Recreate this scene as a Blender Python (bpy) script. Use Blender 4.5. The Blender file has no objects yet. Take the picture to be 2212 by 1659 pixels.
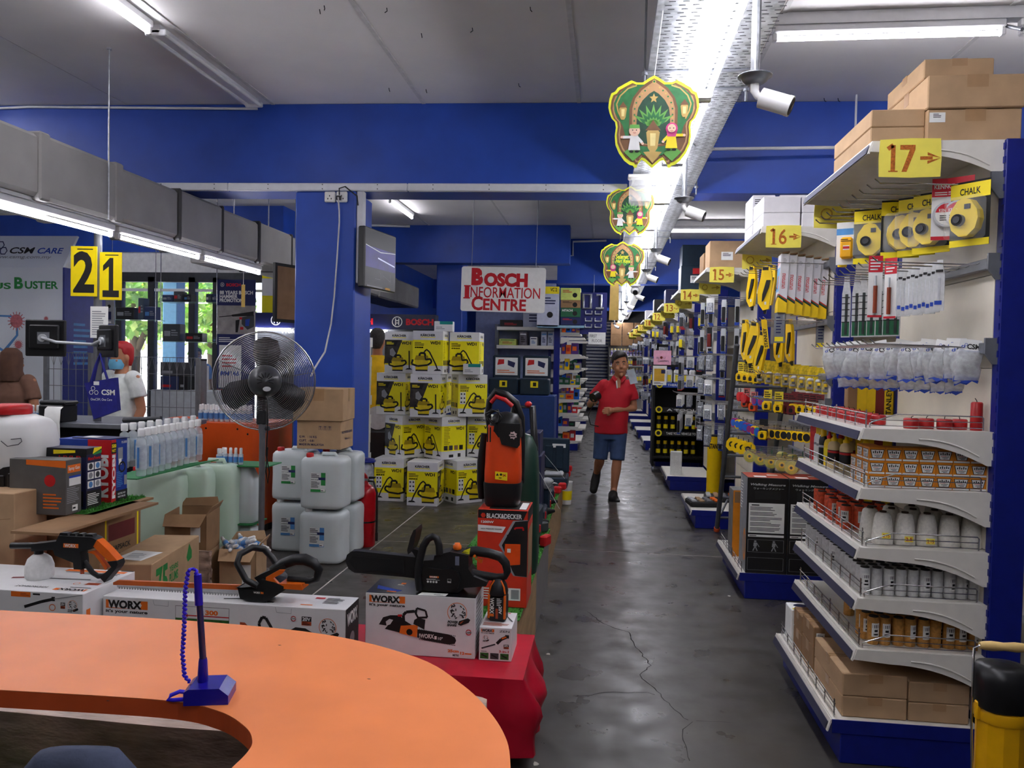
import bpy, math, random
from math import sin, cos, pi, radians as rad
from mathutils import Vector, Matrix
rnd = random.Random(11)
sc = bpy.context.scene
col = sc.collection
# ---------------------------------------------------------------- camera
F, CX, CY, EYE = 1700.0,1106.0,829.5,1.55
ROT = Matrix.Rotation(rad(6.8),3, 'Z') @ Matrix.Rotation(pi/2 - rad(1.64),3, 'X') @ Matrix.Rotation(.02,3, 'Z')
cam_d = bpy.data.cameras.new('camera')
cam_d.sensor_width = 36.0
cam_d.lens = F/2212*36
cam_d.clip_start = .02
cam = bpy.data.objects.new('camera', cam_d)
cam.matrix_world = Matrix.Translation((0,0, EYE)) @ ROT.to_4x4()
col.objects.link(cam)
sc.camera = cam
# ---------------------------------------------------------------- daylight outside, exposure
world = bpy.data.worlds.new('overcast_sky')
sc.world = world
world.use_nodes = True
wn = world.node_tree
bgn = wn.nodes['Background']
sky = wn.nodes.new('ShaderNodeTexSky')
sky.sky_type = 'HOSEK_WILKIE'
sky.turbidity = 6.0
sky.sun_direction = (-.3,.2,.9)
wn.links.new(sky.outputs[0], bgn.inputs[0])
bgn.inputs[1].default_value = 9.0
sun_d = bpy.data.lights.new('sun', 'SUN')
sun_d.energy = 20.0
sun_d.angle = rad(2)
sun_o = bpy.data.objects.new('sun', sun_d)
sun_o.rotation_euler = (rad(-38), rad(-18),0)
col.objects.link(sun_o)
vs = sc.view_settings
vs.view_transform = 'Standard'
vs.look = 'None'
vs.gamma = 1.0
vs.use_curve_mapping = False
vs.exposure = 1.2
TUBE_POWER = 16.0
# ---------------------------------------------------------------- pixel of the photograph -> point of the room
def ray(px, py):
 return ROT @ Vector(((px-CX)/F,(CY-py)/F,-1))
def aty(px, py, Y):
 d = ray(px, py); t = Y/d.y
 return Vector((d.x*t, Y, d.z*t+EYE))
def atz(px, py, Z):
 d = ray(px, py); t = (Z-EYE)/d.z
 return Vector((d.x*t, d.y*t, Z))
def atx(px, py, X):
 d = ray(px, py); t = X/d.x
 return Vector((X, d.y*t, d.z*t+EYE))
# ---------------------------------------------------------------- materials
def lin(c):
 c = c/255.0
 return c/12.92 if c <= .04045 else ((c+.055)/1.055)**2.4
MATS = {}
def mat(name, rgb, rough=.5, metal=0., noise=.07, scale=18., bump=0., trans=0., emit=0., alpha=1., coat=0., sheen=0., noise2=None, ior=1.45, stretch=None):
 if name in MATS:
  return MATS[name]
 m = bpy.data.materials.new(name)
 MATS[name] = m
 m.use_nodes = True
 nt = m.node_tree
 b = nt.nodes['Principled BSDF']
 c = [lin(v) for v in rgb]
 b.inputs['Roughness'].default_value = rough
 b.inputs['Metallic'].default_value = metal
 b.inputs['IOR'].default_value = ior
 m.diffuse_color = (*c,1)
 if trans: b.inputs['Transmission Weight'].default_value = trans
 if alpha < 1: b.inputs['Alpha'].default_value = alpha
 if coat: b.inputs['Coat Weight'].default_value = coat
 if emit:
  b.inputs['Emission Color'].default_value = (*c,1)
  b.inputs['Emission Strength'].default_value = emit
 if noise or bump:
  tc = nt.nodes.new('ShaderNodeTexCoord')
  no = nt.nodes.new('ShaderNodeTexNoise')
  no.inputs['Scale'].default_value = scale
  no.inputs['Detail'].default_value = 4
  src = tc.outputs['Object']
  if stretch:
   mp = nt.nodes.new('ShaderNodeMapping')
   mp.inputs['Scale'].default_value = stretch
   nt.links.new(src, mp.inputs[0]); src = mp.outputs[0]
  nt.links.new(src, no.inputs['Vector'])
  if noise:
   rp = nt.nodes.new('ShaderNodeValToRGB')
   rp.color_ramp.elements[0].position = .3
   rp.color_ramp.elements[1].position = .7
   d = [max(0, v*(1-noise*1.6)) for v in c]
   u = [min(1, v*(1+noise)) for v in c]
   if noise2: d = [lin(v) for v in noise2]
   rp.color_ramp.elements[0].color = (*d,1)
   rp.color_ramp.elements[1].color = (*u,1)
   nt.links.new(no.outputs[0], rp.inputs[0])
   nt.links.new(rp.outputs[0], b.inputs['Base Color'])
  if bump:
   bp = nt.nodes.new('ShaderNodeBump')
   bp.inputs['Strength'].default_value = bump
   bp.inputs['Distance'].default_value = .01
   nt.links.new(no.outputs[0], bp.inputs['Height'])
   nt.links.new(bp.outputs[0], b.inputs['Normal'])
 if not noise:
  b.inputs['Base Color'].default_value = (*c,1)
 return m
BLUE = mat('blue wall paint',(34,74,172),.42, scale=3, noise=.1, bump=.05)
BLUEM = mat('blue enamelled steel',(13,28,122),.4)
WHITE = mat('white plastic',(232,232,230),.4, noise=.03)
WHITEM = mat('white enamelled steel',(226,222,212),.35, noise=.03)
CREAM = mat('cream back panel',(226,218,200),.4, noise=.06, scale=5)
GREYM = mat('grey steel',(128,131,138),.4,.5)
GALV = mat('galvanised steel',(186,190,194),.32,.75, noise=.18, scale=30)
CHROME = mat('chrome wire',(205,205,205),.2,1.0, noise=0)
BLACK = mat('black plastic',(24,24,26),.35, noise=.1)
MBLACK = mat('matt black',(15,15,16),.7, noise=.1)
DGREY = mat('dark grey plastic',(62,64,68),.45)
RED = mat('red plastic',(200,30,34),.4)
ORANGE = mat('orange plastic',(238,108,22),.4)
YELLOW = mat('yellow plastic',(245,205,12),.4)
CARD = mat('brown cardboard',(182,150,114),.85, noise=.08, scale=9)
CARDD = mat('dark brown cardboard',(148,114,80),.85, noise=.1, scale=9)
TAPE = mat('brown parcel tape',(168,132,94),.3, noise=.05)
PAPER = mat('white paper',(236,236,232),.7, noise=.03)
GREEN = mat('green print',(40,140,66),.6)
INK = mat('black ink',(22,20,20),.6, noise=.02)
GREYP = mat('grey print',(150,152,156),.6)
SILVER = mat('silver print',(200,204,208),.3,.3)
NAVY = mat('navy print',(26,34,84),.5)
CLEAR = mat('clear plastic film',(240,244,248),.1, noise=0, alpha=.12)
CLEARB = mat('clear hard plastic',(235,240,245),.06, noise=0, alpha=.13)
FROST = mat('milky translucent plastic',(216,224,222),.38, noise=.03, scale=4)
GLOW = mat('fluorescent tube',(247,246,255),.5, noise=0, emit=TUBE_POWER)
YPAPER = mat('yellow paper',(248,232,96),.7, noise=.03)
YELP = mat('yellow print',(250,226,20),.5, noise=.03)
TURF = mat('artificial turf',(58,128,42),.9, noise=.3, scale=60)
SKIN = mat('tan skin',(176,120,88),.55, noise=.06, scale=8)
LABEL = mat('printed label',(214,216,214),.5, noise=.05, scale=60)
# ---------------------------------------------------------------- mesh building
def euler(rx=0, ry=0, rz=0):
 return Matrix.Rotation(rz,4, 'Z') @ Matrix.Rotation(ry,4, 'Y') @ Matrix.Rotation(rx,4, 'X')
def TR(x, y=0, z=0):
 return Matrix.Translation(Vector((x, y, z)))
TXT = {}
def text_mesh(s, bold, shear):
 k = (s, bold, shear)
 if k not in TXT:
  cu = bpy.data.curves.new('txt', 'FONT')
  cu.body = s
  cu.offset = bold
  cu.shear = shear
  cu.resolution_u = 3
  o = bpy.data.objects.new('txt', cu)
  me = bpy.data.meshes.new_from_object(o)
  vs_ = [v.co.copy() for v in me.vertices]
  fs_ = [tuple(p.vertices) for p in me.polygons]
  bpy.data.objects.remove(o); bpy.data.curves.remove(cu); bpy.data.meshes.remove(me)
  x0 = min(v.x for v in vs_); x1 = max(v.x for v in vs_)
  y0 = min(v.y for v in vs_); y1 = max(v.y for v in vs_)
  vs_ = [((v.x-x0)/max(1e-6, x1-x0),(v.y-y0)/max(1e-6, y1-y0)) for v in vs_]
  TXT[k] = (vs_, fs_)
 return TXT[k]
class MB:
 """collects shapes and links them as ONE mesh object"""
 def __init__(s):
  s.v, s.f, s.mi, s.sm, s.ms = [], [], [], [], []
  s.M = Matrix.Identity(4)
 def add(s, V, Fc, m, smooth=False):
  if m not in s.ms: s.ms.append(m)
  k = s.ms.index(m); n = len(s.v)
  M = s.M
  s.v.extend([tuple(M @ Vector(p)) for p in V])
  s.f.extend([tuple(i+n for i in q) for q in Fc])
  s.mi.extend([k]*len(Fc)); s.sm.extend([smooth]*len(Fc))
  return s
 def box(s, c, d, m, ch=0., rot=None):
  x, y, z = d[0]/2, d[1]/2, d[2]/2
  T = TR(*c) @ (rot if rot else Matrix.Identity(4))
  if ch <= 0:
   V = [(a*x, b*y, e*z) for a in (-1,1) for b in (-1,1) for e in (-1,1)]
   Fc = [(0,1,3,2),(4,6,7,5),(0,4,5,1),(2,3,7,6),(0,2,6,4),(1,5,7,3)]
  else:
   ch = min(ch,.49*min(d))
   V, ix = [], {}
   for a in (-1,1):
    for b in (-1,1):
     for e in (-1,1):
      for k in range(3):
       p = [a*(x-ch), b*(y-ch), e*(z-ch)]
       p[k] = (a, b, e)[k]*(x, y, z)[k]
       ix[(a, b, e, k)] = len(V); V.append(tuple(p))
   Fc = []
   for k in range(3):
    o = [i for i in range(3) if i != k]
    for sgn in (-1,1):
     q = []
     for u, w in ((-1,-1),(1,-1),(1,1),(-1,1)):
      t = [0,0,0]; t[k] = sgn; t[o[0]] = u; t[o[1]] = w
      q.append(ix[(*t, k)])
     flip = (sgn < 0) ^ (k == 1)
     Fc.append(tuple(reversed(q)) if flip else tuple(q))
   cen = Vector((0,0,0))
   def orient(q):
    p = [Vector(V[i]) for i in q]
    n = (p[1]-p[0]).cross(p[2]-p[0])
    m_ = sum(p, Vector((0,0,0)))
    return tuple(q) if n.dot(m_) > 0 else tuple(reversed(q))
   for k in range(3):
    o = [i for i in range(3) if i != k]
    for u in (-1,1):
     for w in (-1,1):
      t = [0,0,0]; t[o[0]] = u; t[o[1]] = w
      t1 = list(t); t1[k] = -1; t2 = list(t); t2[k] = 1
      Fc.append(orient([ix[(*t1, o[0])], ix[(*t2, o[0])], ix[(*t2, o[1])], ix[(*t1, o[1])]]))
   for a in (-1,1):
    for b in (-1,1):
     for e in (-1,1):
      Fc.append(orient([ix[(a, b, e,0)], ix[(a, b, e,1)], ix[(a, b, e,2)]]))
  V = [tuple(T @ Vector(p)) for p in V]
  return s.add(V, Fc, m)
 def b2(s, lo, hi, m, ch=0.):
  return s.box([(a+b)/2 for a, b in zip(lo, hi)], [abs(b-a) for a, b in zip(lo, hi)], m, ch)
 def cyl(s, p0, p1, r0, m, r1=None, n=12, caps=True):
  r1 = r0 if r1 is None else r1
  p0, p1 = Vector(p0), Vector(p1)
  a = (p1-p0).normalized()
  u = a.orthogonal().normalized(); w = a.cross(u)
  V = []
  for p, r in ((p0, r0),(p1, r1)):
   V += [tuple(p + (u*cos(2*pi*i/n) + w*sin(2*pi*i/n))*r) for i in range(n)]
  s.add(V, [(i,(i+1) % n, n+(i+1) % n, n+i) for i in range(n)], m, True)
  if caps:
   s.add(V[:n], [tuple(reversed(range(n)))], m); s.add(V[n:], [tuple(range(n))], m)
  return s
 def tube(s, pts, r, m, n=6, closed=False, caps=True):
  P = [Vector(p) for p in pts]; k = len(P)
  rs = r if isinstance(r,(list, tuple)) else [r]*k
  V = []; prev = None
  for i in range(k):
   a = P[(i+1) % k] if (closed or i < k-1) else P[i]
   b = P[i-1] if (closed or i > 0) else P[i]
   t = (a-b)
   t = t.normalized() if t.length > 1e-9 else Vector((0,0,1))
   if prev is None: u = t.orthogonal().normalized()
   else:
    u = prev - t*prev.dot(t)
    u = u.normalized() if u.length > 1e-6 else t.orthogonal().normalized()
   prev = u; w = t.cross(u)
   V += [tuple(P[i] + (u*cos(2*pi*j/n) + w*sin(2*pi*j/n))*rs[i]) for j in range(n)]
  Fc = []
  for i in range(k if closed else k-1):
   a, b = i*n,((i+1) % k)*n
   Fc += [(a+j, a+(j+1) % n, b+(j+1) % n, b+j) for j in range(n)]
  s.add(V, Fc, m, True)
  if caps and not closed:
   s.add(V[:n], [tuple(reversed(range(n)))], m); s.add(V[-n:], [tuple(range(n))], m)
  return s
 def lathe(s, prof, m, n=16, c=(0,0,0), smooth=True, sq=None):
  """prof: (r, z); sq=(sx, sy, power) gives a superellipse section"""
  V = []
  for r, z in prof:
   for i in range(n):
    a = 2*pi*i/n + (pi/n if sq else 0)
    x, y = cos(a), sin(a)
    if sq:
     x = math.copysign(abs(x)**sq[2], x)*sq[0]; y = math.copysign(abs(y)**sq[2], y)*sq[1]
    V.append((c[0]+x*r, c[1]+y*r, c[2]+z))
  Fc = []
  for i in range(len(prof)-1):
   Fc += [(i*n+j, i*n+(j+1) % n,(i+1)*n+(j+1) % n,(i+1)*n+j) for j in range(n)]
  s.add(V, Fc, m, smooth)
  if prof[0][0] > 1e-4: s.add(V[:n], [tuple(reversed(range(n)))], m)
  if prof[-1][0] > 1e-4: s.add(V[-n:], [tuple(range(n))], m)
  return s
 def prism(s, poly, T, d, m, smooth=False):
  """poly (u, v) in the frame T (columns u, v, w), extruded by d along w"""
  n = len(poly)
  ar = sum(poly[i][0]*poly[(i+1) % n][1]-poly[(i+1) % n][0]*poly[i][1] for i in range(n))
  if ar < 0: poly = poly[::-1]
  V = [tuple(T @ Vector((u, v,0))) for u, v in poly] + [tuple(T @ Vector((u, v, d))) for u, v in poly]
  s.add(V, [tuple(reversed(range(n))), tuple(range(n,2*n))], m)
  return s.add(V, [(i,(i+1) % n, n+(i+1) % n, n+i) for i in range(n)], m, smooth)
 def poly(s, pts, T, m, w=0.):
  n = len(pts)
  ar = sum(pts[i][0]*pts[(i+1) % n][1]-pts[(i+1) % n][0]*pts[i][1] for i in range(n))
  if ar < 0: pts = pts[::-1]
  return s.add([tuple(T @ Vector((u, v, w))) for u, v in pts], [tuple(range(n))], m)
 def rect(s, T, u0, v0, u1, v1, m, w=.0006):
  return s.poly([(u0, v0),(u1, v0),(u1, v1),(u0, v1)], T, m, w)
 def disc(s, T, u, v, r, m, w=.0008, n=14, ry=None):
  ry = r if ry is None else ry
  return s.poly([(u+r*cos(2*pi*i/n), v+ry*sin(2*pi*i/n)) for i in range(n)], T, m, w)
 def ring(s, T, u, v, r, m, th, w=.001, n=18, a0=0, a1=2*pi):
  V = []
  for i in range(n+1):
   a = a0+(a1-a0)*i/n
   V += [tuple(T @ Vector((u+q*cos(a), v+q*sin(a), w))) for q in (r, r-th)]
  return s.add(V, [(2*i+1,2*i,2*i+2,2*i+3) for i in range(n)], m)
 def line(s, T, pts, th, m, w=.001):
  for (a, b),(c, d) in zip(pts, pts[1:]):
   L = math.hypot(c-a, d-b) or 1e-6
   nx, ny = -(d-b)/L*th/2,(c-a)/L*th/2
   s.poly([(a+nx, b+ny),(c+nx, d+ny),(c-nx, d-ny),(a-nx, b-ny)], T, m, w)
  return s
 def txt(s, T, t, u0, v0, u1, v1, m, bold=.0, w=.0012, shear=0.):
  vs_, fs_ = text_mesh(t, bold, shear)
  s.add([tuple(T @ Vector((u0+(u1-u0)*x, v0+(v1-v0)*y, w))) for x, y in vs_], fs_, m)
  return s
 def greek(s, T, u0, v0, u1, v1, rows, m, w=.001, seed=1):
  r = random.Random(seed); h = (v1-v0)/rows
  for i in range(rows):
   L = (u1-u0)*r.uniform(.6,1)
   s.rect(T, u0, v1-h*(i+.75), u0+L, v1-h*(i+.3), m, w)
  return s
 def ball(s, c, r, m, n=12, k=8, sc_=(1,1,1)):
  V = []
  for i in range(k+1):
   a = pi*i/k
   V += [(c[0]+r*sc_[0]*sin(a)*cos(2*pi*j/n), c[1]+r*sc_[1]*sin(a)*sin(2*pi*j/n), c[2]-r*sc_[2]*cos(a)) for j in range(n)]
  return s.add(V, [(i*n+j, i*n+(j+1) % n,(i+1)*n+(j+1) % n,(i+1)*n+j) for i in range(k) for j in range(n)], m, True)
 def mesh(s, name='mesh'):
  me = bpy.data.meshes.new(name)
  me.from_pydata(s.v, [], s.f)
  for m in s.ms: me.materials.append(m)
  me.polygons.foreach_set('material_index', s.mi)
  me.polygons.foreach_set('use_smooth', s.sm)
  me.update()
  return me
 def build(s, name, parent=None, loc=None, rz=0, **kw):
  o = bpy.data.objects.new(name, s.mesh(name))
  col.objects.link(o)
  if parent is not None: o.parent = parent
  if loc is not None: o.location = loc
  if rz: o.rotation_euler = (0,0, rz)
  for k, v in kw.items():
   if v: o['category' if k == 'cat' else k] = v
  return o
def thing(name, label, cat, loc=(0,0,0), rz=0, group=None):
 o = bpy.data.objects.new(name, None)
 o.empty_display_size = .05
 col.objects.link(o)
 o.location = loc; o.rotation_euler = (0,0, rz)
 o['label'] = label; o['category'] = cat
 if group: o['group'] = group
 return o
KIDS = {}
def kids(o):
 return [c for c in o.children]
def share(o):
 """the thing and its parts as a plain list, so copies need no search"""
 return [(c, [(g, []) for g in c.children]) for c in o.children]
def dup(root, loc, rz=0, label=None, group=None, tree=None):
 r = root.copy(); col.objects.link(r)
 r.location = loc; r.rotation_euler = (0,0, rz) if not isinstance(rz, tuple) else rz
 if label: r['label'] = label
 if group: r['group'] = group
 for c, gs in (tree if tree is not None else share(root)):
  d = c.copy(); col.objects.link(d); d.parent = r
  for g, _ in gs:
   e = g.copy(); col.objects.link(e); e.parent = d
 return r
def many(root, places, group=None):
 """root takes the first place, copies take the others; place = (loc, rz, label)"""
 tree = share(root)
 for i,(loc, rz, lab) in enumerate(places):
  if i == 0:
   root.location = loc
   root.rotation_euler = (0,0, rz) if not isinstance(rz, tuple) else rz
   root['label'] = lab
   if group: root['group'] = group
  else:
   dup(root, loc, rz, lab, group, tree)
ORD = 'first second third fourth fifth sixth seventh eighth ninth tenth eleventh twelfth thirteenth fourteenth fifteenth sixteenth seventeenth eighteenth nineteenth twentieth twenty-first twenty-second twenty-third twenty-fourth twenty-fifth twenty-sixth twenty-seventh twenty-eighth twenty-ninth thirtieth'.split()
def frame(o, u, v):
 """4x4 with columns u, v, u x v and origin o"""
 u, v = Vector(u), Vector(v)
 n = u.cross(v).normalized()
 return Matrix(((u.x, v.x, n.x, o[0]),(u.y, v.y, n.y, o[1]),(u.z, v.z, n.z, o[2]),(0,0,0,1)))
def fr_front(w, d, h): return frame((-w/2,-d/2,0),(1,0,0),(0,0,1))     # faces -Y
def fr_right(w, d, h): return frame((w/2,-d/2,0),(0,1,0),(0,0,1))      # faces +X
def fr_left(w, d, h): return frame((-w/2, d/2,0),(0,-1,0),(0,0,1))      # faces -X
def fr_back(w, d, h): return frame((w/2, d/2,0),(-1,0,0),(0,0,1))       # faces +Y
def fr_top(w, d, h): return frame((-w/2,-d/2, h),(1,0,0),(0,1,0))       # faces +Z
def struct(name, mb, parent=None, **kw):
 return mb.build(name, parent, kind='structure' if parent is None else None, **kw)
XZ = frame((0,0,0),(1,0,0),(0,0,1))                                    # u = x, v = z, w = -y
# ================================================================ THE BUILDING
CEIL = 3.74
CONC = mat('worn concrete floor',(66,62,57),.38, noise=.12, scale=1.7, bump=.05, noise2=(55,52,48))
def concrete_detail():
 nt = CONC.node_tree; b = nt.nodes['Principled BSDF']
 tc = nt.nodes.new('ShaderNodeTexCoord')
 n1 = nt.nodes.new('ShaderNodeTexNoise'); n1.inputs['Scale'].default_value = 5; n1.inputs['Detail'].default_value = 6
 nt.links.new(tc.outputs['Object'], n1.inputs['Vector'])
 r = nt.nodes.new('ShaderNodeValToRGB')
 r.color_ramp.elements[0].position = .35; r.color_ramp.elements[0].color = (.26,.26,.26,1)
 r.color_ramp.elements[1].position = .68; r.color_ramp.elements[1].color = (.5,.5,.5,1)
 nt.links.new(n1.outputs[0], r.inputs[0]); nt.links.new(r.outputs[0], b.inputs['Roughness'])
 n2 = nt.nodes.new('ShaderNodeTexNoise'); n2.inputs['Scale'].default_value = 1.6; n2.inputs['Detail'].default_value = 5
 n2.inputs['Distortion'].default_value = .2
 nt.links.new(tc.outputs['Object'], n2.inputs['Vector'])
 bp = nt.nodes.new('ShaderNodeBump'); bp.inputs['Strength'].default_value = .16; bp.inputs['Distance'].default_value = .012
 nt.links.new(n2.outputs[0], bp.inputs['Height']); nt.links.new(bp.outputs[0], b.inputs['Normal'])
concrete_detail()
GROUT = mat('pale joint filler',(196,190,182),.8)
fl = struct('floor', MB().b2((-9.6,-3,-.2),(7.2,30.2,-.0012), GROUT))
xs = [-9.6,-1.87,7.2]; ys = [-3,6.5,13,19.5,26,30.2]
for i in range(2):
 for j in range(5):
  MB().b2((xs[i]+.006, ys[j]+.006,-.1),(xs[i+1]-.006, ys[j+1]-.006,0), CONC).build('slab', fl)
CRK = mat('dark crack',(34,32,31),.9)
cr = MB()
def crack(pts, w):
 P = [atz(1120+x/2.517,1000+y/2.517,0) for x, y in pts]
 Q = []
 for a, b in zip(P, P[1:]):
  k = max(1, int((b-a).length/.03))
  Q += [a.lerp(b, t/k) + Vector((rnd.uniform(-.006,.006), rnd.uniform(-.006,.006),0)) for t in range(k)]
 V = []
 for i, p in enumerate(Q):
  t = (Q[min(i+1, len(Q)-1)]-Q[max(i-1,0)]).normalized()
  n = Vector((-t.y, t.x,0))*w*rnd.uniform(.5,1.2)
  V += [tuple(p+n+Vector((0,0,.0008))), tuple(p-n+Vector((0,0,.0008)))]
 cr.add(V, [(2*i,2*i+1,2*i+3,2*i+2) for i in range(len(Q)-1)], CRK)
crack([(375,810),(470,880),(550,905),(605,920),(615,970),(670,1040),(718,1100),(665,1150),(668,1172),(745,1225),(780,1275),(850,1340),(900,1385),(960,1415)],.0028)
crack([(290,1270),(400,1262),(460,1245),(560,1247),(700,1250),(770,1270)],.002)
crack([(940,1410),(890,1450),(915,1570),(945,1650)],.002)
crack([(960,1405),(1060,1405),(1200,1420)],.0015)
cr.build('crack', fl)
CHIP = mat('paint chips',(190,186,176),.8)
for px, py, w_ in ((1185,1414, 'beside the plywood platform'),(1408,1027, 'by the black oil can rack'),(1430,1160, 'just before the floor joint'),(1575,1288, 'at the corner of the second gondola end'),(1157,1651, 'nearest, beside the red cloth')):
 p = atz(px, py,0)
 pts = [(p.x+rnd.uniform(.4,1)*.014*cos(a), p.y+rnd.uniform(.4,1)*.02*sin(a)) for a in (0,1.1,2.2,3.3,4.3,5.4)]
 MB().prism(pts, Matrix.Identity(4),.003, CHIP).build('paint_chip', None, label='pale scrap of paint on the floor '+w_, cat='scrap', group='pale scraps on the aisle floor')
CEILM = mat('off white ceiling board',(228,225,223),.75, noise=.05, scale=1.3)
BATT = mat('white ceiling batten',(206,204,202),.6)
ce = struct('ceiling', MB().b2((-9.6,-3, CEIL+.02),(7.2,30.2, CEIL+.2), mat('dark ceiling void',(60,60,62),.9)))
sx = [-9.6]+[-.28-1.32*k for k in range(6,-1,-1)]+[1.04,2.36,3.68,5.0,7.2]
for (ya, yb) in ((-3,6.6),(6.6,13.0),(13.0,20.5),(20.5,30.2)):
 for a, b in zip(sx, sx[1:]):
  MB().b2((a+.005, ya, CEIL),(b-.005, yb, CEIL+.018), CEILM).build('panel', ce)
 for x in sx[1:-1]:
  if x > -4: MB().b2((x-.016, ya, CEIL-.007),(x+.016, yb, CEIL), BATT).build('batten', ce)
hk = MB()
for px, py in ((690,20),(835,17),(840,190),(1145,15),(910,72),(920,193),(1020,60),(1120,180),(1780,212),(1810,212),(700,12),(960,330)):
 p = atz(px, py, CEIL)
 hk.tube([(p.x, p.y, CEIL+.002),(p.x+.004, p.y, CEIL-.02),(p.x+rnd.uniform(-.02,.02), p.y, CEIL-.03)],.003, MBLACK,5)
hk.build('hook_stub', ce)
def beam(name, x0, x1, y, z0, th=.32, ang=0., xr=0., m=BLUE):
 b = MB(); b.M = TR(xr, y,0) @ Matrix.Rotation(ang,4, 'Z')
 b.b2((x0-xr,0, z0),(x1-xr, th, CEIL-.003), m)
 return struct(name, b)
A1 = rad(2.4)
b1 = beam('beam_1',-9.55,7.15,6.70,2.985,.32, A1,-.3)
beam('beam_2',-9.55,-.62,12.6,3.13,.3)
beam('beam_3',-.9,7.15,14.0,2.95,.3)
beam('beam_4',-9.0,7.15,21.0,2.95,.3)
def on1(px, py, off=0.):
 """point on the front face of the first beam"""
 d = ray(px, py)
 t = (6.70+.3*math.tan(A1)-off)/(d.y-d.x*math.tan(A1))
 return Vector((d.x*t, d.y*t, d.z*t+EYE))
TRUNK = mat('white cable trunking',(214,216,222),.4, noise=.03)
tk = thing('cable_trunking', 'long white cable trunking along the lower edge of the first blue beam', 'trunking')
ax = [(-4.35,-3.3),(-3.3,-1.72),(-1.72,.14)]
for a, b in ax:
 m_ = MB(); m_.M = TR(-.3,6.70,0) @ Matrix.Rotation(A1,4, 'Z')
 m_.b2((a+.3,-.05,2.985),(b+.298,-.001,3.05), TRUNK,.006); m_.build('cover', tk)
sm_ = MB(); sm_.M = TR(-.3,6.70,0) @ Matrix.Rotation(A1,4, 'Z')
for i in range(9):
 x = -3.9+i*.48
 for z in (3.0,3.036):
  sm_.cyl((x+.3,-.052, z),(x+.3,-.049, z),.005, DGREY, n=6)
sm_.build('screw', tk)
p0, p1 = on1(637,700), on1(768,700)
pil = MB(); pil.b2((p0.x,6.58,0),(p1.x,7.06,2.984), BLUE,.012)
struct('pillar_1', pil)
PX0, PX1 = p0.x, p1.x
MB().b2((PX1+.001,6.6,2.2),(PX1+.06,6.68,3.0), TRUNK,.006).build('trunking_drop', None, label='short white trunking dropping down the side of the blue pillar', cat='trunking')
p0, p1 = aty(944,700,13.0), aty(1000,700,13.0)
struct('pillar_2', MB().b2((p0.x,12.9,0),(p1.x,13.4,3.2), BLUE,.012))
struct('pillar_3', MB().b2((PX0,20.6,0),(PX1,21.0,3.2), BLUE,.012))
struct('wall_right', MB().b2((7.2,-3,-.2),(7.4,30.2, CEIL+.2), BLUE))
struct('wall_rear', MB().b2((-9.6,-3.2,-.2),(7.2,-3, CEIL+.2), mat('pale rear wall',(200,198,194),.7)))
struct('wall_left', MB().b2((-9.8,-3,-.2),(-9.6,11.0, CEIL+.2), mat('pale side wall',(216,214,210),.7)))
struct('wall_inner', MB().b2((-4.9,11.2,-.2),(-4.7,30.2, CEIL+.2), BLUE))
struct('wall_back', MB().b2((-4.7,30.2,-.2),(7.2,30.4, CEIL+.2), BLUE))
struct('wall_display', MB().b2((-2.35,14.02,0),(-.92,14.12,2.95), mat('pale blue grey board',(150,160,196),.6)))
GLASS = mat('shop glass',(235,245,245),.02, noise=0, alpha=.10)
ALU = mat('dark aluminium',(66,68,72),.4,.4)
FY = 11.0
zt = aty(370,606, FY).z
struct('wall_front', MB().b2((-9.6, FY, zt+.42),(-4.7, FY+.2, CEIL+.1), BLUE).b2((-9.6, FY+.02, zt+.12),(-4.7, FY+.2, zt+.42), mat('white fascia',(225,225,225),.5)))
def xfy(px): return aty(px,720, FY).x
wx = [-9.6,-8.4, xfy(250), xfy(320), xfy(408), xfy(460),-4.7]
for i,(a, b) in enumerate(zip(wx, wx[1:])):
 w = struct('window_%d' % (i+1), MB().b2((a, FY,0),(a+.09, FY+.1, zt+.05), ALU).b2((b-.01, FY,0),(b, FY+.1, zt+.05), ALU).b2((a, FY, zt-.02),(b, FY+.1, zt+.12), ALU).b2((a, FY,0),(b, FY+.1,.1), ALU))
 MB().b2((a+.09, FY+.04,.1),(b-.01, FY+.05, zt-.02), GLASS).build('pane', w)
 if i > 1: MB().b2((a+.09, FY+.005, zt-.16),(b-.01, FY+.03, zt-.12), WHITE).build('bar', w)
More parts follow.
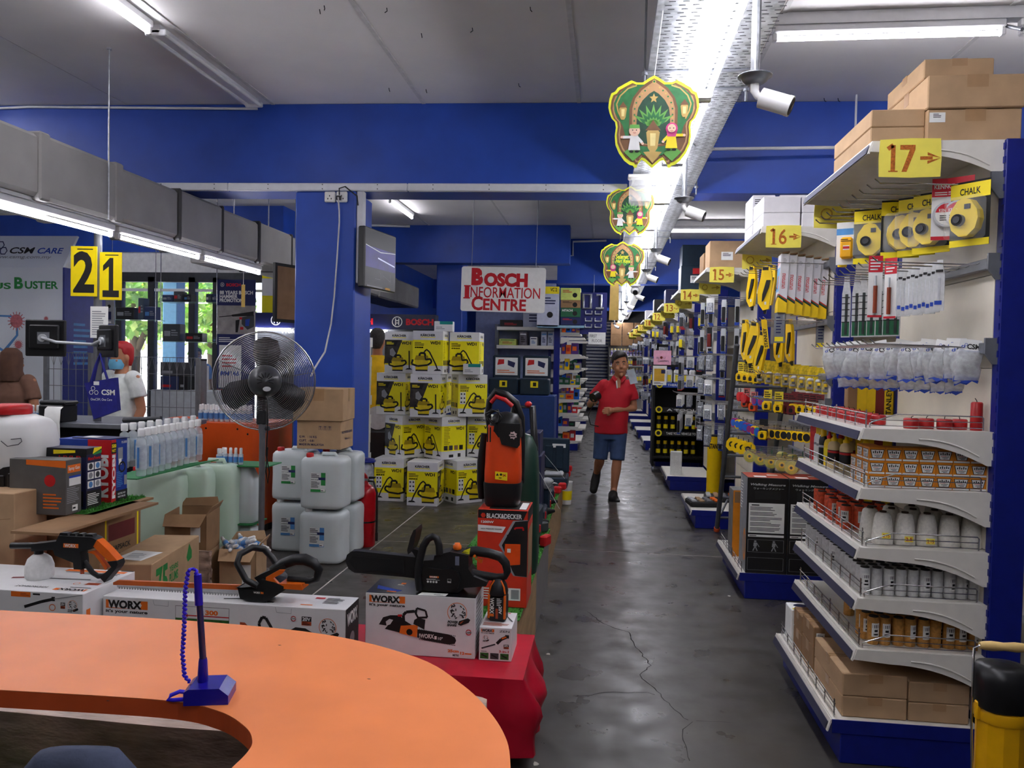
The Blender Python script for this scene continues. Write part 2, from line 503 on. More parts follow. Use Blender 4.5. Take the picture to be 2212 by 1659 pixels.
# ---------------------------------------------------------------- outside
struct('ground', MB().b2((-40,11.2,-.3),(-4.9,70,-.05), mat('sunlit pavement',(190,188,180),.9, scale=.6)))
struct('road', MB().b2((-40,17,-.049),(-4.9,26,-.03), mat('grey road',(140,140,140),.9, scale=.6)))
LEAFM = [mat('leaves light',(196,220,120),.7, noise=.25, scale=4), mat('leaves mid',(140,184,90),.7, noise=.25, scale=4)]
BARK = mat('bark',(96,76,58),.9, bump=.3)
def tree(x, y, h, r, lab, k):
 t = thing('street_tree', lab, 'tree',(x, y,-.05),0, 'trees across the street')
 MB().tube([(0,0,0),(.08,0, h*.35),(-.05,.1, h*.6)], [.16,.12,.07], BARK,8).tube([(.08,0, h*.35),(.6,.1, h*.6)], [.09,.04], BARK,6).build('trunk', t)
 mb = MB(); q = random.Random(k)
 for i in range(900):
  a, b, c = q.gauss(0,1), q.gauss(0,1), q.gauss(0,.8)
  L = math.sqrt(a*a+b*b+c*c); s = r*q.uniform(.55,1)/L
  p = Vector((a*s, b*s, h*.66+c*s)); d = .16
  u = Vector((q.uniform(-1,1), q.uniform(-1,1), q.uniform(-1,1))).normalized(); w = u.orthogonal().normalized()
  mb.add([tuple(p-u*d), tuple(p+w*d*.5), tuple(p+u*d), tuple(p-w*d*.5)], [(0,1,2,3)], LEAFM[i % 2])
 mb.build('foliage', t)['kind'] = 'stuff'
for i,(px, d, h, r, lab) in enumerate(((285,17,4.6,1.1, 'leafy sunlit tree seen between the first window posts'),(372,24,5.4,1.7, 'sunlit tree behind the hanging glass shelf outside'),(452,20,4.2,1.2, 'bushy tree beside the pale blue post outside'),(230,27,5.5,2.0, 'tree far across the street left of the first window post'),(330,33,6,2.4, 'tall tree farthest away across the street'))):
 p = aty(px,760, d)
 tree(p.x, d, h, r, lab, i+1)
for i,(px, pw, d) in enumerate(((366,32,14),(200,26,15))):
 a, b = aty(px-pw/2,750, d), aty(px+pw/2,750, d)
 struct('column_%d' % (i+1), MB().b2((a.x, d,-.05),(b.x, d+.3,3.6), mat('pale blue column',(130,186,214),.6),.02))
struct('canopy', MB().b2((-12,11.2,3.3),(-4.9,16,3.45), mat('pale awning',(208,214,214),.5)))
# ---------------------------------------------------------------- air duct
DUCTM = mat('grey duct insulation',(150,148,146),.75, noise=.08, scale=3, bump=.15)
DUCTB = mat('dark duct band',(70,70,70),.7)
DX0, DX1 = -4.25,-3.64
du = thing('air_duct', 'grey insulated air duct running under the ceiling at the left', 'duct')
cuts = [2.2,4.72,5.5,6.35,7.1,7.9,8.75,10,11.2,12.3,13.4,15]
for i,(a, b) in enumerate(zip(cuts, cuts[1:])):
 g = .012*(i % 2)
 MB().b2((DX0-g, a,2.545-g),(DX1+g, b-.004,2.945+g), DUCTM,.025).build('section', du)
for y in (4.72,5.5,6.35,7.1,7.9,8.75):
 w = .05 if y in (5.5,4.72) else .018
 MB().b2((DX0-.02, y-w,2.525),(DX1+.02, y+w,2.965), DUCTM if w > .03 else DUCTB,.012).build('band', du)
for y in (4.3,7.45):
 dfu = MB()
 dfu.b2((DX0+.1, y,2.47),(DX1-.08, y+.62,2.546), DUCTM,.01)
 for k in range(5): dfu.b2((DX0+.16, y+.08+k*.1,2.462),(DX1-.14, y+.1+k*.1,2.472), GREYM)
 dfu.build('diffuser', du)
def rod(name, lab, a, b, r=.006, m=GALV, cat='rod', group=None, extra=None):
 mb = MB().cyl(a, b, r, m, n=6)
 mb.cyl((b[0], b[1], b[2]-.012),(b[0], b[1], b[2]), r*3, m, n=8)
 return mb.build(name, None, label=lab, cat=cat, group=group)
k = 0
for px, yy, lab in ((163,5.32, 'thin steel hanger rod dropping past the side of the near duct'),(1,7.3, ''),(1,8.6, '')):
 if lab: rod('hanger_rod', lab,(DX1+.05, yy,2.52),(DX1+.05, yy, CEIL-.001))
for px, lab in ((505, 'thin rod left of two behind the duct under the far ceiling'),(580, 'thin rod right of two behind the duct under the far ceiling')):
 p = aty(px,500,8.4)
 rod('hanger_rod', lab,(p.x,8.4,2.9 if p.x > DX1 else 2.95),(p.x,8.4, CEIL-.001))
# ================================================================ LIGHTS, TRAY, THINGS THAT HANG
FIX = mat('white fitting',(224,224,226),.35, noise=.03)
def fitting(L=1.22, twin=False, lit=True, wide=.06):
 t = thing('fluorescent_light', 'fitting', 'light')
 b = MB()
 if twin: b.prism([(-.03,0),(.03,0),(.035,.05),(-.035,.05)], frame((0, L/2,0),(1,0,0),(0,0,1)), L, FIX)
 else: b.b2((-wide/2,-L/2,0),(wide/2, L/2,.05), FIX,.008)
 b.build('body', t)
 for x in ((-.055,.055) if twin else (0,)):
  z = -.004 if twin else -.03
  MB().cyl((x,-L/2+.03, z),(x, L/2-.03, z),.0145, GLOW if lit else WHITE, n=10).build('tube', t)
 h = MB()
 for s in (-1,1):
  if twin: h.b2((-.075, s*(L/2-.03),-.02),(.075, s*L/2,.02), FIX,.006)
  else: h.b2((-.02, s*(L/2-.03),-.048),(.02, s*L/2,.0), FIX,.006)
 h.build('tube_holder', t)
 return t
fa = fitting()
X = -3.03
pl = [((X,.55, CEIL-.05),0, 'ceiling tube light at the very top left, over the front counter'),((X,1.8, CEIL-.05),0, 'second lit ceiling tube from the front in the left row'),  # first tube is out of view, added to light the counter
      ((X,3.05, CEIL-.05),0, 'third lit ceiling tube of the left row'),((X,4.3, CEIL-.05),0, 'last lit ceiling tube before the unlit one, at top left'),
      ((-2.93,9.2, CEIL-.05),0, 'ceiling tube in the second bay just behind the beam'),((-2.93,10.95, CEIL-.05),0, 'lit ceiling tube pointing at the far blue wall behind the pillar')]
many(fa, pl, 'ceiling tubes on the left')
fu = fitting(1.5, True, False)
fu.location = (X,5.72, CEIL-.05)
fu['label'] = 'unlit twin tube fitting running to the first blue beam'
fb_ = fitting()  # both rows are unseen tubes, added to brighten the booth
many(fb_, [((x, y, CEIL-.05),0, 'ceiling tube in the %s row over the health booth, %s from the front' % (nm, ORD[i])) for x, nm in ((-6.9, 'outer'),(-5.6, 'inner')) for i, y in enumerate((2.6,4.2,5.6,8.6,10.0)) if x < -6 or y < 6], 'ceiling tubes over the booth')
fd = fitting(1.22)
many(fd, [((-3.72,8.1-.61-1.27*i,2.47),0, 'tube light under the grey duct, %s from its far end' % ORD[i]) for i in range(5)], 'tubes under the duct')
rail = MB().b2((-3.76,1.9,2.52),(-3.68,8.1,2.545), FIX)
rail.build('light_rail', None, label='long white rail that carries the tubes under the duct', cat='rail')
fr = fitting(1.36)
many(fr, [((1.66,5.12,3.62), pi/2, 'bright tube across the top right, above the brown cartons'),((3.1,5.12,3.62), pi/2, 'bright tube cut by the right edge of the picture'),
          ((1.4,12.2,3.60), pi/2, 'far tube across the right aisle under the second beam'),((1.75,1.9,3.62), pi/2, 'tube above the near end of the right shelving'),((3.1,12.2,3.6), pi/2, 'tube right of the far cross tube'),
          ((4.5,5.12,3.62), pi/2, 'tube farthest right in the near cross row')], 'cross tubes on the right')
MB().b2((.98,5.08,3.665),(5.2,5.16, CEIL-.003), FIX).build('light_rail', None, label='white channel that carries the near cross tubes', cat='rail')
MB().b2((.7,12.16,3.645),(3.8,12.24, CEIL-.003), FIX).build('light_rail', None, label='white channel that carries the far cross tubes', cat='rail')
MB().cyl((2.3,5.3, CEIL-.002),(2.38,5.0,3.56),.012, GREYM, n=6).build('brace', None, label='slanting grey brace by the cross tube at top right', cat='brace')
TX0, TX1, TZ = .165,.65,2.95
TRAYM = mat('galvanised tray',(188,192,196),.34,.7, noise=.25, scale=22)
tr = thing('cable_tray', 'long perforated galvanised cable tray above the main aisle', 'cable tray')
SLOT = mat('tray slot',(34,34,36),.8)
yb = [-1.2+2.4*i for i in range(14)]
for a, b in zip(yb, yb[1:]):
 MB().b2((TX0, a, TZ),(TX1, b-.003, TZ+.003), TRAYM).b2((TX0, a, TZ),(TX0+.003, b-.003, TZ+.03), TRAYM).b2((TX1-.003, a, TZ),(TX1, b-.003, TZ+.03), TRAYM).build('length', tr)
sl = MB()
T0 = frame((0,0, TZ),(0,1,0),(1,0,0))
V, Fc = [], []
yy = 1.25; k = 0
while yy < 14:
 for j in range(9):
  x = TX0+.03+j*.0535+(.013 if k % 2 else 0)
  n = len(V)
  V += [(x, yy, TZ-.0012),(x+.026, yy, TZ-.0012),(x+.026, yy+.007, TZ-.0012),(x, yy+.007, TZ-.0012)]
  Fc.append((n, n+3, n+2, n+1))
 yy += .034; k += 1
sl.add(V, Fc, SLOT)
sl.build('slots', tr)['kind'] = 'stuff'
cond = MB().b2((.36,-1.2, TZ-.05),(.44,26, TZ-.003), FIX)
cond.build('light_channel', tr)
ft = fitting(1.22, True)  # nearest two fittings lie out of view, added to brighten counter and near shelf
many(ft, [((.40,-.45+1.25*i, TZ-.1),0, 'twin tube light under the cable tray, %s from the front' % ORD[i]) for i in range(21)], 'twin tubes under the cable tray')
ct = MB().cyl((.33,2.69, TZ-.13),(.50,2.69, TZ-.13),.008, GALV, n=8).cyl((.33,2.69, TZ-.13),(.325,2.69, TZ-.06),.008, GALV, n=8)
ct.build('tube_clip', None, label='small metal arm holding the end of the nearest tray tube', cat='clip')
hp = [(.15,3.85),(.665,4.1),(.15,2.6),(.665,6.3),(.15,8.4),(.665,8.8),(.665,11.4),(.15,11)]
rr = None
for i,(x, y) in enumerate(hp):
 side = 'left' if x < .4 else 'right'
 m_ = MB().cyl((x, y, TZ-.07),(x, y, CEIL-.001),.006, GREYM, n=6).cyl((x, y, TZ-.02),(x, y, TZ-.005),.014, GREYM, n=6).box((x, y, CEIL-.01),(.04,.04,.018), GREYM)
 m_.b2((min(x,.4-.25), y-.012, TZ-.008),(max(x,.4+.25), y+.012, TZ-.0015), GREYM)
 m_.build('tray_hanger', None, label='threaded hanger on the %s side of the tray, %s from the front' % (side, ORD[sum(1 for q in hp if (q[0] < .4) == (x < .4) and q[1] < y)]), cat='hanger', group='hangers of the cable tray')
CAMW = mat('white camera shell',(236,236,234),.35, noise=.02)
def camera_drop(drop):
 t = thing('security_camera', 'camera', 'security camera')
 MB().cyl((0,0,0),(0,0, drop),.017, GALV, n=10).cyl((0,0, drop-.006),(0,0, drop),.06, GALV, n=14).build('pole', t)
 MB().lathe([(.0,-.03),(.03,-.03),(.045,-.02),(.05,-.006),(.062,-.005),(.062,0),(0,0)], GREYM,18).build('ceiling_rose', t)
 MB().tube([(0,0,-.03),(0,0,-.055),(.01,-.005,-.075),(.035,-.012,-.088)], [.016,.016,.014,.012], CAMW,8).build('bracket', t)
 a = Vector((.035,-.01,-.088)); d = Vector((.84,-.25,-.36)).normalized()
 MB().cyl(a-d*.015, a+d*.085,.036, CAMW, n=18).cyl(a+d*.085, a+d*.1,.037, CAMW, n=18).build('housing', t)
 MB().cyl(a+d*.1, a+d*.102,.031, MBLACK, n=16).cyl(a+d*.1, a+d*.104,.012, BLACK, n=12).build('lens', t)
 return t
pl = []
cm = camera_drop(.33)
for i,(px, py, d) in enumerate(((1630,190,3.0),(1477,452,5.15),(1416,553,7.4),(1395,612,9.0),(1372,650,11.6),(1353,668,13.6),(1342,690,15.5),(1331,697,17.5),(1327,712,21))):
 p = aty(px, py, d)
 pl.append(((p.x, d, TZ-.335),0, 'white bullet camera on a drop pole by the cable tray, %s from the front' % ORD[i]))
many(cm, pl, 'bullet cameras along the cable tray')
p = aty(1372,628,9.6)
dm = thing('dome_camera', 'white dome camera with a dark lens hanging behind the third lantern sign', 'security camera',(p.x, p.y, p.z))
MB().ball((0,0,0),.055, CAMW,16,10).cyl((0,0,.05),(0,0,.075),.065, CAMW, n=16).build('body', dm)
MB().cyl((0,-.04,-.02),(0,-.062,-.03),.03, BLACK, n=14).build('lens', dm)
MB().cyl((0,0,.075),(0,0, TZ-p.z),.014, GALV, n=8).build('pole', dm)
PIPE = mat('white conduit pipe',(212,212,214),.4, noise=.03)
def conduit(pts, lab, r=.011):
 mb = MB().tube(pts, r, PIPE,8)
 return mb.build('conduit_pipe', None, label=lab, cat='pipe')
a = on1(0,234,.02); b = on1(60,231,.02); c = on1(556,235,.02)
conduit([tuple(a), tuple(b), tuple(c)], 'white conduit along the top of the first beam at the left')
a = aty(1532,322,6.55); b = aty(1853,318,6.68)
cb = conduit([tuple(a),(b.x+.6, b.y, b.z)], 'white conduit running right from the round junction box below the camera',.013)
MB().cyl((a.x,6.52, a.z),(a.x,6.6, a.z),.03, PIPE, n=14).build('junction_box', None, label='round white junction box at the end of the right hand conduit', cat='junction box')
p = aty(1852,200,6.62)
MB().cyl((p.x,6.64, a.z+.01),(p.x,6.64, CEIL-.001),.009, PIPE, n=8).build('conduit_pipe', None, label='thin white pipe dropping from the ceiling behind the brown cartons', cat='pipe')
a = aty(565,478,12.55); b = aty(565,505,12.55); c = aty(640,478,12.55)
conduit([tuple(b), tuple(a), tuple(c)], 'white bent conduit on the far beam left of the blue pillar',.02)
a = aty(1238,522,13.95); b = aty(1233,552,13.95); c = aty(1310,520,13.95)
conduit([(a.x-.08,13.96, b.z),(a.x,13.96, b.z), tuple(a), tuple(c)], 'white bent conduit between second and third beam by the lantern signs',.017)
a = aty(795,487,12.56)
conduit([tuple(a), tuple(aty(885,489,12.56))], 'white conduit along the far beam beside the lit tube',.02)
sk = on1(706,427,0)
tt = thing('wall_socket', 'white double wall socket at the top of the blue pillar', 'socket',(sk.x,6.575, sk.z-.05))
for i in range(2):
 MB().b2((i*.105,-.028,0),(i*.105+.095,0,.09), WHITE,.008).build('plate', tt)
 m_ = MB()
 for q in ((-.015,.028),(.015,.028),(0,.052)): m_.b2((i*.105+.0475+q[0]-.004,-.0295, q[1]-.006),(i*.105+.0475+q[0]+.004,-.0278, q[1]+.006), INK)
 m_.build('pin_hole', tt)
MB().b2((.115,-.06,.012),(.155,-.0295,.05), BLACK,.006).build('plug', None, label='black plug in the right half of the pillar socket', cat='plug').location = tt.location
q = tt.location
cp = [(q.x+.14,6.5, q.z+.03),(q.x+.136,6.545, q.z-.08)]
for px, py in ((733,480),(728,560),(722,640),(715,700),(702,760),(680,795),(672,812)):
 g = aty(px, py,6.55 if py < 720 else 6.55-(py-720)*.011); cp.append(tuple(g))
MB().tube(cp,.007, mat('grey white cable',(200,200,200),.5),6).build('power_cord', None, label='pale cable hanging from the pillar socket towards the standing fan', cat='cord')
cp = [(q.x+.15,6.5, q.z+.05),(q.x+.155,6.48, q.z+.1),(q.x+.2,6.5, q.z+.12),(PX1+.02,6.55, q.z+.05),(PX1+.03,6.55, q.z-.03)]
MB().tube(cp,.006, BLACK,6).build('power_cord', None, label='short black cord looping over the top of the pillar socket', cat='cord')
TVC = [aty(757,628,6.50), aty(828,637,7.05)]
zt_, zb_ = aty(829,520,7.05).z, aty(829,634,7.05).z
tvx0, tvx1 = aty(768,600,6.62).x+.03, aty(829,600,7.1).x
tv = thing('television', 'flat black television on the side of the blue pillar, showing a blue picture', 'television',(PX1+.085,6.52,2.16), rad(80))
SCR = mat('dark screen',(14,15,24),.4, noise=.05)
SCB = mat('lit blue screen picture',(46,42,116),.4, emit=.15, noise=.3, scale=6)
MB().b2((0,-.02,0),(.62,.045,.52), BLACK,.01).build('case', tv)
TF = frame((0,-.0205,0),(1,0,0),(0,0,1))
m_ = MB().rect(TF,.018,.04,.602,.502, SCR).rect(TF,.02,.18,.6,.36, SCB,.001).line(TF, [(.25,.275),(.59,.235)],.012, mat('screen glint',(200,205,235),.4, emit=.2),.0016)
m_.line(TF, [(.02,.365),(.3,.33),(.6,.355)],.006, SILVER,.0018).line(TF, [(.2,.09),(.3,.09),(.3,.15)],.004, GREYP,.0018).line(TF, [(.36,.13),(.5,.09),(.5,.15)],.004, GREYP,.0018)
m_.rect(TF,.4,.012,.5,.03, mat('amber print',(214,160,60),.5),.001).rect(TF,.05,.014,.35,.024, GREYP,.001)
m_.build('screen', tv)
MB().b2((.1,.045,.2),(.2,.13,.35), BLACK).build('wall_arm', tv)
LY = mat('neon yellow board',(238,244,40),.5, noise=.02)
LG = mat('festive green print',(38,122,62),.5, noise=.15, scale=40)
LGD = mat('festive dark green print',(18,74,48),.5, noise=.2, scale=30)
LGL = mat('festive light green print',(104,176,74),.5)
LB = mat('festive brown print',(124,84,48),.5, noise=.1)
LT = mat('festive tan print',(196,150,100),.5)
LGO = mat('festive gold print',(206,172,92),.45)
LCR = mat('festive cream print',(244,226,150),.5)
PINK = mat('pink print',(222,70,140),.5)
FACE = mat('flesh print',(248,206,176),.5)
def mirror(h):
 return h + [(-u, v) for u, v in h[::-1] if abs(u) > 1e-6]
def lantern_sign(s, lab, loc, writing=False, back=False):
 t = thing('lantern_sign', lab, 'hanging sign', loc, rad(2), 'festive signs under the cable tray')
 out = [(0,1),(.1,.95),(.25,.85),(.38,.85),(.5,.9),(.62,.84),(.8,.74),(.86,.66),(.94,.62),(.98,.5),(1.0,.32),(.97,.2),(.92,.08),(.84,.0),(.82,-.12),(.84,-.3),(.82,-.5),(.74,-.68),(.62,-.84),(.5,-.93),(.42,-.95),(.4,-.99),(.34,-.99),(.33,-.93),(.24,-.82),(.16,-.86),(0,-1.0)]
 T = frame((0,0,0),(s,0,0),(0,0, s))
 O = mirror([(u*.98, v) for u, v in out])
 MB().prism(O, T @ TR(0,0,-.006/s*0),-.004/1, LY).build('board', t)
 d = MB()
 w = 1/s
 def sh(k, dy=0): return mirror([(u*k, v*k+dy) for u, v in out])
 d.poly(sh(.93), T, LB,.0006).poly(sh(.885), T, LT,.0010).poly(sh(.85), T, LB,.0014)
 d.poly(mirror([(0,.8),(.4,.8),(.62,.72),(.78,.58),(.86,.4),(.84,.22),(.74,.04),(.66,-.08),(.6,-.3),(0,-.4)]), T, LG,.0018)
 ln = [(u*.93, v) for u, v in ((.4,.78),(.6,.72),(.78,.56),(.86,.38),(.82,.22),(.74,.06))]
 for sg in (1,-1): d.line(T, [(sg*u, v) for u, v in ln],.03, LGO,.0022)
 d.poly(mirror([(0,.93),(.12,.86),(.3,.72),(.45,.52),(.52,.3),(.52,-.45),(.3,-.6),(0,-.62)]), T, LB,.0024)
 d.poly(mirror([(0,.87),(.1,.8),(.26,.68),(.4,.5),(.46,.28),(.46,-.45),(0,-.52)]), T, LT,.0028)
 d.poly(mirror([(0,.66),(.1,.6),(.24,.46),(.33,.3),(.36,.1),(.36,-.45),(0,-.5)]), T, LGD,.0032)
 for i in range(13):                                             # beads of the arch
  v = -.05+i*.065
  u = .41 if v < .2 else .41*max(0,1-((v-.2)/.62)**2.2)
  for sg in (1,-1): d.disc(T, sg*u, v,.02,(LGO, LG)[i % 2],.0036,8)
 d.disc(T,0,.86,.04, LGO,.0036).disc(T,0,.86,.024, LG,.004)
 d.poly([(.1*(1 if i % 2 == 0 else .45)*sin(2*pi*i/10),.5+.11*(1 if i % 2 == 0 else .45)*cos(2*pi*i/10)) for i in range(10)], T, LGO,.0036)
 for a in range(-3,4):                                          # mandala leaves
  for L in (.5,.36,.22):
   an = a*.34; c, q = sin(an), cos(an)
   d.poly([(0,-.12),(c*L*.6+q*.05,-.12+q*L*.6-c*.05),(c*L,-.12+q*L),(c*L*.6-q*.05,-.12+q*L*.6+c*.05)], T, LGL if L in (.5,.22) else LG,.0036+(.5-L)*.002)
 if writing:
  d.txt(T, 'Selamat',-.3,.22,.28,.42, LY,.02,.0056,.3).txt(T, 'Hari Raya',-.3,.0,.34,.2, LY,.02,.0056,.3)
 def lamp(u, v, k):
  d.poly([(u-.09*k, v+.16*k),(u-.14*k, v+.1*k),(u-.1*k, v-.22*k),(u-.05*k, v-.3*k),(u+.05*k, v-.3*k),(u+.1*k, v-.22*k),(u+.14*k, v+.1*k),(u+.09*k, v+.16*k)], T, LGO,.0042)
  d.poly([(u-.16*k, v+.14*k),(u-.05*k, v+.28*k),(u, v+.36*k),(u+.05*k, v+.28*k),(u+.16*k, v+.14*k)], T, LB,.0046)
  d.poly([(u-.06*k, v+.08*k),(u-.05*k, v-.18*k),(u+.05*k, v-.18*k),(u+.06*k, v+.08*k)], T, LCR,.005)
 lamp(0,-.34,1.05); lamp(-.66,.22,.6); lamp(.66,.27,.6)
 d.poly(mirror([(0,-.56),(.3,-.52),(.34,-.6),(.22,-.72),(0,-.78)]), T, LG,.004).poly(mirror([(0,-.64),(.2,-.66),(0,-.9)]), T, LGO,.0044)
 for sg in (-1,1): d.poly([(sg*.4,-.5),(sg*.62,-.66),(sg*.42,-.86),(sg*.22,-.68)], T, LGL,.004)
 for sg, body, cap, hy in ((-1, PAPER, LGL,-.2),(1, YELP, PINK,-.16)):
  if writing: sg = -sg
  u = sg*.4
  d.poly([(u-.08, hy-.1),(u-.13, hy-.42),(u+.13, hy-.42),(u+.08, hy-.1)], T, body,.006)
  d.line(T, [(u+sg*.05, hy-.14),(u+sg*.25, hy-.14)],.06, body,.0062).line(T, [(u-sg*.06, hy-.14),(u-sg*.17, hy-.26)],.06, body,.0062)
  d.disc(T, u+sg*.27, hy-.14,.03, FACE,.0064).disc(T, u-sg*.18, hy-.28,.03, FACE,.0064)
  if cap is PINK:
   d.disc(T, u, hy,.13, PINK,.0066,16).poly([(u-.12, hy),(u+.12, hy),(u+.09, hy-.17),(u-.09, hy-.17)], T, PINK,.0066).disc(T, u, hy+.01,.09, FACE,.007)
  else:
   d.disc(T, u, hy,.12, FACE,.0066,16).poly([(u-.115, hy+.05),(u-.1, hy+.13),(u+.1, hy+.13),(u+.115, hy+.05)], T, cap,.007)
  for e in (-.04,.04): d.disc(T, u+e, hy+.01,.013, INK,.0076,8)
  d.line(T, [(u-.03, hy-.045),(u, hy-.055),(u+.03, hy-.045)],.01, mat('red print',(190,40,40),.5),.0076)
  for e in (-.06,.06): d.disc(T, u+e, hy-.45,.05, INK,.0062,8,.025)
 d.build('printed_face', t)
 return t
for i,(px, py, d, half, lab, wr) in enumerate(((1411,263,3.2,97, 'largest lantern shaped festive sign, nearest under the tray', False),(1361,455,6.0,52, 'middle lantern shaped festive sign, behind the largest one', False),(1344,570,7.6,48, 'smallest lantern sign with yellow lettering, lowest of the three', True))):
 p = aty(px, py, d)
 s = half*p.y/F
 t = lantern_sign(s, lab,(p.x, p.y, p.z), wr)
 MB().cyl((0,.002, s*.97),(max(.004,.19-p.x),.002, TZ-p.z),.0018, PAPER, n=5).build('string', t)
dl = aty(1383,390,5.9)
MB().box((dl.x, dl.y,2.82),(.16,.1,.2), mat('smoky clear plastic',(190,190,190),.2, noise=0, alpha=.4),.02).box((dl.x, dl.y,2.925),(.18,.12,.02), WHITE,.005).build('lamp_housing', None, label='clear lamp housing between the two upper lantern signs', cat='lamp')
pst = aty(1327,640,10)
MB().prism([(-.06,-.3),(.06,-.3),(.05,.3),(-.05,.3)], frame((pst.x,10, pst.z),(1,0,0),(0,0,1)),-.004, LGO).cyl((pst.x,10, pst.z+.3),(.2,10, TZ),.002, PAPER, n=4).build('hanging_banner', None, label='narrow gold patterned strip hanging under the smallest lantern sign', cat='hanging sign')
# ================================================================ GONDOLA ENDS ALONG THE RIGHT OF THE AISLE
STRIP = mat('navy price strip',(58,60,82),.3, noise=.1, scale=8)
XB = 1.525                                                         # face of the back panels
XO = {3.18: -.06,5.36: -.055,7.6: -.13,9.85: -.19,12.1: -.23,14.35: -.27,16.6: -.31,18.85: -.35,21.1: -.39,23.35: -.43}
XS = list(XO.values())
def bracket_plate(mb, xf, xb, y, z, h=.13):
 pts = [(xf,0),(xb,0),(xb,-h),(xb-.03,-h)]
 n = 8
 for i in range(n+1):
  a = i/n
  x = xb-.05-(xb-.05-xf-.12)*a
  pts.append((x,-.05-(h-.06)*(1-a)**2.2))
 pts += [(xf+.02,-.042),(xf-.012,-.04)]
 mb.prism(pts, frame((0, y+.0015, z),(1,0,0),(0,0,1)),.003, WHITEM)
 rb = [(xb-.06-(xb-.1-xf-.16)*i/6,-.035-(h-.07)*(1-i/6)**2.2) for i in range(7)]
 mb.tube([(x, y-.003*0-.002, z+v) for x, v in rb],.0035, WHITEM,5)
def gondola(y0, tag_, shelves, rails, detail=True):
 TOPZ = 2.42 if y0 < 4 else 2.47
 g = thing('gondola_end', 'white and blue shelving end %s' % tag_, 'shelving',(XO.get(round(y0,2),0), y0,0),0, 'gondola ends along the right of the aisle')
 for yy in (-.02,1.0):
  MB().b2((XB, yy,0),(XB+.12, yy+.05, TOPZ), BLUEM,.004).build('upright', g)
 if detail:
  m_ = MB()
  for i in range(42): m_.b2((XB-.004,-.018,.25+i*.052),(XB+.001,.0,.275+i*.052), BLUEM)
  m_.build('slot_edge', g)['kind'] = 'stuff'
 zs = [.2,.52,.86,1.20,1.56,1.92, TOPZ]
 for a, b in zip(zs, zs[1:]):
  MB().b2((XB,.032, a+.002),(XB+.02,.998, b-.002), CREAM).build('back_panel', g)
 MB().b2((1.005,.0,0),(XB,1.0,.12), BLUEM,.004).build('plinth', g)
 def shelf(xf, z, near, guard, top=False):
  s = MB().b2((xf,.003, z-.022),(XB-.002,.997, z), WHITEM).build('shelf', g)
  T = frame((xf-.012,0, z),(0,1,0),(.35,0,.94))
  MB().prism([(0,0),(1.0,0),(1.0,-.05),(0,-.05)], frame((xf-.002,0, z),(0,1,0),(.3,0,.95)),-.006, WHITEM).build('lip', s)
  MB().prism([(.012,-.012),(.988,-.012),(.988,-.046),(.012,-.046)], frame((xf-.0115,0, z),(0,1,0),(.3,0,.95)),-.002, STRIP).build('price_strip', s)
  if near:
   for yy in (-.003,1.0):
    b = MB(); bracket_plate(b, xf-.004, XB+.01, yy, z); b.build('bracket', s)
  else:
   MB().b2((xf-.004,-.004, z-.05),(XB,.0, z+.003), BLUEM).build('bracket', s)
  if guard:
   w = MB()
   for h, r in ((.012,.0018),(.034,.0018),(.056,.0028)):
    w.tube([(xf+.012,.02, z+h),(xf+.012,.98, z+h)], r, CHROME,5)
   for i in range(8):
    for e in (-.004,.004): w.cyl((xf+.012,.03+i*.134+e, z),(xf+.012,.03+i*.134+e, z+.056+(.016 if i in (0,3,7) else 0)),.0018, CHROME, n=5, caps=False)
   w.build('wire_mesh', s)
   if guard > 1:
    w = MB()
    for h in (.012,.034): w.tube([(xf+.02,.015, z+h),(XB-.03,.015, z+h),(XB-.03,.015, z+.004)],.0018, CHROME,5)
    w.tube([(xf+.022,.015, z+.003),(xf+.02,.015, z+.02),(xf+.03,.015, z+.026),(xf+.12,.015, z+.058),(XB-.035,.015, z+.056),(XB-.03,.015, z+.05),(XB-.03,.015, z+.004)],.0028, CHROME,5)
    w.build('wire_mesh', s)
  return s
 shelf(.975,.17, False,1 if detail else 0)
 for z in shelves: shelf(1.06, z, True,2 if detail else 0)
 shelf(1.06, TOPZ, True,0)
 for z, n, L in rails:
  r = MB().b2((XB-.045,.0, z-.03),(XB-.02,1.0, z+.012), GREYM,.003).build('hook_rail', g)
  MB().prism([(0,.03),(.05,.03),(.05,-.07),(.03,-.07),(0,-.03)], frame((XB-.045,.0, z),(1,0,0),(0,0,1)),.012, GREYM).build('rail_end', r)
  for i in range(n):
   y = .06+.88*i/max(1, n-1)
   MB().tube([(XB-.045, y, z),(XB-.06, y, z-.006),(XB-L, y, z+.004),(XB-L-.02, y, z+.022)],.003, CHROME,6).build('hook', r)
 return g
EC = [3.18,5.36,7.6,9.85,12.1,14.35,16.6,18.85,21.1,23.35]
ENDTAG = ['nearest to the counter, with sign seventeen', 'second, with sign sixteen', 'third, with sign fifteen', 'fourth, with sign fourteen', 'fifth, with sign thirteen', 'sixth, with sign twelve', 'seventh, with sign eleven', 'eighth, with sign ten', 'ninth, with sign nine', 'tenth and farthest, with sign eight']
gondola(EC[0], ENDTAG[0], [.455,.655,.855,1.085,1.318], [(2.27,10,.42),(1.965,11,.42),(1.645,11,.42)])
gondola(EC[1], ENDTAG[1], [], [(2.24,8,.45),(1.86,8,.42),(1.50,9,.42),(1.32,9,.42),(1.13,9,.42),(.93,9,.42)])
for i in range(2,10):
 gondola(EC[i], ENDTAG[i], [], [(2.2,6,.42),(1.92,6,.42),(1.66,6,.42),(1.42,6,.42),(1.18,6,.42),(.94,6,.42)] if i < 6 else [(2.1,4,.42),(1.7,4,.42),(1.3,4,.42),(.95,4,.42)], False)
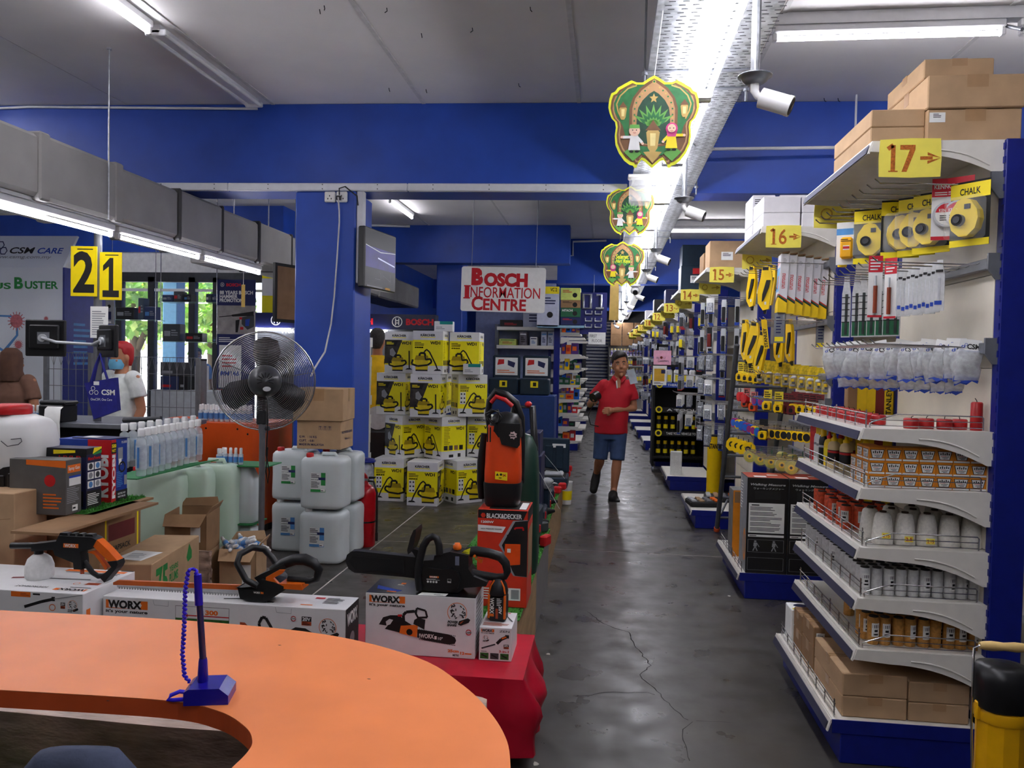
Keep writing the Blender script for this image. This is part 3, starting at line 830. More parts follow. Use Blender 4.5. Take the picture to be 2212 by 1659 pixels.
for i in range(10):
 r = thing('shelving_row', 'row of shelving running right behind gondola end %s' % ENDTAG[i].split(',')[0].replace('nearest to the counter', 'nearest').strip(), 'shelving',(XS[i], EC[i],0),0, 'rows of shelving behind the gondola ends')
 MB().b2((1.66,.49,0),(6.6,.53,2.3), CREAM).build('back_panel', r)
 for sgn in (0,1):
  for z in (.18,.6,1.0,1.4,1.8):
   MB().b2((1.66,.08 if sgn == 0 else .53, z-.03),(6.6,.49 if sgn == 0 else .94, z), WHITEM).build('shelf', r)
 MB().b2((1.66,.1,0),(6.6,.92,.1), BLUEM).build('plinth', r)
STEN = mat('stencilled brown ink',(196,108,32),.7, noise=.25, scale=120)
STEN2 = mat('brown ink showing through',(206,168,62),.7, noise=.3, scale=90)
def arrow(mb, T, u, v, w, h, m, th):
 mb.line(T, [(u, v),(u+w*.6, v)], th*1.6, m).poly([(u+w*.35, v+h*.5),(u+w, v),(u+w*.35, v+h*.24)], T, m,.001).poly([(u+w*.35, v-h*.5),(u+w, v),(u+w*.35, v-h*.24)], T, m,.001)
for i in range(10):
 no = str(17-i)
 w, h = .223,.147
 x0 = 1.075+XS[i]
 zt_ = 2.475 if i else 2.425
 t = thing('aisle_sign', 'yellow paper sign with the number %s and an arrow' % 'seventeen sixteen fifteen fourteen thirteen twelve eleven ten nine eight'.split()[i], 'sign',(x0, EC[i]-.012, zt_-h),0, 'yellow aisle signs')
 pts = [(0,.004),(w*.5,0),(w,.003),(w+.002, h*.5),(w-.002, h),(w*.5, h+.002),(.002, h-.003),(-.002, h*.5)]
 MB().prism(pts, XZ,-.0012, YPAPER).build('sheet', t)
 d = MB()
 if no == '17' or no == '11' or no[0] == '1':
  d.line(XZ, [(.03, h*.74),(.05, h*.84),(.05, h*.18)],.016, STEN).rect(XZ,.034, h*.15,.068, h*.18, STEN,.001)
  if no == '17': d.poly([(.075, h*.84),(.13, h*.84),(.13, h*.72),(.1, h*.15),(.082, h*.15),(.11, h*.72),(.075, h*.72)], XZ, STEN,.001)
  else: d.txt(XZ, no[1],.082, h*.16,.132, h*.84, STEN,.012)
 else: d.txt(XZ, no,.05, h*.16,.12, h*.84, STEN,.012)
 arrow(d, XZ,.148, h*.5,.075, h*.3, STEN,.008)
 d.build('lettering', t)
 t2 = thing('aisle_sign', 'yellow sheet on the far corner of the gondola end behind sign %s' % 'seventeen sixteen fifteen fourteen thirteen twelve eleven ten nine eight'.split()[i], 'sign',(x0+.02, EC[i]+1.008, zt_-h-.02),0, 'yellow sheets seen from behind')
 MB().prism(pts, XZ,-.0012, YPAPER).build('sheet', t2)
 d = MB(); d.ring(XZ,.06, h*.5,.03, STEN2,.007); d.line(XZ, [(.13, h*.45),(.19, h*.5)],.008, STEN2); d.poly([(.18, h*.34),(.22, h*.5),(.18, h*.62)], XZ, STEN2,.001)
 d.build('show_through', t2)
# ---------------------------------------------------------------- goods
def carton(name, label, w, d, h, loc, rz=0, m=CARD, cat='box', group=None, tape=True, sticker=None, lid=False):
 t = thing(name, label, cat, loc, rz, group)
 MB().box((0,0, h/2),(w, d, h), m,.004).build('carton', t)
 if tape:
  MB().b2((-w/2-.0008,-.025, h*.6),(w/2+.0008,.025, h+.0008), TAPE).build('tape', t)
  MB().b2((-w/2+.003,-.0012, h),(w/2-.003,.0012, h+.0012), mat('carton seam',(110,78,50),.9)).build('seam', t)
  T = fr_front(w, d, h)
  MB().rect(T, w*.4, h*.62, w*.62, h, TAPE,.0008).build('tape', t)
 if sticker:
  T = fr_front(w, d, h)
  u, v, a, b = sticker
  MB().rect(T, u*w, v*h,(u+a)*w,(v+b)*h, PAPER,.0012).greek(T,(u+.04)*w,(v+b*.45)*h,(u+a-.04)*w,(v+b*.9)*h,3, INK,.0016).build('sticker', t)
 return t
_n0 = set(o.name for o in col.objects)
Z = 2.422
carton('cardboard_box', 'brown carton with barcode label, bottom of the tall stack on nearest shelving',.34,.42,.125,(1.415,3.42, Z),0, sticker=(.02,.6,.17,.3))
carton('cardboard_box', 'large brown carton, middle of the tall stack on nearest shelving',.35,.44,.125,(1.415,3.42, Z+.126),0)
carton('cardboard_box', 'small brown carton topmost of the tall stack on nearest shelving',.255,.40,.075,(1.365,3.44, Z+.252),0)
carton('cardboard_box', 'brown carton, lower of the low pair beside the tall stack',.2,.5,.065,(1.145,3.48, Z),0, tape=False)
carton('cardboard_box', 'brown carton, upper of the low pair beside the tall stack',.2,.5,.068,(1.145,3.48, Z+.066),0, tape=False)
def spool(name, label, r, h, m, core, cone=False, tag_=None, loc=(0,0,0)):
 t = thing(name, label, 'spool', loc)
 if cone: MB().lathe([(r*.9,0),(r, h*.04),(r*.97, h*.2),(r*.9, h*.5),(r*.8, h*.8),(r*.68, h*.95),(r*.5, h)], m,18).build('yarn', t)
 else: MB().lathe([(r*.9,0),(r, h*.03),(r*.99, h*.3),(r, h*.33),(r*.98, h*.6),(r, h*.64),(r*.99, h*.95),(r*.86, h)], m,16).build('yarn', t)
 MB().cyl((0,0, h),(0,0, h+(.006 if cone else .003)), r*(.32 if cone else .8), core, n=14).build('core', t)
 if tag_:
  a0 = tag_ if isinstance(tag_, float) else 4.0
  V = []; n = 8; rr = r*1.012
  for i in range(n+1):
   a = a0+1.5*i/n
   V += [(rr*cos(a), rr*sin(a), h*.3),(rr*cos(a), rr*sin(a), h*.8)]
  mb = MB().add(V, [(2*i,2*i+2,2*i+3,2*i+1) for i in range(n)], PAPER, True)
  for z0, z1, s0, s1 in ((.62,.74,.1,.9),(.36,.42,.2,.8),(.48,.56,.3,.7)):
   V = []
   for i in range(5):
    a = a0+1.5*(s0+(s1-s0)*i/4)
    V += [(rr*1.004*cos(a), rr*1.004*sin(a), h*z0),(rr*1.004*cos(a), rr*1.004*sin(a), h*z1)]
   mb.add(V, [(2*i,2*i+2,2*i+3,2*i+1) for i in range(4)], INK, True)
  mb.build('label', t)
 return t
YARNO = mat('orange twine',(232,92,56),.6, noise=.15, scale=90, bump=.2)
YARNW = mat('white twine',(226,222,212),.6, noise=.08, scale=90, bump=.2)
YARNS = mat('silver white twine',(216,216,214),.5, noise=.08, scale=90, bump=.2)
YARNB = mat('tan twine',(196,140,66),.6, noise=.18, scale=90, bump=.2)
Y0 = EC[0]
cn = thing('candle', 'candle', 'candle')
WAX = mat('red wax',(168,30,30),.35, noise=.08)
MB().lathe([(.026,0),(.028,.004),(.028,.036),(.024,.04),(0,.039)], WAX,14).build('wax', cn)
MB().tube([(0,0,.038),(.002,0,.046),(.008,0,.048)],.0016, MBLACK,5).build('wick', cn)
pl = []
for j in range(2):
 for i in range(8):
  pl.append(((1.115+.058*j+.004*i*(j), Y0+.24+.093*i,1.319), i*.7, 'short red candle, %s from the near end in the %s row' % (ORD[i],('outer', 'inner')[j])))
for i in range(4): pl.append(((1.24+.062*i, Y0+.075+.014*(i % 2),1.319), i*.5, 'short red candle, %s from the left along the near edge of the top wire shelf' % ORD[i]))
many(cn, pl, 'red candles on the upper wire shelf')
cn = thing('candle', 'tall red candle with bent wick at the back of the upper wire shelf', 'candle',(1.475, Y0+.06,1.319))
MB().lathe([(.021,0),(.022,.004),(.021,.105),(.017,.11),(0,.108)], WAX,14).build('wax', cn)
MB().tube([(0,0,.108),(-.002,0,.116),(-.008,0,.124)],.0015, MBLACK,5).build('wick', cn)
def glue(name, label, r, h, body, cap, band, capx=True):
 t = thing(name, label, 'bottle')
 MB().lathe([(r*.92,0),(r,.006),(r, h*.62),(r*.8, h*.72),(r*.4, h*.76),(r*.4, h*.78)], body,16, sq=(1,.75,.8)).build('bottle', t)
 MB().lathe([(r*.5, h*.77),(r*.5, h*.84),(r*.3, h*.86),(r*.14, h),(0, h)] if capx else [(r*.62, h*.7),(r*.62, h*.98),(r*.5, h),(0, h)], cap,12).build('cap', t)
 MB().lathe([(r*1.015, h*.2),(r*1.015, h*.52)], band[0],16, sq=(1,.75,.8)).lathe([(r*1.02, h*.44),(r*1.02, h*.5)], band[1],16, sq=(1,.75,.8)).build('label', t)
 return t
GLU = mat('amber glue bottle',(214,190,140),.3, noise=.05)
g1 = glue('glue_bottle', '',.03,.165, GLU, YELLOW,(INK, RED))
many(g1, [((1.13, Y0+.52,1.086), rad(-60), 'amber glue bottle with yellow nozzle, nearest the boxes'),((1.10, Y0+.6,1.086), rad(-60), 'amber glue bottle with yellow nozzle, second from the boxes'),
          ((1.17, Y0+.62,1.086), rad(-60), 'amber glue bottle with yellow nozzle in the second rank'),((1.21, Y0+.5,1.086), rad(-60), 'amber glue bottle with yellow nozzle behind the nearest one'),((1.24, Y0+.6,1.086), rad(-60), 'rearmost amber glue bottle with yellow nozzle')], 'amber glue bottles')
g2 = glue('glue_bottle', '',.026,.17, YELLOW, RED,(YELP, YELP))
many(g2, [((1.10, Y0+.68,1.086), rad(-60), 'yellow glue bottle with a red nozzle, nearer of the pair'),((1.16, Y0+.71,1.086), rad(-60), 'yellow glue bottle with a red nozzle, farther of the pair')], 'yellow glue bottles')
g3 = glue('glue_bottle', '',.024,.19, WHITE, YELLOW,(PAPER, GREYP), False)
many(g3, [((1.095, Y0+.8,1.086), rad(-60), 'white tall bottle with yellow cap, nearest of three'),((1.1, Y0+.865,1.086), rad(-60), 'white tall bottle with yellow cap, middle of three'),((1.155, Y0+.83,1.086), rad(-60), 'white tall bottle with yellow cap, rear of three')], 'white capped bottles')
g4 = glue('glue_bottle', '',.022,.185, BLACK, YELLOW,(BLACK, SILVER), False)
many(g4, [((1.09, Y0+.745,1.086), rad(-60), 'black tall bottle with yellow cap between white and yellow bottles'),((1.21, Y0+.78,1.086), rad(-60), 'black tall bottle with yellow cap at the back')], 'black capped bottles')
carton('adhesive_box', 'narrow red printed box at the far left of the second wire shelf',.05,.03,.17,(1.1, Y0+.93,1.086), rad(-60), mat('red printed card',(206,40,44),.5, noise=.2, scale=50), tape=False)
OBX = mat('orange printed card',(226,138,30),.5, noise=.06)
def small_box():
 w, d, h = .0615,.075,.052
 t = thing('small_box', 'box', 'box')
 MB().box((0,0, h/2),(w, d, h), OBX,.0015).build('carton', t)
 m_ = MB()
 for T, ww in ((fr_front(w, d, h), w),(fr_left(w, d, h), d)):
  m_.rect(T,.002,.0, ww-.002,.007, PAPER,.0005).poly([(.012,.009),(ww-.012,.009),(ww-.004,.043),(.004,.043)], T, INK,.0006)
  m_.poly([(.014,.011),(ww-.014,.011),(ww-.007,.041),(.007,.041)], T, PAPER,.0009)
  for k in range(5): m_.rect(T,.014+k*.0075,.028,.018+k*.0075,.035+.003*(k % 2), INK,.0012)
  m_.line(T, [(.016,.024),(.036,.025)],.0016, RED,.0012).line(T, [(.02,.018),(ww-.016,.022)],.002, INK,.0012).line(T, [(.026,.014),(ww-.02,.016)],.002, INK,.0012)
 m_.build('printed_face', t)
 return t
sb = small_box(); pl = []
RW = ['bottom', 'middle', 'top']
for r in range(3):
 for c in range(7):
  pl.append(((1.105+.0625*c, Y0+.075,1.087+.0525*r),0, 'small orange box in the %s layer, %s from the left, second wire shelf' % (RW[r], ORD[c])))
 for k in (1,2):
  if r < 2 or k == 1: pl.append(((1.105, Y0+.075+.0765*k,1.087+.0525*r),0, 'small orange box in the %s layer, %s behind the left corner, second wire shelf' % (RW[r],('directly', 'two')[k-1])))
many(sb, pl, 'small orange boxes stacked in three layers')
s3 = spool('twine_spool', '',.024,.1, YARNO, BLACK, False,3.4)
pl = []
for i in range(6):
 for j in range(3 if i > 1 else 4):
  pl.append(((1.09+.054*j+.01*(i % 2), Y0+.36+.095*i,.856),.4*i+j*.9, 'orange twine spool, %s row from the near end, %s from the aisle, third wire shelf' % (ORD[i], ORD[j])))
many(s3, pl, 'orange twine spools')
sc1 = spool('yarn_cone', '',.041,.125, YARNW, mat('brown cone core',(70,52,40),.8), True)
stk = MB()
pl = []
for i in range(5): pl.append(((1.15+.083*i, Y0+.085,.856), i*.6, 'white twine cone, %s from the left along the near edge, third wire shelf' % ORD[i]))
for i in range(5): pl.append(((1.13+.083*i, Y0+.175,.856), i*.4, 'white twine cone, %s from the left in the second rank, third wire shelf' % ORD[i]))
for i in range(4): pl.append(((1.24+.083*i, Y0+.262,.856), i*.4, 'white twine cone, %s from the left in the third rank, third wire shelf' % ORD[i]))
many(sc1, pl, 'white twine cones')
for i,(x, z) in enumerate(((1.15,.885),(1.235,.875),(1.315,.87))):
 T = frame((x-.015, Y0+.085-.0425, z),(1,0,0),(0,.1,1))
 MB().rect(T,0,0,.032,.022, YPAPER,.0).txt(T,('2.15', '2.5', '2.15')[i],.004,.004,.028,.017, RED,.02,.0006).build('price_tag', None, label='yellow handwritten price tag on the %s white cone of the near rank' % ORD[i], cat='price tag')
s4 = spool('twine_spool', '',.0215,.105, YARNS, BLACK, False,4.0)
s4.children[-1].name = 'label'
pl = []
for i in range(10): pl.append(((1.085+.0455*i, Y0+.075,.656),(.0,1.9,.3,1.2,2.5,.2,3.0,.4,.8,1.1)[i], 'white twine spool, %s from the left along the near edge, fourth wire shelf' % ORD[i]))
for r in range(2):
 for i in range(10): pl.append(((1.085+.0455*i, Y0+.125+.05*r,.656), i*1.1+r, 'white twine spool, %s from the left in the %s rank, fourth wire shelf' % (ORD[i], ORD[r+1])))
for i in range(13): pl.append(((1.085+(.004 if i % 2 else 0), Y0+.228+.0575*i,.656), i*1.3, 'white twine spool, %s along the aisle edge behind the near ranks, fourth wire shelf' % ORD[i]))
many(s4, pl, 'white twine spools')
s5 = spool('twine_spool', '',.0225,.108, YARNB, BLACK, False,4.0)
pl = []
for i in range(9): pl.append(((1.125+.0475*i-.004*(i % 2), Y0+.08,.456),(.2,.1,2.6,.5,.3,2.2,.0,.2,.4)[i], 'tan twine spool, %s from the left along the near edge, fifth wire shelf' % ORD[i]))
for i in range(9): pl.append(((1.115+.0475*i, Y0+.135,.456), i, 'tan twine spool, %s from the left in the second rank, fifth wire shelf' % ORD[i]))
for i in range(4): pl.append(((1.115+.0475*i, Y0+.19,.456), i, 'tan twine spool, %s from the left in the third rank, fifth wire shelf' % ORD[i]))
pl.append(((1.14, Y0+.44,.456),.5, 'lone tan twine spool standing behind the others on the fifth wire shelf'))
many(s5, pl, 'tan twine spools')
ZB = .171
for (x, y, z, w, d, h, lab, st) in ((1.125, Y0+.245, ZB,.245,.42,.083, 'brown carton on the bottom shelf, lower left of the near pair', None),(1.125, Y0+.245, ZB+.084,.245,.42,.09, 'brown carton on the bottom shelf, upper left of the near pair', None),
  (1.365, Y0+.245, ZB,.225,.42,.075, 'brown carton on the bottom shelf, lower one beside the left pair', None),(1.365, Y0+.245, ZB+.076,.225,.42,.08, 'brown carton on the bottom shelf, upper one beside the left pair', None),
  (1.06, Y0+.57, ZB,.12,.2,.12, 'brown carton on the bottom shelf behind the left pair, lower',(.1,.3,.3,.4)),(1.06, Y0+.57, ZB+.121,.12,.2,.09, 'brown carton on the bottom shelf behind the left pair, upper',(.1,.3,.3,.4)),
  (1.05, Y0+.76, ZB,.1,.16,.1, 'brown carton low in the middle of the bottom shelf', None),(1.05, Y0+.76, ZB+.101,.1,.16,.09, 'brown carton high in the middle of the bottom shelf', None)):
 carton('cardboard_box', lab, w, d, h,(x, y, z),0, CARD if y < Y0+.5 else CARDD, sticker=st)
wb = carton('product_box', 'white carton with blue oval print at the far end of the bottom shelf',.14,.13,.17,(1.06, Y0+.915, ZB),0, PAPER, tape=False)
m_ = MB(); T = fr_top(.14,.13,.17); m_.disc(T,.06,.075,.035, NAVY,.001,16,.025); m_.rect(T,.01,.01,.13,.03, YELP,.001); m_.build('printed_face', wb)
for o in list(col.objects):
 if o.name not in _n0 and o.parent is None: o.location.x -= .045
cy = thing('carrying_canister', 'yellow canister with black lid and wooden grip at the bottom right corner', 'canister')
YC = mat('yellow painted canister',(236,176,12),.35, noise=.06)
MB().lathe([(.06,0),(.062,.006),(.062,.64)], YC,10, smooth=False).build('body', cy)
MB().lathe([(.066,.64),(.07,.645),(.07,.72),(.062,.75),(.03,.758),(0,.76)], BLACK,16, sq=(1,.95,.8)).build('lid', cy)
MB().lathe([(.0635,.605),(.0655,.61),(.0655,.632),(.0635,.637)], YC,20).build('rim', cy)
MB().tube([(.066*cos(a),.066*sin(a),.43) for a in [2*pi*i/20 for i in range(20)]],.0022, CHROME,6, closed=True).build('wire_band', cy)
hd = MB()
for s in (-1,1): hd.tube([(s*.068,0,.42),(s*.076,0,.6),(s*.076,0,.795),(s*.06,0,.803)],.003, CHROME,6)
hd.build('wire', cy)
grip_ = MB().lathe([(.009,-.062),(.012,-.05),(.0135,-.03),(.011,0),(.0135,.03),(.012,.05),(.009,.062)], mat('turned wood',(222,188,120),.5, noise=.12),14).build('grip', cy,(0,0,.803))
grip_.rotation_euler = (0, pi/2,0)
cl_ = MB()
for s in (-1,1): cl_.box((s*.066,-.01,.63),(.012,.018,.05), YC,.003)
cl_.build('clasp', cy)
p = aty(2163,1540,2.26)
cy.location = (p.x,2.26,0)
# ================================================================ GOODS ON THE HOOKS
def rounded(w, h, r, n=3, x0=0., y0=0.):
 P = []
 for cx, cy, a0 in ((w/2-r, h/2-r,0),(-w/2+r, h/2-r,90),(-w/2+r,-h/2+r,180),(w/2-r,-h/2+r,270)):
  for i in range(n+1):
   a = rad(a0+90*i/n); P.append((x0+cx+r*cos(a), y0+cy+r*sin(a)))
 return P
def chalk_pack():
 t = thing('chalk_line_pack', 'x', 'tool pack')
 w, h = .115,.19
 c = MB().prism([(-w/2,-h),(w/2,-h),(w/2,0),(-w/2,0)], XZ,-.0015, MBLACK)
 c.rect(XZ,-w/2,-h, w/2,-h+.02, YELP).rect(XZ,-w/2,-.05, w/2,-.006, YELP).txt(XZ, 'CHALK',-.03,-.04,.03,-.02, INK,.02)
 c.build('card', t)
 P = [(.0,-.055),(.018,-.06),(.038,-.09),(.042,-.115),(.034,-.145),(.012,-.165),(-.012,-.165),(-.034,-.145),(-.042,-.115),(-.038,-.09),(-.018,-.06)]
 b = MB().prism(P, XZ,.034, mat('chalk reel yellow',(246,212,8),.35, noise=.03), False)
 b.build('reel', t)
 MB().cyl((-.01,-.034,-.118),(-.01,-.05,-.118),.017, BLACK, n=14).cyl((-.01,-.05,-.118),(-.01,-.053,-.118),.01, DGREY, n=10).box((.012,-.036,-.08),(.016,.004,.014), BLACK).build('crank', t)
 MB().b2((-.052,-.05,-.172),(.052,-.002,-.05), CLEARB,.008).build('bubble', t)
 return t
pl = []
for i,(px, yy) in enumerate(((1886,3.74),(1948,3.55),(1983,3.48),(2015,3.4),(2097,3.2))):
 p = aty(px,400, yy)
 pl.append(((p.x, yy,2.272), rad((-28,-14,-40,-45,-52)[i]), 'yellow chalk reel in a clear pack, %s from the left on the top hooks' % ORD[i]))
ck = chalk_pack(); ck.scale = (1.3,1.3,1.3)
many(ck, pl, 'yellow chalk reels in clear packs')
def powder():
 t = thing('powder_bottle', 'x', 'bottle')
 MB().lathe([(.024,-.15),(.027,-.146),(.027,-.07),(.02,-.06),(.014,-.056)], mat('pale blue powder bottle',(150,168,214),.35),14).lathe([(.0275,-.13),(.0275,-.09)], PAPER,14).build('bottle', t)
 MB().lathe([(.015,-.056),(.015,-.035),(.008,-.012),(0,-.008)], YELLOW,12).build('cap', t)
 MB().tube([(0,0,-.02),(0,.01,.004),(0,0,.01)],.0015, WHITE,5).build('loop', t)
 return t
pl = []
for i,(px, yy) in enumerate(((1868,3.8),(1918,3.64))):
 p = aty(px,400, yy)
 pl.append(((p.x, yy-.02,2.265),0, 'pale blue chalk powder bottle with yellow cap, %s of two on the top hooks' % ('left', 'right')[i]))
many(powder(), pl, 'chalk powder bottles')
def tape_blister():
 t = thing('tape_measure_pack', 'x', 'tool pack')
 w, h = .085,.2
 REDC = mat('red printed blister card',(206,22,44),.4, noise=.03)
 c = MB().prism([(-w/2,-h),(w/2,-h),(w/2,0),(-w/2,0)], XZ,-.0015, PAPER)
 c.rect(XZ,-w/2,-.06, w/2,0, REDC).rect(XZ,-w/2,-h, w/2,-h+.012, REDC).txt(XZ, 'KENNEDY',-.036,-.034,.036,-.02, PAPER,.02).greek(XZ,-.034,-.056,.034,-.042,2, PAPER,.001)
 c.build('card', t)
 m_ = MB().cyl((0,-.003,-.12),(0,-.024,-.12),.041, SILVER, n=20).cyl((0,-.024,-.12),(0,-.0245,-.12),.035, PAPER, n=20)
 T = XZ @ TR(0,0,.0245)
 m_.poly([(.035*cos(a),-.12+.035*sin(a)) for a in [rad(10+160*i/10) for i in range(11)]], T, REDC,.0004).txt(T, 'KENNEDY',-.024,-.113,.024,-.103, PAPER,.02,.0008).greek(T,-.022,-.142,.022,-.122,3, INK,.0008)
 m_.build('tape_reel', t)
 return t
pl = []
for i,(px, yy) in enumerate(((2046,3.28),(2075,3.25))):
 p = aty(px,380, yy); pl.append(((p.x, yy,2.30), rad((-12,-40)[i]), 'red and white blister pack with a round reel, %s on the top hooks' % ('front one', 'half hidden one')[i]))
ck = tape_blister(); ck.scale = (1.2,1.2,1.2)
many(ck, pl, 'red and white reel packs')
def yellow_gadget():
 t = thing('gadget_pack', 'yellow rectangular tool in a pack with blue header at the left of the top hooks', 'tool pack')
 MB().prism([(-.05,-.2),(.05,-.2),(.05,0),(-.05,0)], XZ,-.0015, PAPER).rect(XZ,-.05,-.06,.05,-.03, mat('sky blue print',(80,150,214),.5)).build('card', t)
 MB().box((0,-.02,-.125),(.055,.035,.1), mat('amber yellow plastic',(246,178,14),.35),.008).build('tool', t)
 m_ = MB(); T = XZ @ TR(0,0,.0378); m_.rect(T,-.014,-.135,.014,-.115, PAPER).rect(T,-.014,-.131,.014,-.119, RED,.001).greek(T,-.024,-.098,.024,-.082,2, INK); m_.build('sticker', t)
 return t
t = yellow_gadget(); p = aty(1835,400,3.9); t.location = (p.x,3.9,2.24); t.rotation_euler = (0,0, rad(-25))
def small_bottle_pack():
 t = thing('glue_pack', 'small yellow squeeze bottle hanging lowest at the left of the top hooks', 'tool pack')
 MB().lathe([(.02,-.12),(.022,-.115),(.022,-.05),(.008,-.03),(.004,0),(0,0)], YELLOW,14).lathe([(.0225,-.1),(.0225,-.06)], mat('lime print',(210,220,40),.5),14).build('bottle', t)
 return t
t = small_bottle_pack(); p = aty(1822,485,4.0); t.location = (p.x,4.0,2.16)
BITC = mat('dark bit shaft',(54,60,58),.4,.3, noise=.2)
FILM = mat('milky film pouch',(224,226,226),.25, noise=.08, scale=60, alpha=.62)
BLUEP = mat('blue print',(32,70,176),.5)
GREENP = mat('bottle green print',(24,92,58),.5)
def pouch(w, h, kind):
 t = thing('tool_pouch', 'x', 'tool pouch')
 P = [(-w*.28,0),(w*.28,0),(w*.32,-h*.12),(w/2,-h*.3),(w/2,-h),(-w/2,-h),(-w/2,-h*.3),(-w*.32,-h*.12)]
 m_ = MB().prism(P, XZ,.006, FILM)
 m_.build('pouch', t)
 T = XZ @ TR(0,0,.0064)
 if kind == 'long':
  m_ = MB().b2((-.004,-.009,-h*.96),(.008,-.0066,-h*.3), BITC)
  m_.rect(T,-w*.42,-h*.98, w*.42,-h*.75, GREENP)
  for k in range(5): m_.rect(T,-w*.45,-h*(.36+.1*k), w*.45,-h*(.345+.1*k), INK,.003)
  m_.build('bit', t)
 else:
  m_ = MB().b2((-.004,-.008,-h*.8),(.004,-.0066,-h*.34), SILVER)
  m_.rect(T,-w*.4,-h*.88, w*.3,-h*.8, BLUEP).rect(T,-w*.35,-h*.24, w*.35,-h*.19, INK)
  m_.build('bit', t)
 return t
pl = []
for i,(px, yy) in enumerate(((1831,4.02),(1853,3.96),(1868,3.92),(1886,3.88),(1905,3.84),(1921,3.8),(1938,3.78))):
 p = aty(px,590, yy); pl.append(((p.x, yy,2.0), rad(-38+3*(i % 3)), 'long green printed pouch with a bit, %s from the left on the second hooks' % ORD[i]))
many(pouch(.042,.3, 'long'), pl, 'long pouches with bits')
pl = []
for i in range(12):
 px = 1932+9*i; yy = 3.62-.03*i
 p = aty(px,575, yy); pl.append(((p.x, yy,1.975+.004*(i % 3)), rad(-48+4*(i % 4)), 'slim clear pouch with a small bit, %s from the left on the second hooks' % ORD[i]))
many(pouch(.038,.2, 'short'), pl, 'slim clear pouches')
def red_card():
 t = thing('file_pack', 'x', 'tool pack')
 MB().prism([(-.026,-.245),(.026,-.245),(.026,0),(-.026,0)], XZ,-.001, PAPER).rect(XZ,-.026,-.065,.026,0, MATS['red printed blister card']).rect(XZ,-.026,-.245,.026,-.236, MATS['red printed blister card']).greek(XZ,-.02,-.06,.02,-.01,4, PAPER,.001).build('card', t)
 MB().cyl((0,-.009,-.12),(0,-.009,-.228),.008, mat('reddish wood handle',(150,62,32),.45, noise=.2), n=10).build('handle', t)
 MB().cyl((0,-.009,-.08),(0,-.009,-.12),.004, SILVER, n=8).build('shaft', t)
 return t
pl = []
for i,(px, yy) in enumerate(((1893,3.3),(1926,3.36))):
 p = aty(px,540, yy); pl.append(((p.x, yy,2.0), rad((-10,-50)[i]), 'red headed card with a wooden handled tool, %s on the second hooks' % ('left', 'right')[i]))
many(red_card(), pl, 'red headed cards with wooden handles')
BAG = mat('crinkled clear bag',(216,219,220),.16, noise=.15, scale=45, bump=.5, alpha=.5)
BAGIN = mat('grey white fixings',(176,176,172),.45, noise=.35, scale=120)
def plug_bag(seed):
 q = random.Random(seed)
 t = thing('fixings_bag', 'x', 'bag')
 w, h = .085,.15
 m_ = MB().prism([(-w*.46,-.042),(w*.46,-.04),(w*.44,.006),(-w*.42,.008)], XZ,.002, PAPER)
 T = XZ @ TR(0,0,.0022)
 m_.rect(T,-w*.44,-.04, w*.44,-.036, BLUEP).txt(T, 'CSM',-.01,-.03,.034,-.01, INK,.03)
 for k in range(3): m_.ring(T,-.022+.009*(k % 2)-.001*k,-.022+.008*(k == 1),.006, BLUEP,.0018, n=6)
 m_.build('header', t)
 V = []; n = 10; lv = 6
 for i in range(lv+1):
  z = -.03-(h-.03)*i/lv
  a, b = (w*.47,.006) if i == 0 else (w*(.44+.1*sin(pi*i/lv))+q.uniform(-.006,.006),.004+.02*sin(pi*min(1, i/lv*1.0))+.003)
  if i == lv: a, b = w*.5,.002
  for j in range(n):
   an = 2*pi*j/n
   V.append((a*cos(an)+q.uniform(-.004,.004), b*sin(an)+q.uniform(-.004,.004)-.002, z+q.uniform(-.006,.006)))
 MB().add(V, [(i*n+j,(i+1)*n+j,(i+1)*n+(j+1) % n, i*n+(j+1) % n) for i in range(lv) for j in range(n)], BAG, True).build('bag', t)
 m_ = MB()
 for k in range(14):
  x, z = q.uniform(-.03,.03), q.uniform(-.13,-.06)
  m_.cyl((x, q.uniform(-.008,.006), z),(x+q.uniform(-.02,.02), q.uniform(-.008,.006), z+q.uniform(-.03,.03)),.004, BAGIN if k % 4 else DGREY, n=5)
 m_.build('fixings', t)['kind'] = 'stuff'
 m_ = MB().prism([(-w*.5,-h-.012),(-.02,-h-.004),(0,-h-.014),(.02,-h-.002),(w*.5,-h-.01),(w*.48,-h+.014),(-w*.48,-h+.012)], XZ,.002, BLUEP)
 m_.build('hem', t)
 return t
bp = [plug_bag(5), plug_bag(9)]
pls = [[], []]
for i in range(17):
 px = 1795+18.5*i+6*(i % 3); yy = 4.0-.048*i
 p = aty(px,740, yy)
 pls[i % 2].append(((p.x, yy,1.655+.008*(i % 3)),(rad((i*5) % 7-3), rad(((i*3) % 5-2)*5), rad(-18-12*((i*7) % 4))), 'clear bag of fixings with white header, %s from the left on the third hooks' % ORD[i]))
for i in range(8):
 px = 1830+34*i; yy = 4.0-.09*i
 p = aty(px,770, yy+.1)
 pls[i % 2].append(((p.x, yy+.1,1.61), rad(-40), 'clear bag of fixings behind the front ones, %s from the left on the third hooks' % ORD[i]))
many(bp[0], pls[0], 'clear bags of fixings'); many(bp[1], pls[1], 'clear bags of fixings')
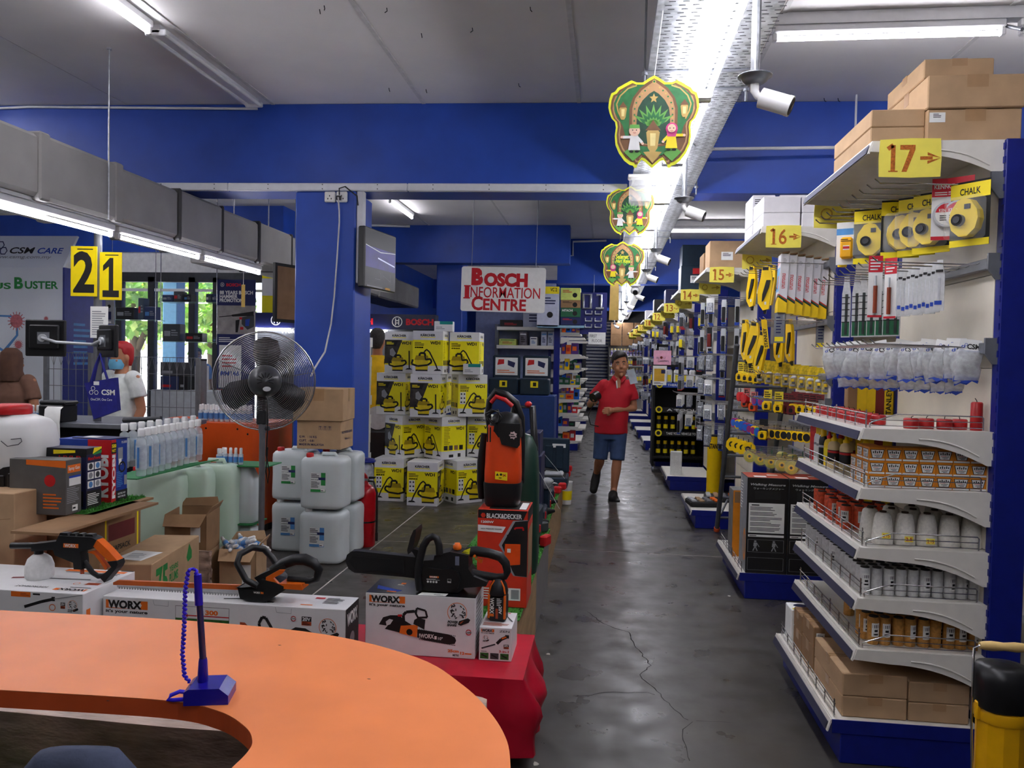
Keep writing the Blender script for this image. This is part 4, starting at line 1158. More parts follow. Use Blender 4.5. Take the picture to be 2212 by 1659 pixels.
for i,(px, m_, lab, word) in enumerate(((1838, CARDD, 'brown long carton standing at the left behind the shelf', ''),(1858, YELLOW, 'plain yellow long carton standing behind the shelf', ''),(1878, YELLOW, 'yellow long carton beside the dark red one', ''),(1897, mat('dark red card',(120,30,26),.6), 'dark red long carton standing behind the shelf', ''),(1916, YELLOW, 'yellow long carton with black upright lettering behind the shelf', 'STANLEY'),(1940, GREYM, 'grey long carton with upright lettering behind the shelf', 'YATO'))):
 p = aty(px,850,4.24)
 t = thing('long_carton', lab, 'box',(p.x,4.24,0),0, 'long cartons standing behind the shelf')
 MB().b2((-.024,-.03,0),(.024,.03,1.56), m_,.003).build('carton', t)
 if word:
  T = frame((.012,-.0302,1.3),(0,0,1),(-1,0,0))
  MB().txt(T, word,0,0,.15,.026, INK,.02).build('lettering', t)
# ---------------------------------------------------------------- second end: knives, tapes and boxes
Y1 = EC[1]; Z = 2.472
WCARD = mat('white carton',(218,216,220),.6, noise=.03)
def wbox(lab, px0, px1, ytop, ybot, yy, d=.3):
 a, b = aty(px0, ybot, yy), aty(px1, ytop, yy)
 c = carton('white_carton', lab, b.x-a.x, d, max(.06, b.z-a.z),((a.x+b.x)/2, yy+d/2, max(a.z, Z)),0, WCARD, group='white cartons on the second end', tape=False)
 return c
hh = .107
for i,(x, y, w, lv, lab) in enumerate(((1.19, Y1+.28,.24,0, 'white carton at the left of the near rank, bottom'),(1.19, Y1+.28,.24,1, 'white carton at the left of the near rank, top'),(1.42, Y1+.28,.2,0, 'white carton at the right of the near rank, bottom'),(1.42, Y1+.28,.2,1, 'white carton at the right of the near rank, top'),
  (1.16, Y1+.72,.16,0, 'white carton of the rear stack, bottom'),(1.16, Y1+.72,.16,1, 'white carton of the rear stack, middle'),(1.16, Y1+.72,.16,2, 'white carton of the rear stack, top'),(1.38, Y1+.72,.22,2, 'white carton lying highest at the back right'),(1.38, Y1+.72,.22,0, 'white carton at the back right, bottom'),(1.38, Y1+.72,.22,1, 'white carton at the back right, middle'))):
 c = carton('white_carton', lab+' on the second shelving end', w,.36 if y < Y1+.5 else .3, hh,(x-.05, y, Z+lv*(hh+.001)),0, WCARD, group='white cartons on the second end', tape=False)
 MB().rect(fr_top(w,.36, hh), w*.02,.17, w*.98,.172, GREYP,.0008).build('seam', c)
 if i > 3 and w < .2: MB().greek(fr_front(w,.3, hh), w*.1,.04, w*.5,.08,3, INK).build('printed_face', c)
KY = mat('strong yellow plastic',(250,206,8),.35, noise=.03)
def big_knife():
 t = thing('display_knife', 'x', 'knife')
 P = [(-.02,0),(.03,-.005),(.045,-.06),(.05,-.12),(.04,-.22),(.03,-.3),(-.01,-.31),(-.045,-.26),(-.05,-.18),(-.03,-.08)]
 MB().prism(P, XZ,.022, KY).build('body', t)
 T = XZ @ TR(0,0,.0222)
 MB().prism([(.012,-.1),(.038,-.1),(.03,-.15),(-.005,-.24),(-.016,-.25),(-.014,-.2)], T,.008, BLACK).build('slider', t)
 MB().prism([(-.016,-.004),(.02,-.008),(.022,-.03),(-.018,-.03)], T,.003, BLACK).rect(T,.0,-.27,.014,-.25, PAPER,.001).build('hang_clip', t)
 MB().prism([(-.012,-.3),(.016,-.3),(.01,-.335),(-.004,-.335)], XZ,.012, BLACK).build('tip', t)
 return t
pl = []
for i,(px, py, yy, a) in enumerate(((1628,575,6.15,-60),(1655,575,5.7,-25),(1668,570,5.95,-45),(1612,690,6.1,-70),(1632,695,5.95,-40),(1652,715,5.7,-60),(1686,690,5.75,-60),(1706,690,5.85,-70))):
 p = aty(px, py, yy)
 pl.append(((p.x, yy, p.z),(0, rad((0,0,3,-4,6,8,-3,-8)[i]), rad(a)), 'yellow display knife, %s from the left in the %s row of the second end' % (ORD[i if i < 3 else i-3], 'top' if i < 3 else 'second')))
many(big_knife(), pl, 'yellow display knives')
t = thing('knife_card', 'yellow narrow card with black upright lettering among the display knives', 'tool pack')
MB().prism([(-.018,-.2),(.018,-.2),(.018,0),(-.018,0)], XZ,.01, KY).txt(frame((.01,-.0102,-.19),(0,0,1),(-1,0,0)), 'STANLEY',0,0,.13,.022, INK,.03).build('card', t)
p = aty(1650,690,5.5); t.location = p; t.rotation_euler = (0, rad(-7), rad(-12))
for i,(px, py, yy) in enumerate(((1684,676,5.46),(1775,690,5.6))):
 p = aty(px, py, yy)
 t = thing('blade_box', 'grey and orange blade box hanging %s the white boxes' % ('below the left of', 'below the right of')[i], 'box', tuple(p), rad(-25), 'grey and orange blade boxes')
 w, h = .07,.2
 MB().prism([(-w/2,-h),(w/2,-h),(w/2,0),(-w/2,0)], XZ,-.03, GREYM).rect(frame((-w/2,.03,0),(0,-1,0),(0,0,1)),0,-h,.03,0, mat('orange red print',(222,84,40),.5)).build('carton', t)
 MB().rect(XZ,-w*.4,-h*.95, w*.4,-h*.8, YELP).greek(XZ,-.02,-.14,.02,-.02,6, NAVY).build('printed_face', t)
ub = thing('caulking_box', 'x', 'box')
w, d, h = .056,.135,.39
MB().box((0,0,-h/2),(w, d, h), WCARD,.002).build('carton', ub)
m_ = MB(); T = frame((-w/2,-d/2,-h),(1,0,0),(0,0,1)); TL = frame((-w/2, d/2,-h),(0,-1,0),(0,0,1))
m_.poly([(0,0),(w,0),(w,.065),(0,.1)], T, YELLOW,.0006)
for k, mm in enumerate((INK, GREENP, RED)): m_.poly([(0,.1+.008*k),(w,.065+.008*k),(w,.073+.008*k),(0,.108+.008*k)], T, mm,.001)
m_.txt(frame((-w/2+.036,-d/2,-h+.16),(0,0,1),(-1,0,0)), 'UYUSTOOLS',0,0,.1,.02, RED,.03).greek(T,.016,.33,.04,.36,4, GREYP)
m_.poly([(0,0),(d,0),(d,.1),(d*.6,.1),(0,.06)], TL, YELLOW,.0006)
for k, mm in enumerate((INK, GREENP, RED)): m_.poly([(0,.06+.008*k),(d*.6,.1+.008*k),(d,.1+.008*k),(d,.108+.008*k),(d*.6,.108+.008*k),(0,.068+.008*k)], TL, mm,.001)
m_.rect(TL,.008,.14, d-.006,.3, mat('sky print',(110,180,226),.5, noise=.2, scale=30),.0006)
m_.poly([(.04,.17),(.07,.16),(.1,.2),(.1,.24),(.06,.25),(.08,.21)], TL, ORANGE,.001).line(TL, [(.03,.24),(.03,.17),(.06,.16)],.008, INK,.001)
m_.txt(TL, 'CAULKING GUN',.02,.32, d-.02,.335, RED,.02).greek(TL,.03,.34, d-.03,.36,2, GREYP)
m_.build('printed_face', ub)
m_ = MB()
m_.prism([(0,0),(w,.012),(w-.002,.02),(.01,.012)], frame((-w/2,-d/2+.01,0),(1,0,0),(0,0,1)),-.1, CARDD)
m_.build('open_flap', ub)
pl = []
for i in range(6):
 p = aty(1699+17*i,548+3*i,5.43+.012*i)
 pl.append(((p.x,5.5+.01*i, p.z),(0, rad(2), rad(-4)), 'white and yellow printed tool box, %s from the left of the hanging six' % ORD[i]))
many(ub, pl, 'white and yellow boxes hanging in a rank')
def tape_card(col_, card, knob=True):
 t = thing('tape_measure', 'x', 'tape measure')
 MB().prism([(-.03,-.15),(.03,-.15),(.03,0),(-.03,0)], XZ,-.001, card).greek(XZ,-.024,-.07,.024,-.01,4, INK).build('card', t)
 MB().prism(rounded(.06,.062,.018,3,0,-.115), XZ,.03, col_).build('case', t)
 T = XZ @ TR(0,0,.0302)
 MB().prism(rounded(.026,.03,.008,2,0,-.118), T,.002, BLACK).rect(T,-.008,-.1,.008,-.095, BLACK).b2((-.012,-.03,-.15),(.02,-.008,-.142), BLACK).build('grip', t)
 return t
def clamp_pack():
 t = thing('utility_knife_pack', 'x', 'tool pack')
 MB().prism([(-.032,-.16),(.032,-.16),(.032,0),(-.032,0)], XZ,-.001, mat('yellow black card',(226,194,30),.5, noise=.35, scale=45)).build('card', t)
 MB().b2((-.028,-.03,-.15),(.028,-.002,-.075), CLEARB,.006).build('bubble', t)
 MB().lathe([(.02,-.086),(.022,-.08),(.014,-.07),(0,-.068)], WHITE,10).b2((-.012,-.032,-.112),(.012,-.012,-.092), KY,.003).b2((-.02,-.028,-.145),(.02,-.006,-.128), CHROME,.004).b2((-.008,-.02,-.13),(.008,-.004,-.1), BLACK).build('tool', t)
 return t
def place_row(proto, n, px0, px1, py0, py1, ya, yb_, a0, lab, group, jit=0):
 pl = []
 for i in range(n):
  f = i/max(1, n-1)
  yy = ya+(yb_-ya)*f
  p = aty(px0+(px1-px0)*f, py0+(py1-py0)*f+(jit*(i % 2)), yy)
  pl.append(((p.x, yy, p.z), rad(a0+7*((i*5) % 4-1.5)), lab % ORD[i]))
 many(proto, pl, group)
CY_ = mat('printed yellow card',(240,214,50),.5, noise=.12, scale=60)
place_row(tape_card(KY, CY_),4,1602,1636,782,786,6.2,6.0,-35, 'yellow tape measure on a card, %s from the left in the upper tape row', 'carded yellow tapes, upper row')
place_row(clamp_pack(),9,1645,1787,780,800,5.95,5.47,-22, 'yellow carded tool in a clear bubble, %s from the left in the upper tape row', 'yellow carded tools, upper row')
place_row(clamp_pack(),8,1655,1770,778,794,6.1,5.6,-22, 'yellow carded tool of the rear rank, %s from the left in the upper tape row', 'yellow carded tools, upper row')
OR2 = mat('bright orange case',(240,84,22),.35); BL2 = mat('bright blue case',(24,96,196),.3); PU2 = mat('magenta case',(150,26,110),.3); TE2 = mat('teal case',(16,134,120),.3); RD2 = mat('bright red case',(206,30,36),.3)
DRC = mat('dark red card print',(110,30,34),.5, noise=.2, scale=40)
place_row(tape_card(OR2, mat('pinkish clear card',(206,120,110),.4)),2,1614,1630,838,846,6.15,6.05,-40, 'orange tape measure on a pink card, %s from the left in the second tape row', 'orange carded tapes')
place_row(tape_card(KY, CY_),2,1659,1683,842,846,5.85,5.72,-24, 'yellow tape measure on a long card, %s from the left in the second tape row', 'yellow carded tapes, second row')
place_row(tape_card(KY, DRC),5,1718,1772,846,852,5.7,5.5,-34, 'yellow tape on a dark red card, %s from the left in second tape row', 'yellow tapes on dark red cards')
place_row(tape_card(DRC, DRC),4,1690,1712,848,850,5.9,5.7,-40, 'dark red carded tape behind the yellow ones, %s from the left, second tape row', 'dark red carded tapes')
def round_tape(col_, band):
 t = thing('tape_measure', 'x', 'tape measure')
 MB().cyl((-.016,0,-.06),(.016,0,-.06),.036, col_, n=18).build('case', t)
 MB().cyl((-.019,0,-.06),(-.016,0,-.06),.026, band, n=16).cyl((.016,0,-.06),(.019,0,-.06),.026, band, n=16).build('side_disc', t)
 MB().tube([(0,0,-.026),(.004,.004,-.01),(0,0,.004)],.003, BLACK,6).build('strap', t)
 return t
place_row(round_tape(RD2, RD2),2,1600,1610,840,843,6.2,6.1,30, 'red round tape, %s from the left in the second tape row', 'red round tapes')
place_row(round_tape(BL2, PU2),2,1634,1647,848,850,6.0,5.92,30, 'blue round tape with magenta sides, %s from the left in the second tape row', 'blue round tapes')
for i,(a, b, nm) in enumerate(((PU2, BL2, 'magenta'),(KY, BL2, 'yellow and blue'),(BL2, BL2, 'blue'),(PU2, BL2, 'magenta and blue'),(BL2, PU2, 'blue and magenta'),(KY, PU2, 'yellow and magenta'),(TE2, BL2, 'teal'),(PU2, TE2, 'magenta and teal'),(PU2, PU2, 'dark magenta'))):
 t = round_tape(a, b); yy = 6.2-.045*i
 p = aty(1588+8.6*i,896+3.3*i, yy)
 t.location = (p.x, yy, p.z); t.rotation_euler = (0,0, rad(28)); t['label'] = '%s round tape, %s from the left in the third tape row' % (nm, ORD[i]); t['group'] = 'coloured round tapes, third row'
place_row(round_tape(KY, BLACK),8,1660,1746,918,926,5.8,5.45,32, 'plump yellow round tape, %s from the left of the yellow ones, third tape row', 'yellow round tapes, third row')
place_row(tape_card(KY, MBLACK),1,1650,1650,905,905,5.75,5.75,-20, 'yellow tape measure tilted between coloured and yellow rolls, %s of the third tape row', None)
def long_tape():
 t = thing('long_tape', 'x', 'tape measure')
 MB().prism([(-.045,-.05),(-.02,-.02),(.02,-.015),(.05,-.045),(.055,-.08),(.03,-.115),(-.02,-.12),(-.05,-.09)], XZ,.034, KY).build('case', t)
 T = XZ @ TR(0,0,.0342)
 MB().disc(T,0,-.068,.022, BLACK,.001,14).disc(T,0,-.068,.009, YELLOW,.0016,10).build('crank_disc', t)
 MB().tube([(0,-.015,-.018),(0,-.015,.005)],.003, BLACK,5).build('strap', t)
 return t
place_row(long_tape(),4,1586,1618,940,950,6.2,6.08,-30, 'large flat yellow tape, %s from the left in the lowest tape row', 'large flat yellow tapes')
BAGY = mat('yellow wrapped tape',(196,186,60),.3, noise=.12, scale=40)
def bag_tape():
 t = thing('wrapped_tape', 'x', 'tape measure')
 MB().cyl((0,-.02,-.08),(0,.02,-.08),.045, BAGY, n=18).build('roll', t)
 MB().cyl((0,-.0215,-.08),(0,-.02,-.08),.022, KY, n=16).cyl((0,-.0225,-.08),(0,-.0215,-.08),.01, BLACK, n=12).build('hub', t)
 MB().ball((0,0,-.08),.058, CLEAR,12,8,(1,.6,1)).tube([(0,0,-.03),(.003,0,.005)],.003, GREENP,5).build('wrapping', t)
 return t
place_row(bag_tape(),5,1622,1712,962,985,6.0,5.55,-20, 'yellow tape wrapped in clear film, %s from the left in the lowest tape row', 'film wrapped yellow tapes')
place_row(bag_tape(),4,1690,1756,965,982,5.85,5.5,50, 'film wrapped yellow tape of the rear rank, %s from the left, lowest tape row', 'film wrapped yellow tapes')
BBOX = mat('black printed carton',(26,26,28),.4, noise=.1)
def walking_box(lab, x, y, full):
 w, d, h = .265,.26,.64
 t = thing('measuring_wheel_box', lab, 'box',(x-.05, y,.171),0, 'tall black cartons on the second end')
 MB().box((0,0, h/2),(w, d, h), BBOX,.003).build('carton', t)
 T = fr_front(w, d, h); TT = fr_top(w, d, h); TL = fr_left(w, d, h)
 RDT = mat('reddish printed lid',(172,66,44),.5, noise=.15)
 m_ = MB().rect(TT,.003,.003, w-.003, d-.003, RDT).rect(TT,.05,.03,.13,.09, PAPER,.001).rect(TT,.15,.12,.22,.16, PAPER,.001)
 T = T @ Matrix.Diagonal((1,.753,1,1))
 m_.txt(T, 'Walking Measure',.02,.775, w-.02,.8, SILVER,.03,.0012,.25).txt(T, 'ウォーキングメジャー',.04,.745, w-.03,.765, SILVER,.01)
 for k in range(6): m_.rect(T,.05,.665+.012*k, w-.05,.668+.012*k, DGREY,.0008)
 m_.rect(T,.012,.36, w-.022,.625, PAPER,.0008)
 m_.rect(T,.03,.602,.08,.612, INK,.0014)
 for k in range(5): m_.greek(T,.022,.375+.046*k, w-.034,.411+.046*k,3, DGREY,.0014, k)
 m_.rect(T,.012,.325, w-.022,.345, PAPER,.0008).greek(T,.02,.328,.09,.342,1, INK,.0012)
 for y_0 in (.19,.03):
  for a, b in (((.012, y_0),(w-.022, y_0)),((.012, y_0+.11),(w-.022, y_0+.11)),((.012, y_0),(.012, y_0+.11)),((w-.022, y_0),(w-.022, y_0+.11))): m_.line(T, [a, b],.002, GREYP)
 for u in (.06,.18):                                            # two walking figures
  m_.disc(T, u,.285,.008, GREYP).poly([(u-.012,.24),(u+.01,.24),(u+.012,.274),(u-.01,.274)], T, GREYP,.001).line(T, [(u,.242),(u-.014,.2)],.007, GREYP).line(T, [(u,.242),(u+.014,.2)],.007, GREYP).line(T, [(u+.01,.27),(u+.026,.236)],.005, GREYP)
 GL = mat('grey printed side',(140,142,146),.5, noise=.1)
 m_.rect(TL,.004,.004, d-.004, h-.004, GL,.0006).disc(TL,.2,.18,.05, mat('orange print',(232,140,40),.5),.001,16,.11).disc(TL,.2,.18,.03, GL,.0014,16,.07)
 m_.txt(frame((-w/2, d/2-.03,.5),(0,0,1),(0,1,0)), 'Walking',-.1,-.02,.12,.015, PAPER,.02,.0014).greek(TL,.03,.4,.12,.6,10, PAPER,.0012)
 m_.build('printed_face', t)
walking_box('tall black carton with white text panel, left one facing the aisle corner',1.135, Y1+.14, True)
walking_box('tall black carton with white text panel, right of the pair',1.405, Y1+.14, True)
ob = thing('tool_carton', 'grey and orange tall carton on the base beyond the black ones', 'box',(1.035, Y1+.56,.171))
MB().box((0,0,.24),(.2,.2,.48), mat('grey pictured carton',(120,118,116),.5, noise=.25, scale=12),.003).build('carton', ob)
m_ = MB(); T = fr_front(.2,.2,.48); m_.rect(T,.0,.0,.2,.48, OBX).rect(T,.01,.39,.19,.47, CARDD,.001); m_.build('printed_face', ob)
ld = thing('step_ladder', 'grey steel ladder leaning by the second gondola end, orange feet', 'ladder')
a = atz(1548,1146,.02); b = aty(1592,745,6.55)
LS = mat('grey ladder steel',(104,106,110),.4,.5)
dv = b-a
for k, off in enumerate((0,.42)):
 o_ = Vector((off,.0,0))
 MB().tube([tuple(a+o_), tuple(b+o_)],.022, LS,8).build('rail', ld)
 MB().cyl(tuple(a+o_-dv.normalized()*.0), tuple(a+o_+dv.normalized()*.035),.028, mat('orange rubber foot',(214,84,34),.6), n=10).build('foot', ld)
for i in range(8):
 p = a+dv*(.08+.12*i)
 MB().cyl(tuple(p), tuple(p+Vector((.42,0,0))),.012, LS, n=8).build('rung', ld)
MB().tube([tuple(a+dv*.1+Vector((.02,0,0))), tuple(a+dv*.1+Vector((.12,.25,.1)))],.01, LS,6).build('stay', ld)
# ================================================================ FRONT COUNTER AND THE RED CLOTH TABLE
ORNG = mat('orange laminate',(250,146,84),.4, noise=.05, scale=7)
ORND = mat('orange edge band',(206,84,36),.45, noise=.05)
def spline(P, n=6):
 Q = []
 for i in range(len(P)-1):
  p0, p1, p2, p3 = [Vector((*P[max(0, min(len(P)-1, i+k))][:2],0)) for k in (-1,0,1,2)]
  for t in [j/n for j in range(n)]:
   q = .5*((2*p1)+(p2-p0)*t+(2*p0-5*p1+4*p2-p3)*t*t+(3*p1-p0-3*p2+p3)*t**3)
   Q.append((q.x, q.y))
 return Q+[tuple(P[-1][:2])]
out = spline([atz(x, y,1.08) for x, y in ((0,1318),(400,1340),(700,1370),(900,1420),(1000,1480),(1060,1540),(1095,1600),(1103,1659))])
inn = spline([atz(x, y,1.08) for x, y in ((0,1490),(350,1512),(470,1535),(530,1570),(545,1600),(534,1625),(500,1659))])
ct = thing('service_counter', 'orange round ended service counter in the foreground', 'counter')
ring = [(-2.2, out[0][1])] + out + [(-.12,.55),(-.2,.25)] + [(-.52,.2),(-.46,.6)] + inn[::-1] + [(-2.2, inn[0][1])]
MB().prism(ring, TR(0,0,1.0792),.0008, ORNG).build('top', ct)
MB().prism(ring, TR(0,0,1.055),.0238, ORND).build('edge_band', ct)
for x, y in ((-.2,.95),(-2.1,1.15),(-.34,.3),(-1.15,1.18)):
 MB().b2((x-.025, y-.025,0),(x+.025, y+.025,1.055), GREYM).build('leg', ct)
for px, py in ((604,1394),(797,1467),(233,1514)):
 p = atz(px, py,1.08)
 MB().prism([(p.x-.003, p.y),(p.x, p.y-.001),(p.x+.003, p.y),(p.x, p.y+.001)], TR(0,0,1.0801),.0002, MBLACK).build('chip_mark', ct)
PENB = mat('ultramarine plastic',(30,22,150),.25, noise=.05)
CORDB = mat('violet blue coil',(52,30,220),.3, noise=.05)
p = atz(446,1508,1.08)
pn = thing('pen_stand', 'blue pen standing in a blue desk holder with coiled cord on the orange counter', 'pen',(p.x, p.y,1.0801), rad(14))
MB().prism([(-.024,0),(.034,0),(.034,.012),(.022,.022),(-.018,.022),(-.024,.018)], frame((0,.024,0),(1,0,0),(0,0,1)),.048, PENB).build('stand', pn)
MB().lathe([(.006,.018),(.0075,.024),(.006,.05),(.0052,.054)], PENB,12, c=(-.006,.004,0)).build('socket', pn)
MB().cyl((-.006,.004,.052),(-.012,.004,.14),.0046, mat('dark pen barrel',(46,44,84),.15, noise=0), r1=.0042, n=12).build('barrel', pn)
MB().cyl((-.012,.004,.128),(-.014,.004,.17),.0054, mat('blue pen cap',(36,26,170),.25, noise=0), r1=.005, n=12).build('cap', pn)
co = []
base = [(-.014,.004,.168),(-.018,.004,.178),(-.026,.004,.176),(-.03,.004,.15),(-.031,.004,.1),(-.033,.004,.06),(-.03,.004,.03),(-.022,.004,.02)]
P = [Vector(q) for q in base]
L = []
for a, b in zip(P, P[1:]):
 k = max(2, int((b-a).length/.0012))
 L += [a.lerp(b, i/k) for i in range(k)]
for i, q in enumerate(L):
 co.append((q.x+.0016*cos(i*1.3), q.y+.0016*sin(i*1.3), q.z))
MB().tube(co,.0022, CORDB,5).build('coiled_cord', pn)
MB().tube([(-.02,.0,.008),(-.034,-.004,.012),(-.045,-.006,.008),(-.048,-.008,.003),(-.04,-.01,.003),(-.022,-.01,.004)],.003, CORDB,6).build('cord_loop', pn)
WRAP = mat('crinkled brown wrapping film',(186,160,142),.3, noise=.3, scale=26, bump=.9, stretch=(.35,1,1))
wp = MB(); nx, nz = 34,18
def wrapped(x0, x1, y0, y1, h, m, lab, name='wrapped_parcel', seed=3):
 q = random.Random(seed); mb = MB()
 n = 24; V = []
 for k in range(16):
  z = h*k/15
  for i in range(n):
   a = 2*pi*i/n
   c, s = cos(a), sin(a)
   u = math.copysign(abs(c)**.25, c); w = math.copysign(abs(s)**.25, s)
   V.append(((x0+x1)/2+(x1-x0)/2*u+q.uniform(-.008,.008),(y0+y1)/2+(y1-y0)/2*w+q.uniform(-.008,.008), z+(q.uniform(-.006,.006) if 0 < k < 15 else 0)))
 mb.add(V, [(k*n+i, k*n+(i+1) % n,(k+1)*n+(i+1) % n,(k+1)*n+i) for k in range(15) for i in range(n)], m, True)
 mb.add(V[-n:], [tuple(range(n))], m)
 return mb.build(name, None, label=lab, cat='parcel')
wrapped(-1.35,-.22,1.36,1.6,.86, WRAP, 'brown film wrapped parcel seen through the opening of the orange counter')
wrapped(-1.9,-1.38,1.4,1.62,.83, mat('crinkled grey wrapping film',(200,200,176),.25, noise=.4, scale=26, bump=.9), 'silvery film wrapped parcel at the bottom left under the counter', seed=8)
gb = thing('printed_box', 'green and yellow box corner at the very bottom left under the counter', 'box',(-1.16,1.24,0))
MB().b2((-.2,-.1,0),(.13,.1,.7), mat('green printed carton',(30,110,34),.5)).build('carton', gb)
MB().b2((.131,-.1,0),(.2,.1,.7), mat('lime printed edge',(160,160,20),.5)).build('edge_panel', gb)
ch = thing('padded_chair', 'chair with a blue grey jacket over its back, behind the counter opening', 'chair',(-.68,.88,0), rad(8))
JAK = mat('blue grey cloth',(66,74,96),.85, noise=.15, scale=30, bump=.3)
MB().lathe([(.05,.62),(.13,.66),(.12,.8),(.1,.92),(.075,1.0),(.05,1.03),(0,1.035)], JAK,14, sq=(1,.4,.7)).build('jacket', ch)
MB().b2((-.02,-.19,.44),(.2,.2,.49), DGREY,.015).build('seat', ch)
for x in (-.14,.18):
 for y in (-.16,.16): MB().cyl((x*.5 if x < 0 else x, y,0),(x*.5 if x < 0 else x, y,.45),.012, MBLACK, n=8).build('leg', ch)
MB().cyl((-.07,-.0,.44),(-.0,.0,.64),.02, MBLACK, n=8).build('backrest_post', ch); ch.scale = (1,1,1.03); ch.location.x += .05
SATIN = mat('red satin cloth',(190,16,44),.35, noise=.12, scale=5, bump=.25, sheen=.4)
tb = thing('display_table', 'low display table hidden under a red satin cloth', 'table',(0,0,0))
TZ_ = .345
MB().b2((-3.1,2.95, TZ_-.03),(-.3,3.42, TZ_-.004), CARDD).build('table_top', tb)
for x in (-3.0,-1.7,-.4):
 for y in (3.0,3.38): MB().b2((x-.02, y-.02,0),(x+.02, y+.02, TZ_-.03), GREYM).build('leg', tb)
cl = MB()
per = []
def edge(a, b, n): return [(a[0]+(b[0]-a[0])*i/n, a[1]+(b[1]-a[1])*i/n) for i in range(n)]
per = edge((-3.1,2.93),(-.285,2.93),60)+edge((-.285,2.93),(-.285,3.43),18)+edge((-.285,3.43),(-3.1,3.43),50)+edge((-3.1,3.43),(-3.1,2.93),12)
n = len(per); V = []
for k in range(9):
 f = k/8
 for i,(x, y) in enumerate(per):
  w = .032*sin(i*.75+.6*sin(i*.31))*f**.7+.02*f
  if i > 58 and i < 80: w += .05*math.exp(-((f-.45)/.22)**2)*(1 if 60 < i < 72 else .5)
  nxn, nyn = (0,-1) if i < 60 else (1,0) if i < 78 else (0,1) if i < 128 else (-1,0)
  if k == 0: w = 0
  V.append((x+nxn*w, y+nyn*w, TZ_+.001-(TZ_-.05)*f))
cl.add(V, [(k*n+i,(k+1)*n+i,(k+1)*n+(i+1) % n, k*n+(i+1) % n) for k in range(8) for i in range(n)], SATIN, True)
cl.add(V[:n], [tuple(range(n))], SATIN)
cl.build('satin_cloth', None, label='red satin cloth draped to the floor over the low display table', cat='tablecloth')
# ---------------------------------------------------------------- boxed garden tools
WBOX = mat('white tool carton',(226,226,226),.45, noise=.02)
ORP = mat('orange logo print',(232,112,28),.5, noise=.02)
BRR = mat('brown red print',(172,70,34),.5)
def logo(mb, T, u, v, w, h, sub=True):
 mb.rect(T, u, v, u+w, v+h, ORP,.0007).poly([(u+w*.06, v+h*.12),(u+w*.8, v+h*.0),(u+w*.86, v+h*.5),(u+w*.8, v+h),(u+w*.0+w*.04, v+h)], T, WBOX,.0009)
 mb.rect(T, u, v, u+w*.07, v+h, ORP,.001)
 mb.txt(T, 'WORX', u+w*.05, v, u+w*.86, v+h, INK,.05,.0014)
 if sub: mb.txt(T, "it's your nature", u, v-h*.62, u+w, v-h*.12, INK,.03,.0012)
def share_mark(mb, T, u, v, r, seed=2):
 q = random.Random(seed)
 mb.ring(T, u, v, r, ORP, r*.06,.0012,20,-.6,3.9)
 for k in range(26):
  a = q.uniform(0,2*pi); d = r*.82*math.sqrt(q.uniform(0,1)); x, y = u+d*cos(a), v+d*sin(a); b = q.uniform(0, pi)
  mb.line(T, [(x-r*.12*cos(b), y-r*.12*sin(b)),(x+r*.12*cos(b), y+r*.12*sin(b))], r*.1, INK,.0014+.00002*k)
 mb.txt(T, 'POWER', u-r*.95, v-r*1.12, u+r*.1, v-r*.84, INK,.05,.002,.2).txt(T, 'SHARE', u-r*1.0, v-r*1.42, u+r*.0, v-r*1.16, INK,.05,.002,.2)
 mb.poly([(u+r*.1, v-r*1.2),(u+r*.2, v-r*.85),(u+r*1.1, v-r*.5),(u+r*1.35, v-r*.65),(u+r*1.2, v-r*.95),(u+r*.4, v-r*1.3)], T, INK,.0024).poly([(u+r*.25, v-r*1.05),(u+r*.5, v-r*.85),(u+r*.7, v-r*.78),(u+r*.4, v-r*1.1)], T, BRR,.0028)
def badge(mb, T, u, v, w, h, big):
 mb.rect(T, u, v+h*.45, u+w, v+h, INK,.001).rect(T, u, v, u+w, v+h*.43, BRR,.001).txt(T, big, u+w*.08, v+h*.52, u+w*.92, v+h*.93, PAPER,.03,.0016).greek(T, u+w*.1, v+h*.04, u+w*.9, v+h*.4,2, INK,.0014)
def amp(mb, T, u, v, r):
 mb.ring(T, u, v, r, RED, r*.3,.001).rect(T, u-r*1.1, v-r*.25, u+r*1.1, v+r*.3, WBOX,.0013).txt(T, '2.0Ah', u-r*1.05, v-r*.2, u+r*1.05, v+r*.25, INK,.04,.0016)
YF = 3.10
a, b = aty(788,1425, YF), aty(1025,1436, YF); tpz = aty(1027,1293, YF).z
w, d, h = b.x-a.x,.21, tpz-.347
cb = thing('chainsaw_carton', 'white carton picturing a chainsaw, on the red cloth', 'box',((a.x+b.x)/2, YF+d/2,.347))
MB().box((0,0, h/2),(w, d, h), WBOX,.002).build('carton', cb)
T = fr_front(w, d, h); TT = fr_top(w, d, h); TRr = fr_right(w, d, h)
m_ = MB()
def cu(x): return (x-345)/(1535-345)*w
def cv(y): return (1525-y)/(1525-790)*h
logo(m_, T, cu(385), cv(900), cu(776)-cu(385), cv(815)-cv(900))
share_mark(m_, T, cu(1340), cv(970), cv(850)-cv(970))
amp(m_, T, cu(1465), cv(1203),.012)
def P_(L): return [(cu(x), cv(y)) for x, y in L]
m_.line(T, P_([(770,1170),(760,1040),(790,1000),(880,985),(905,990)]),.012, INK,.001)
m_.line(T, P_([(895,1020),(905,945),(1000,970),(1020,1050),(920,1060),(895,1010)]),.008, INK,.0014)
m_.poly(P_([(920,1060),(1000,1080),(990,1200),(870,1140),(880,1090)]), T, INK,.001).poly(P_([(495,1170),(540,1080),(620,1050),(720,1045),(770,1100),(850,1150),(850,1290),(700,1250),(560,1220),(590,1180)]), T, INK,.0012)
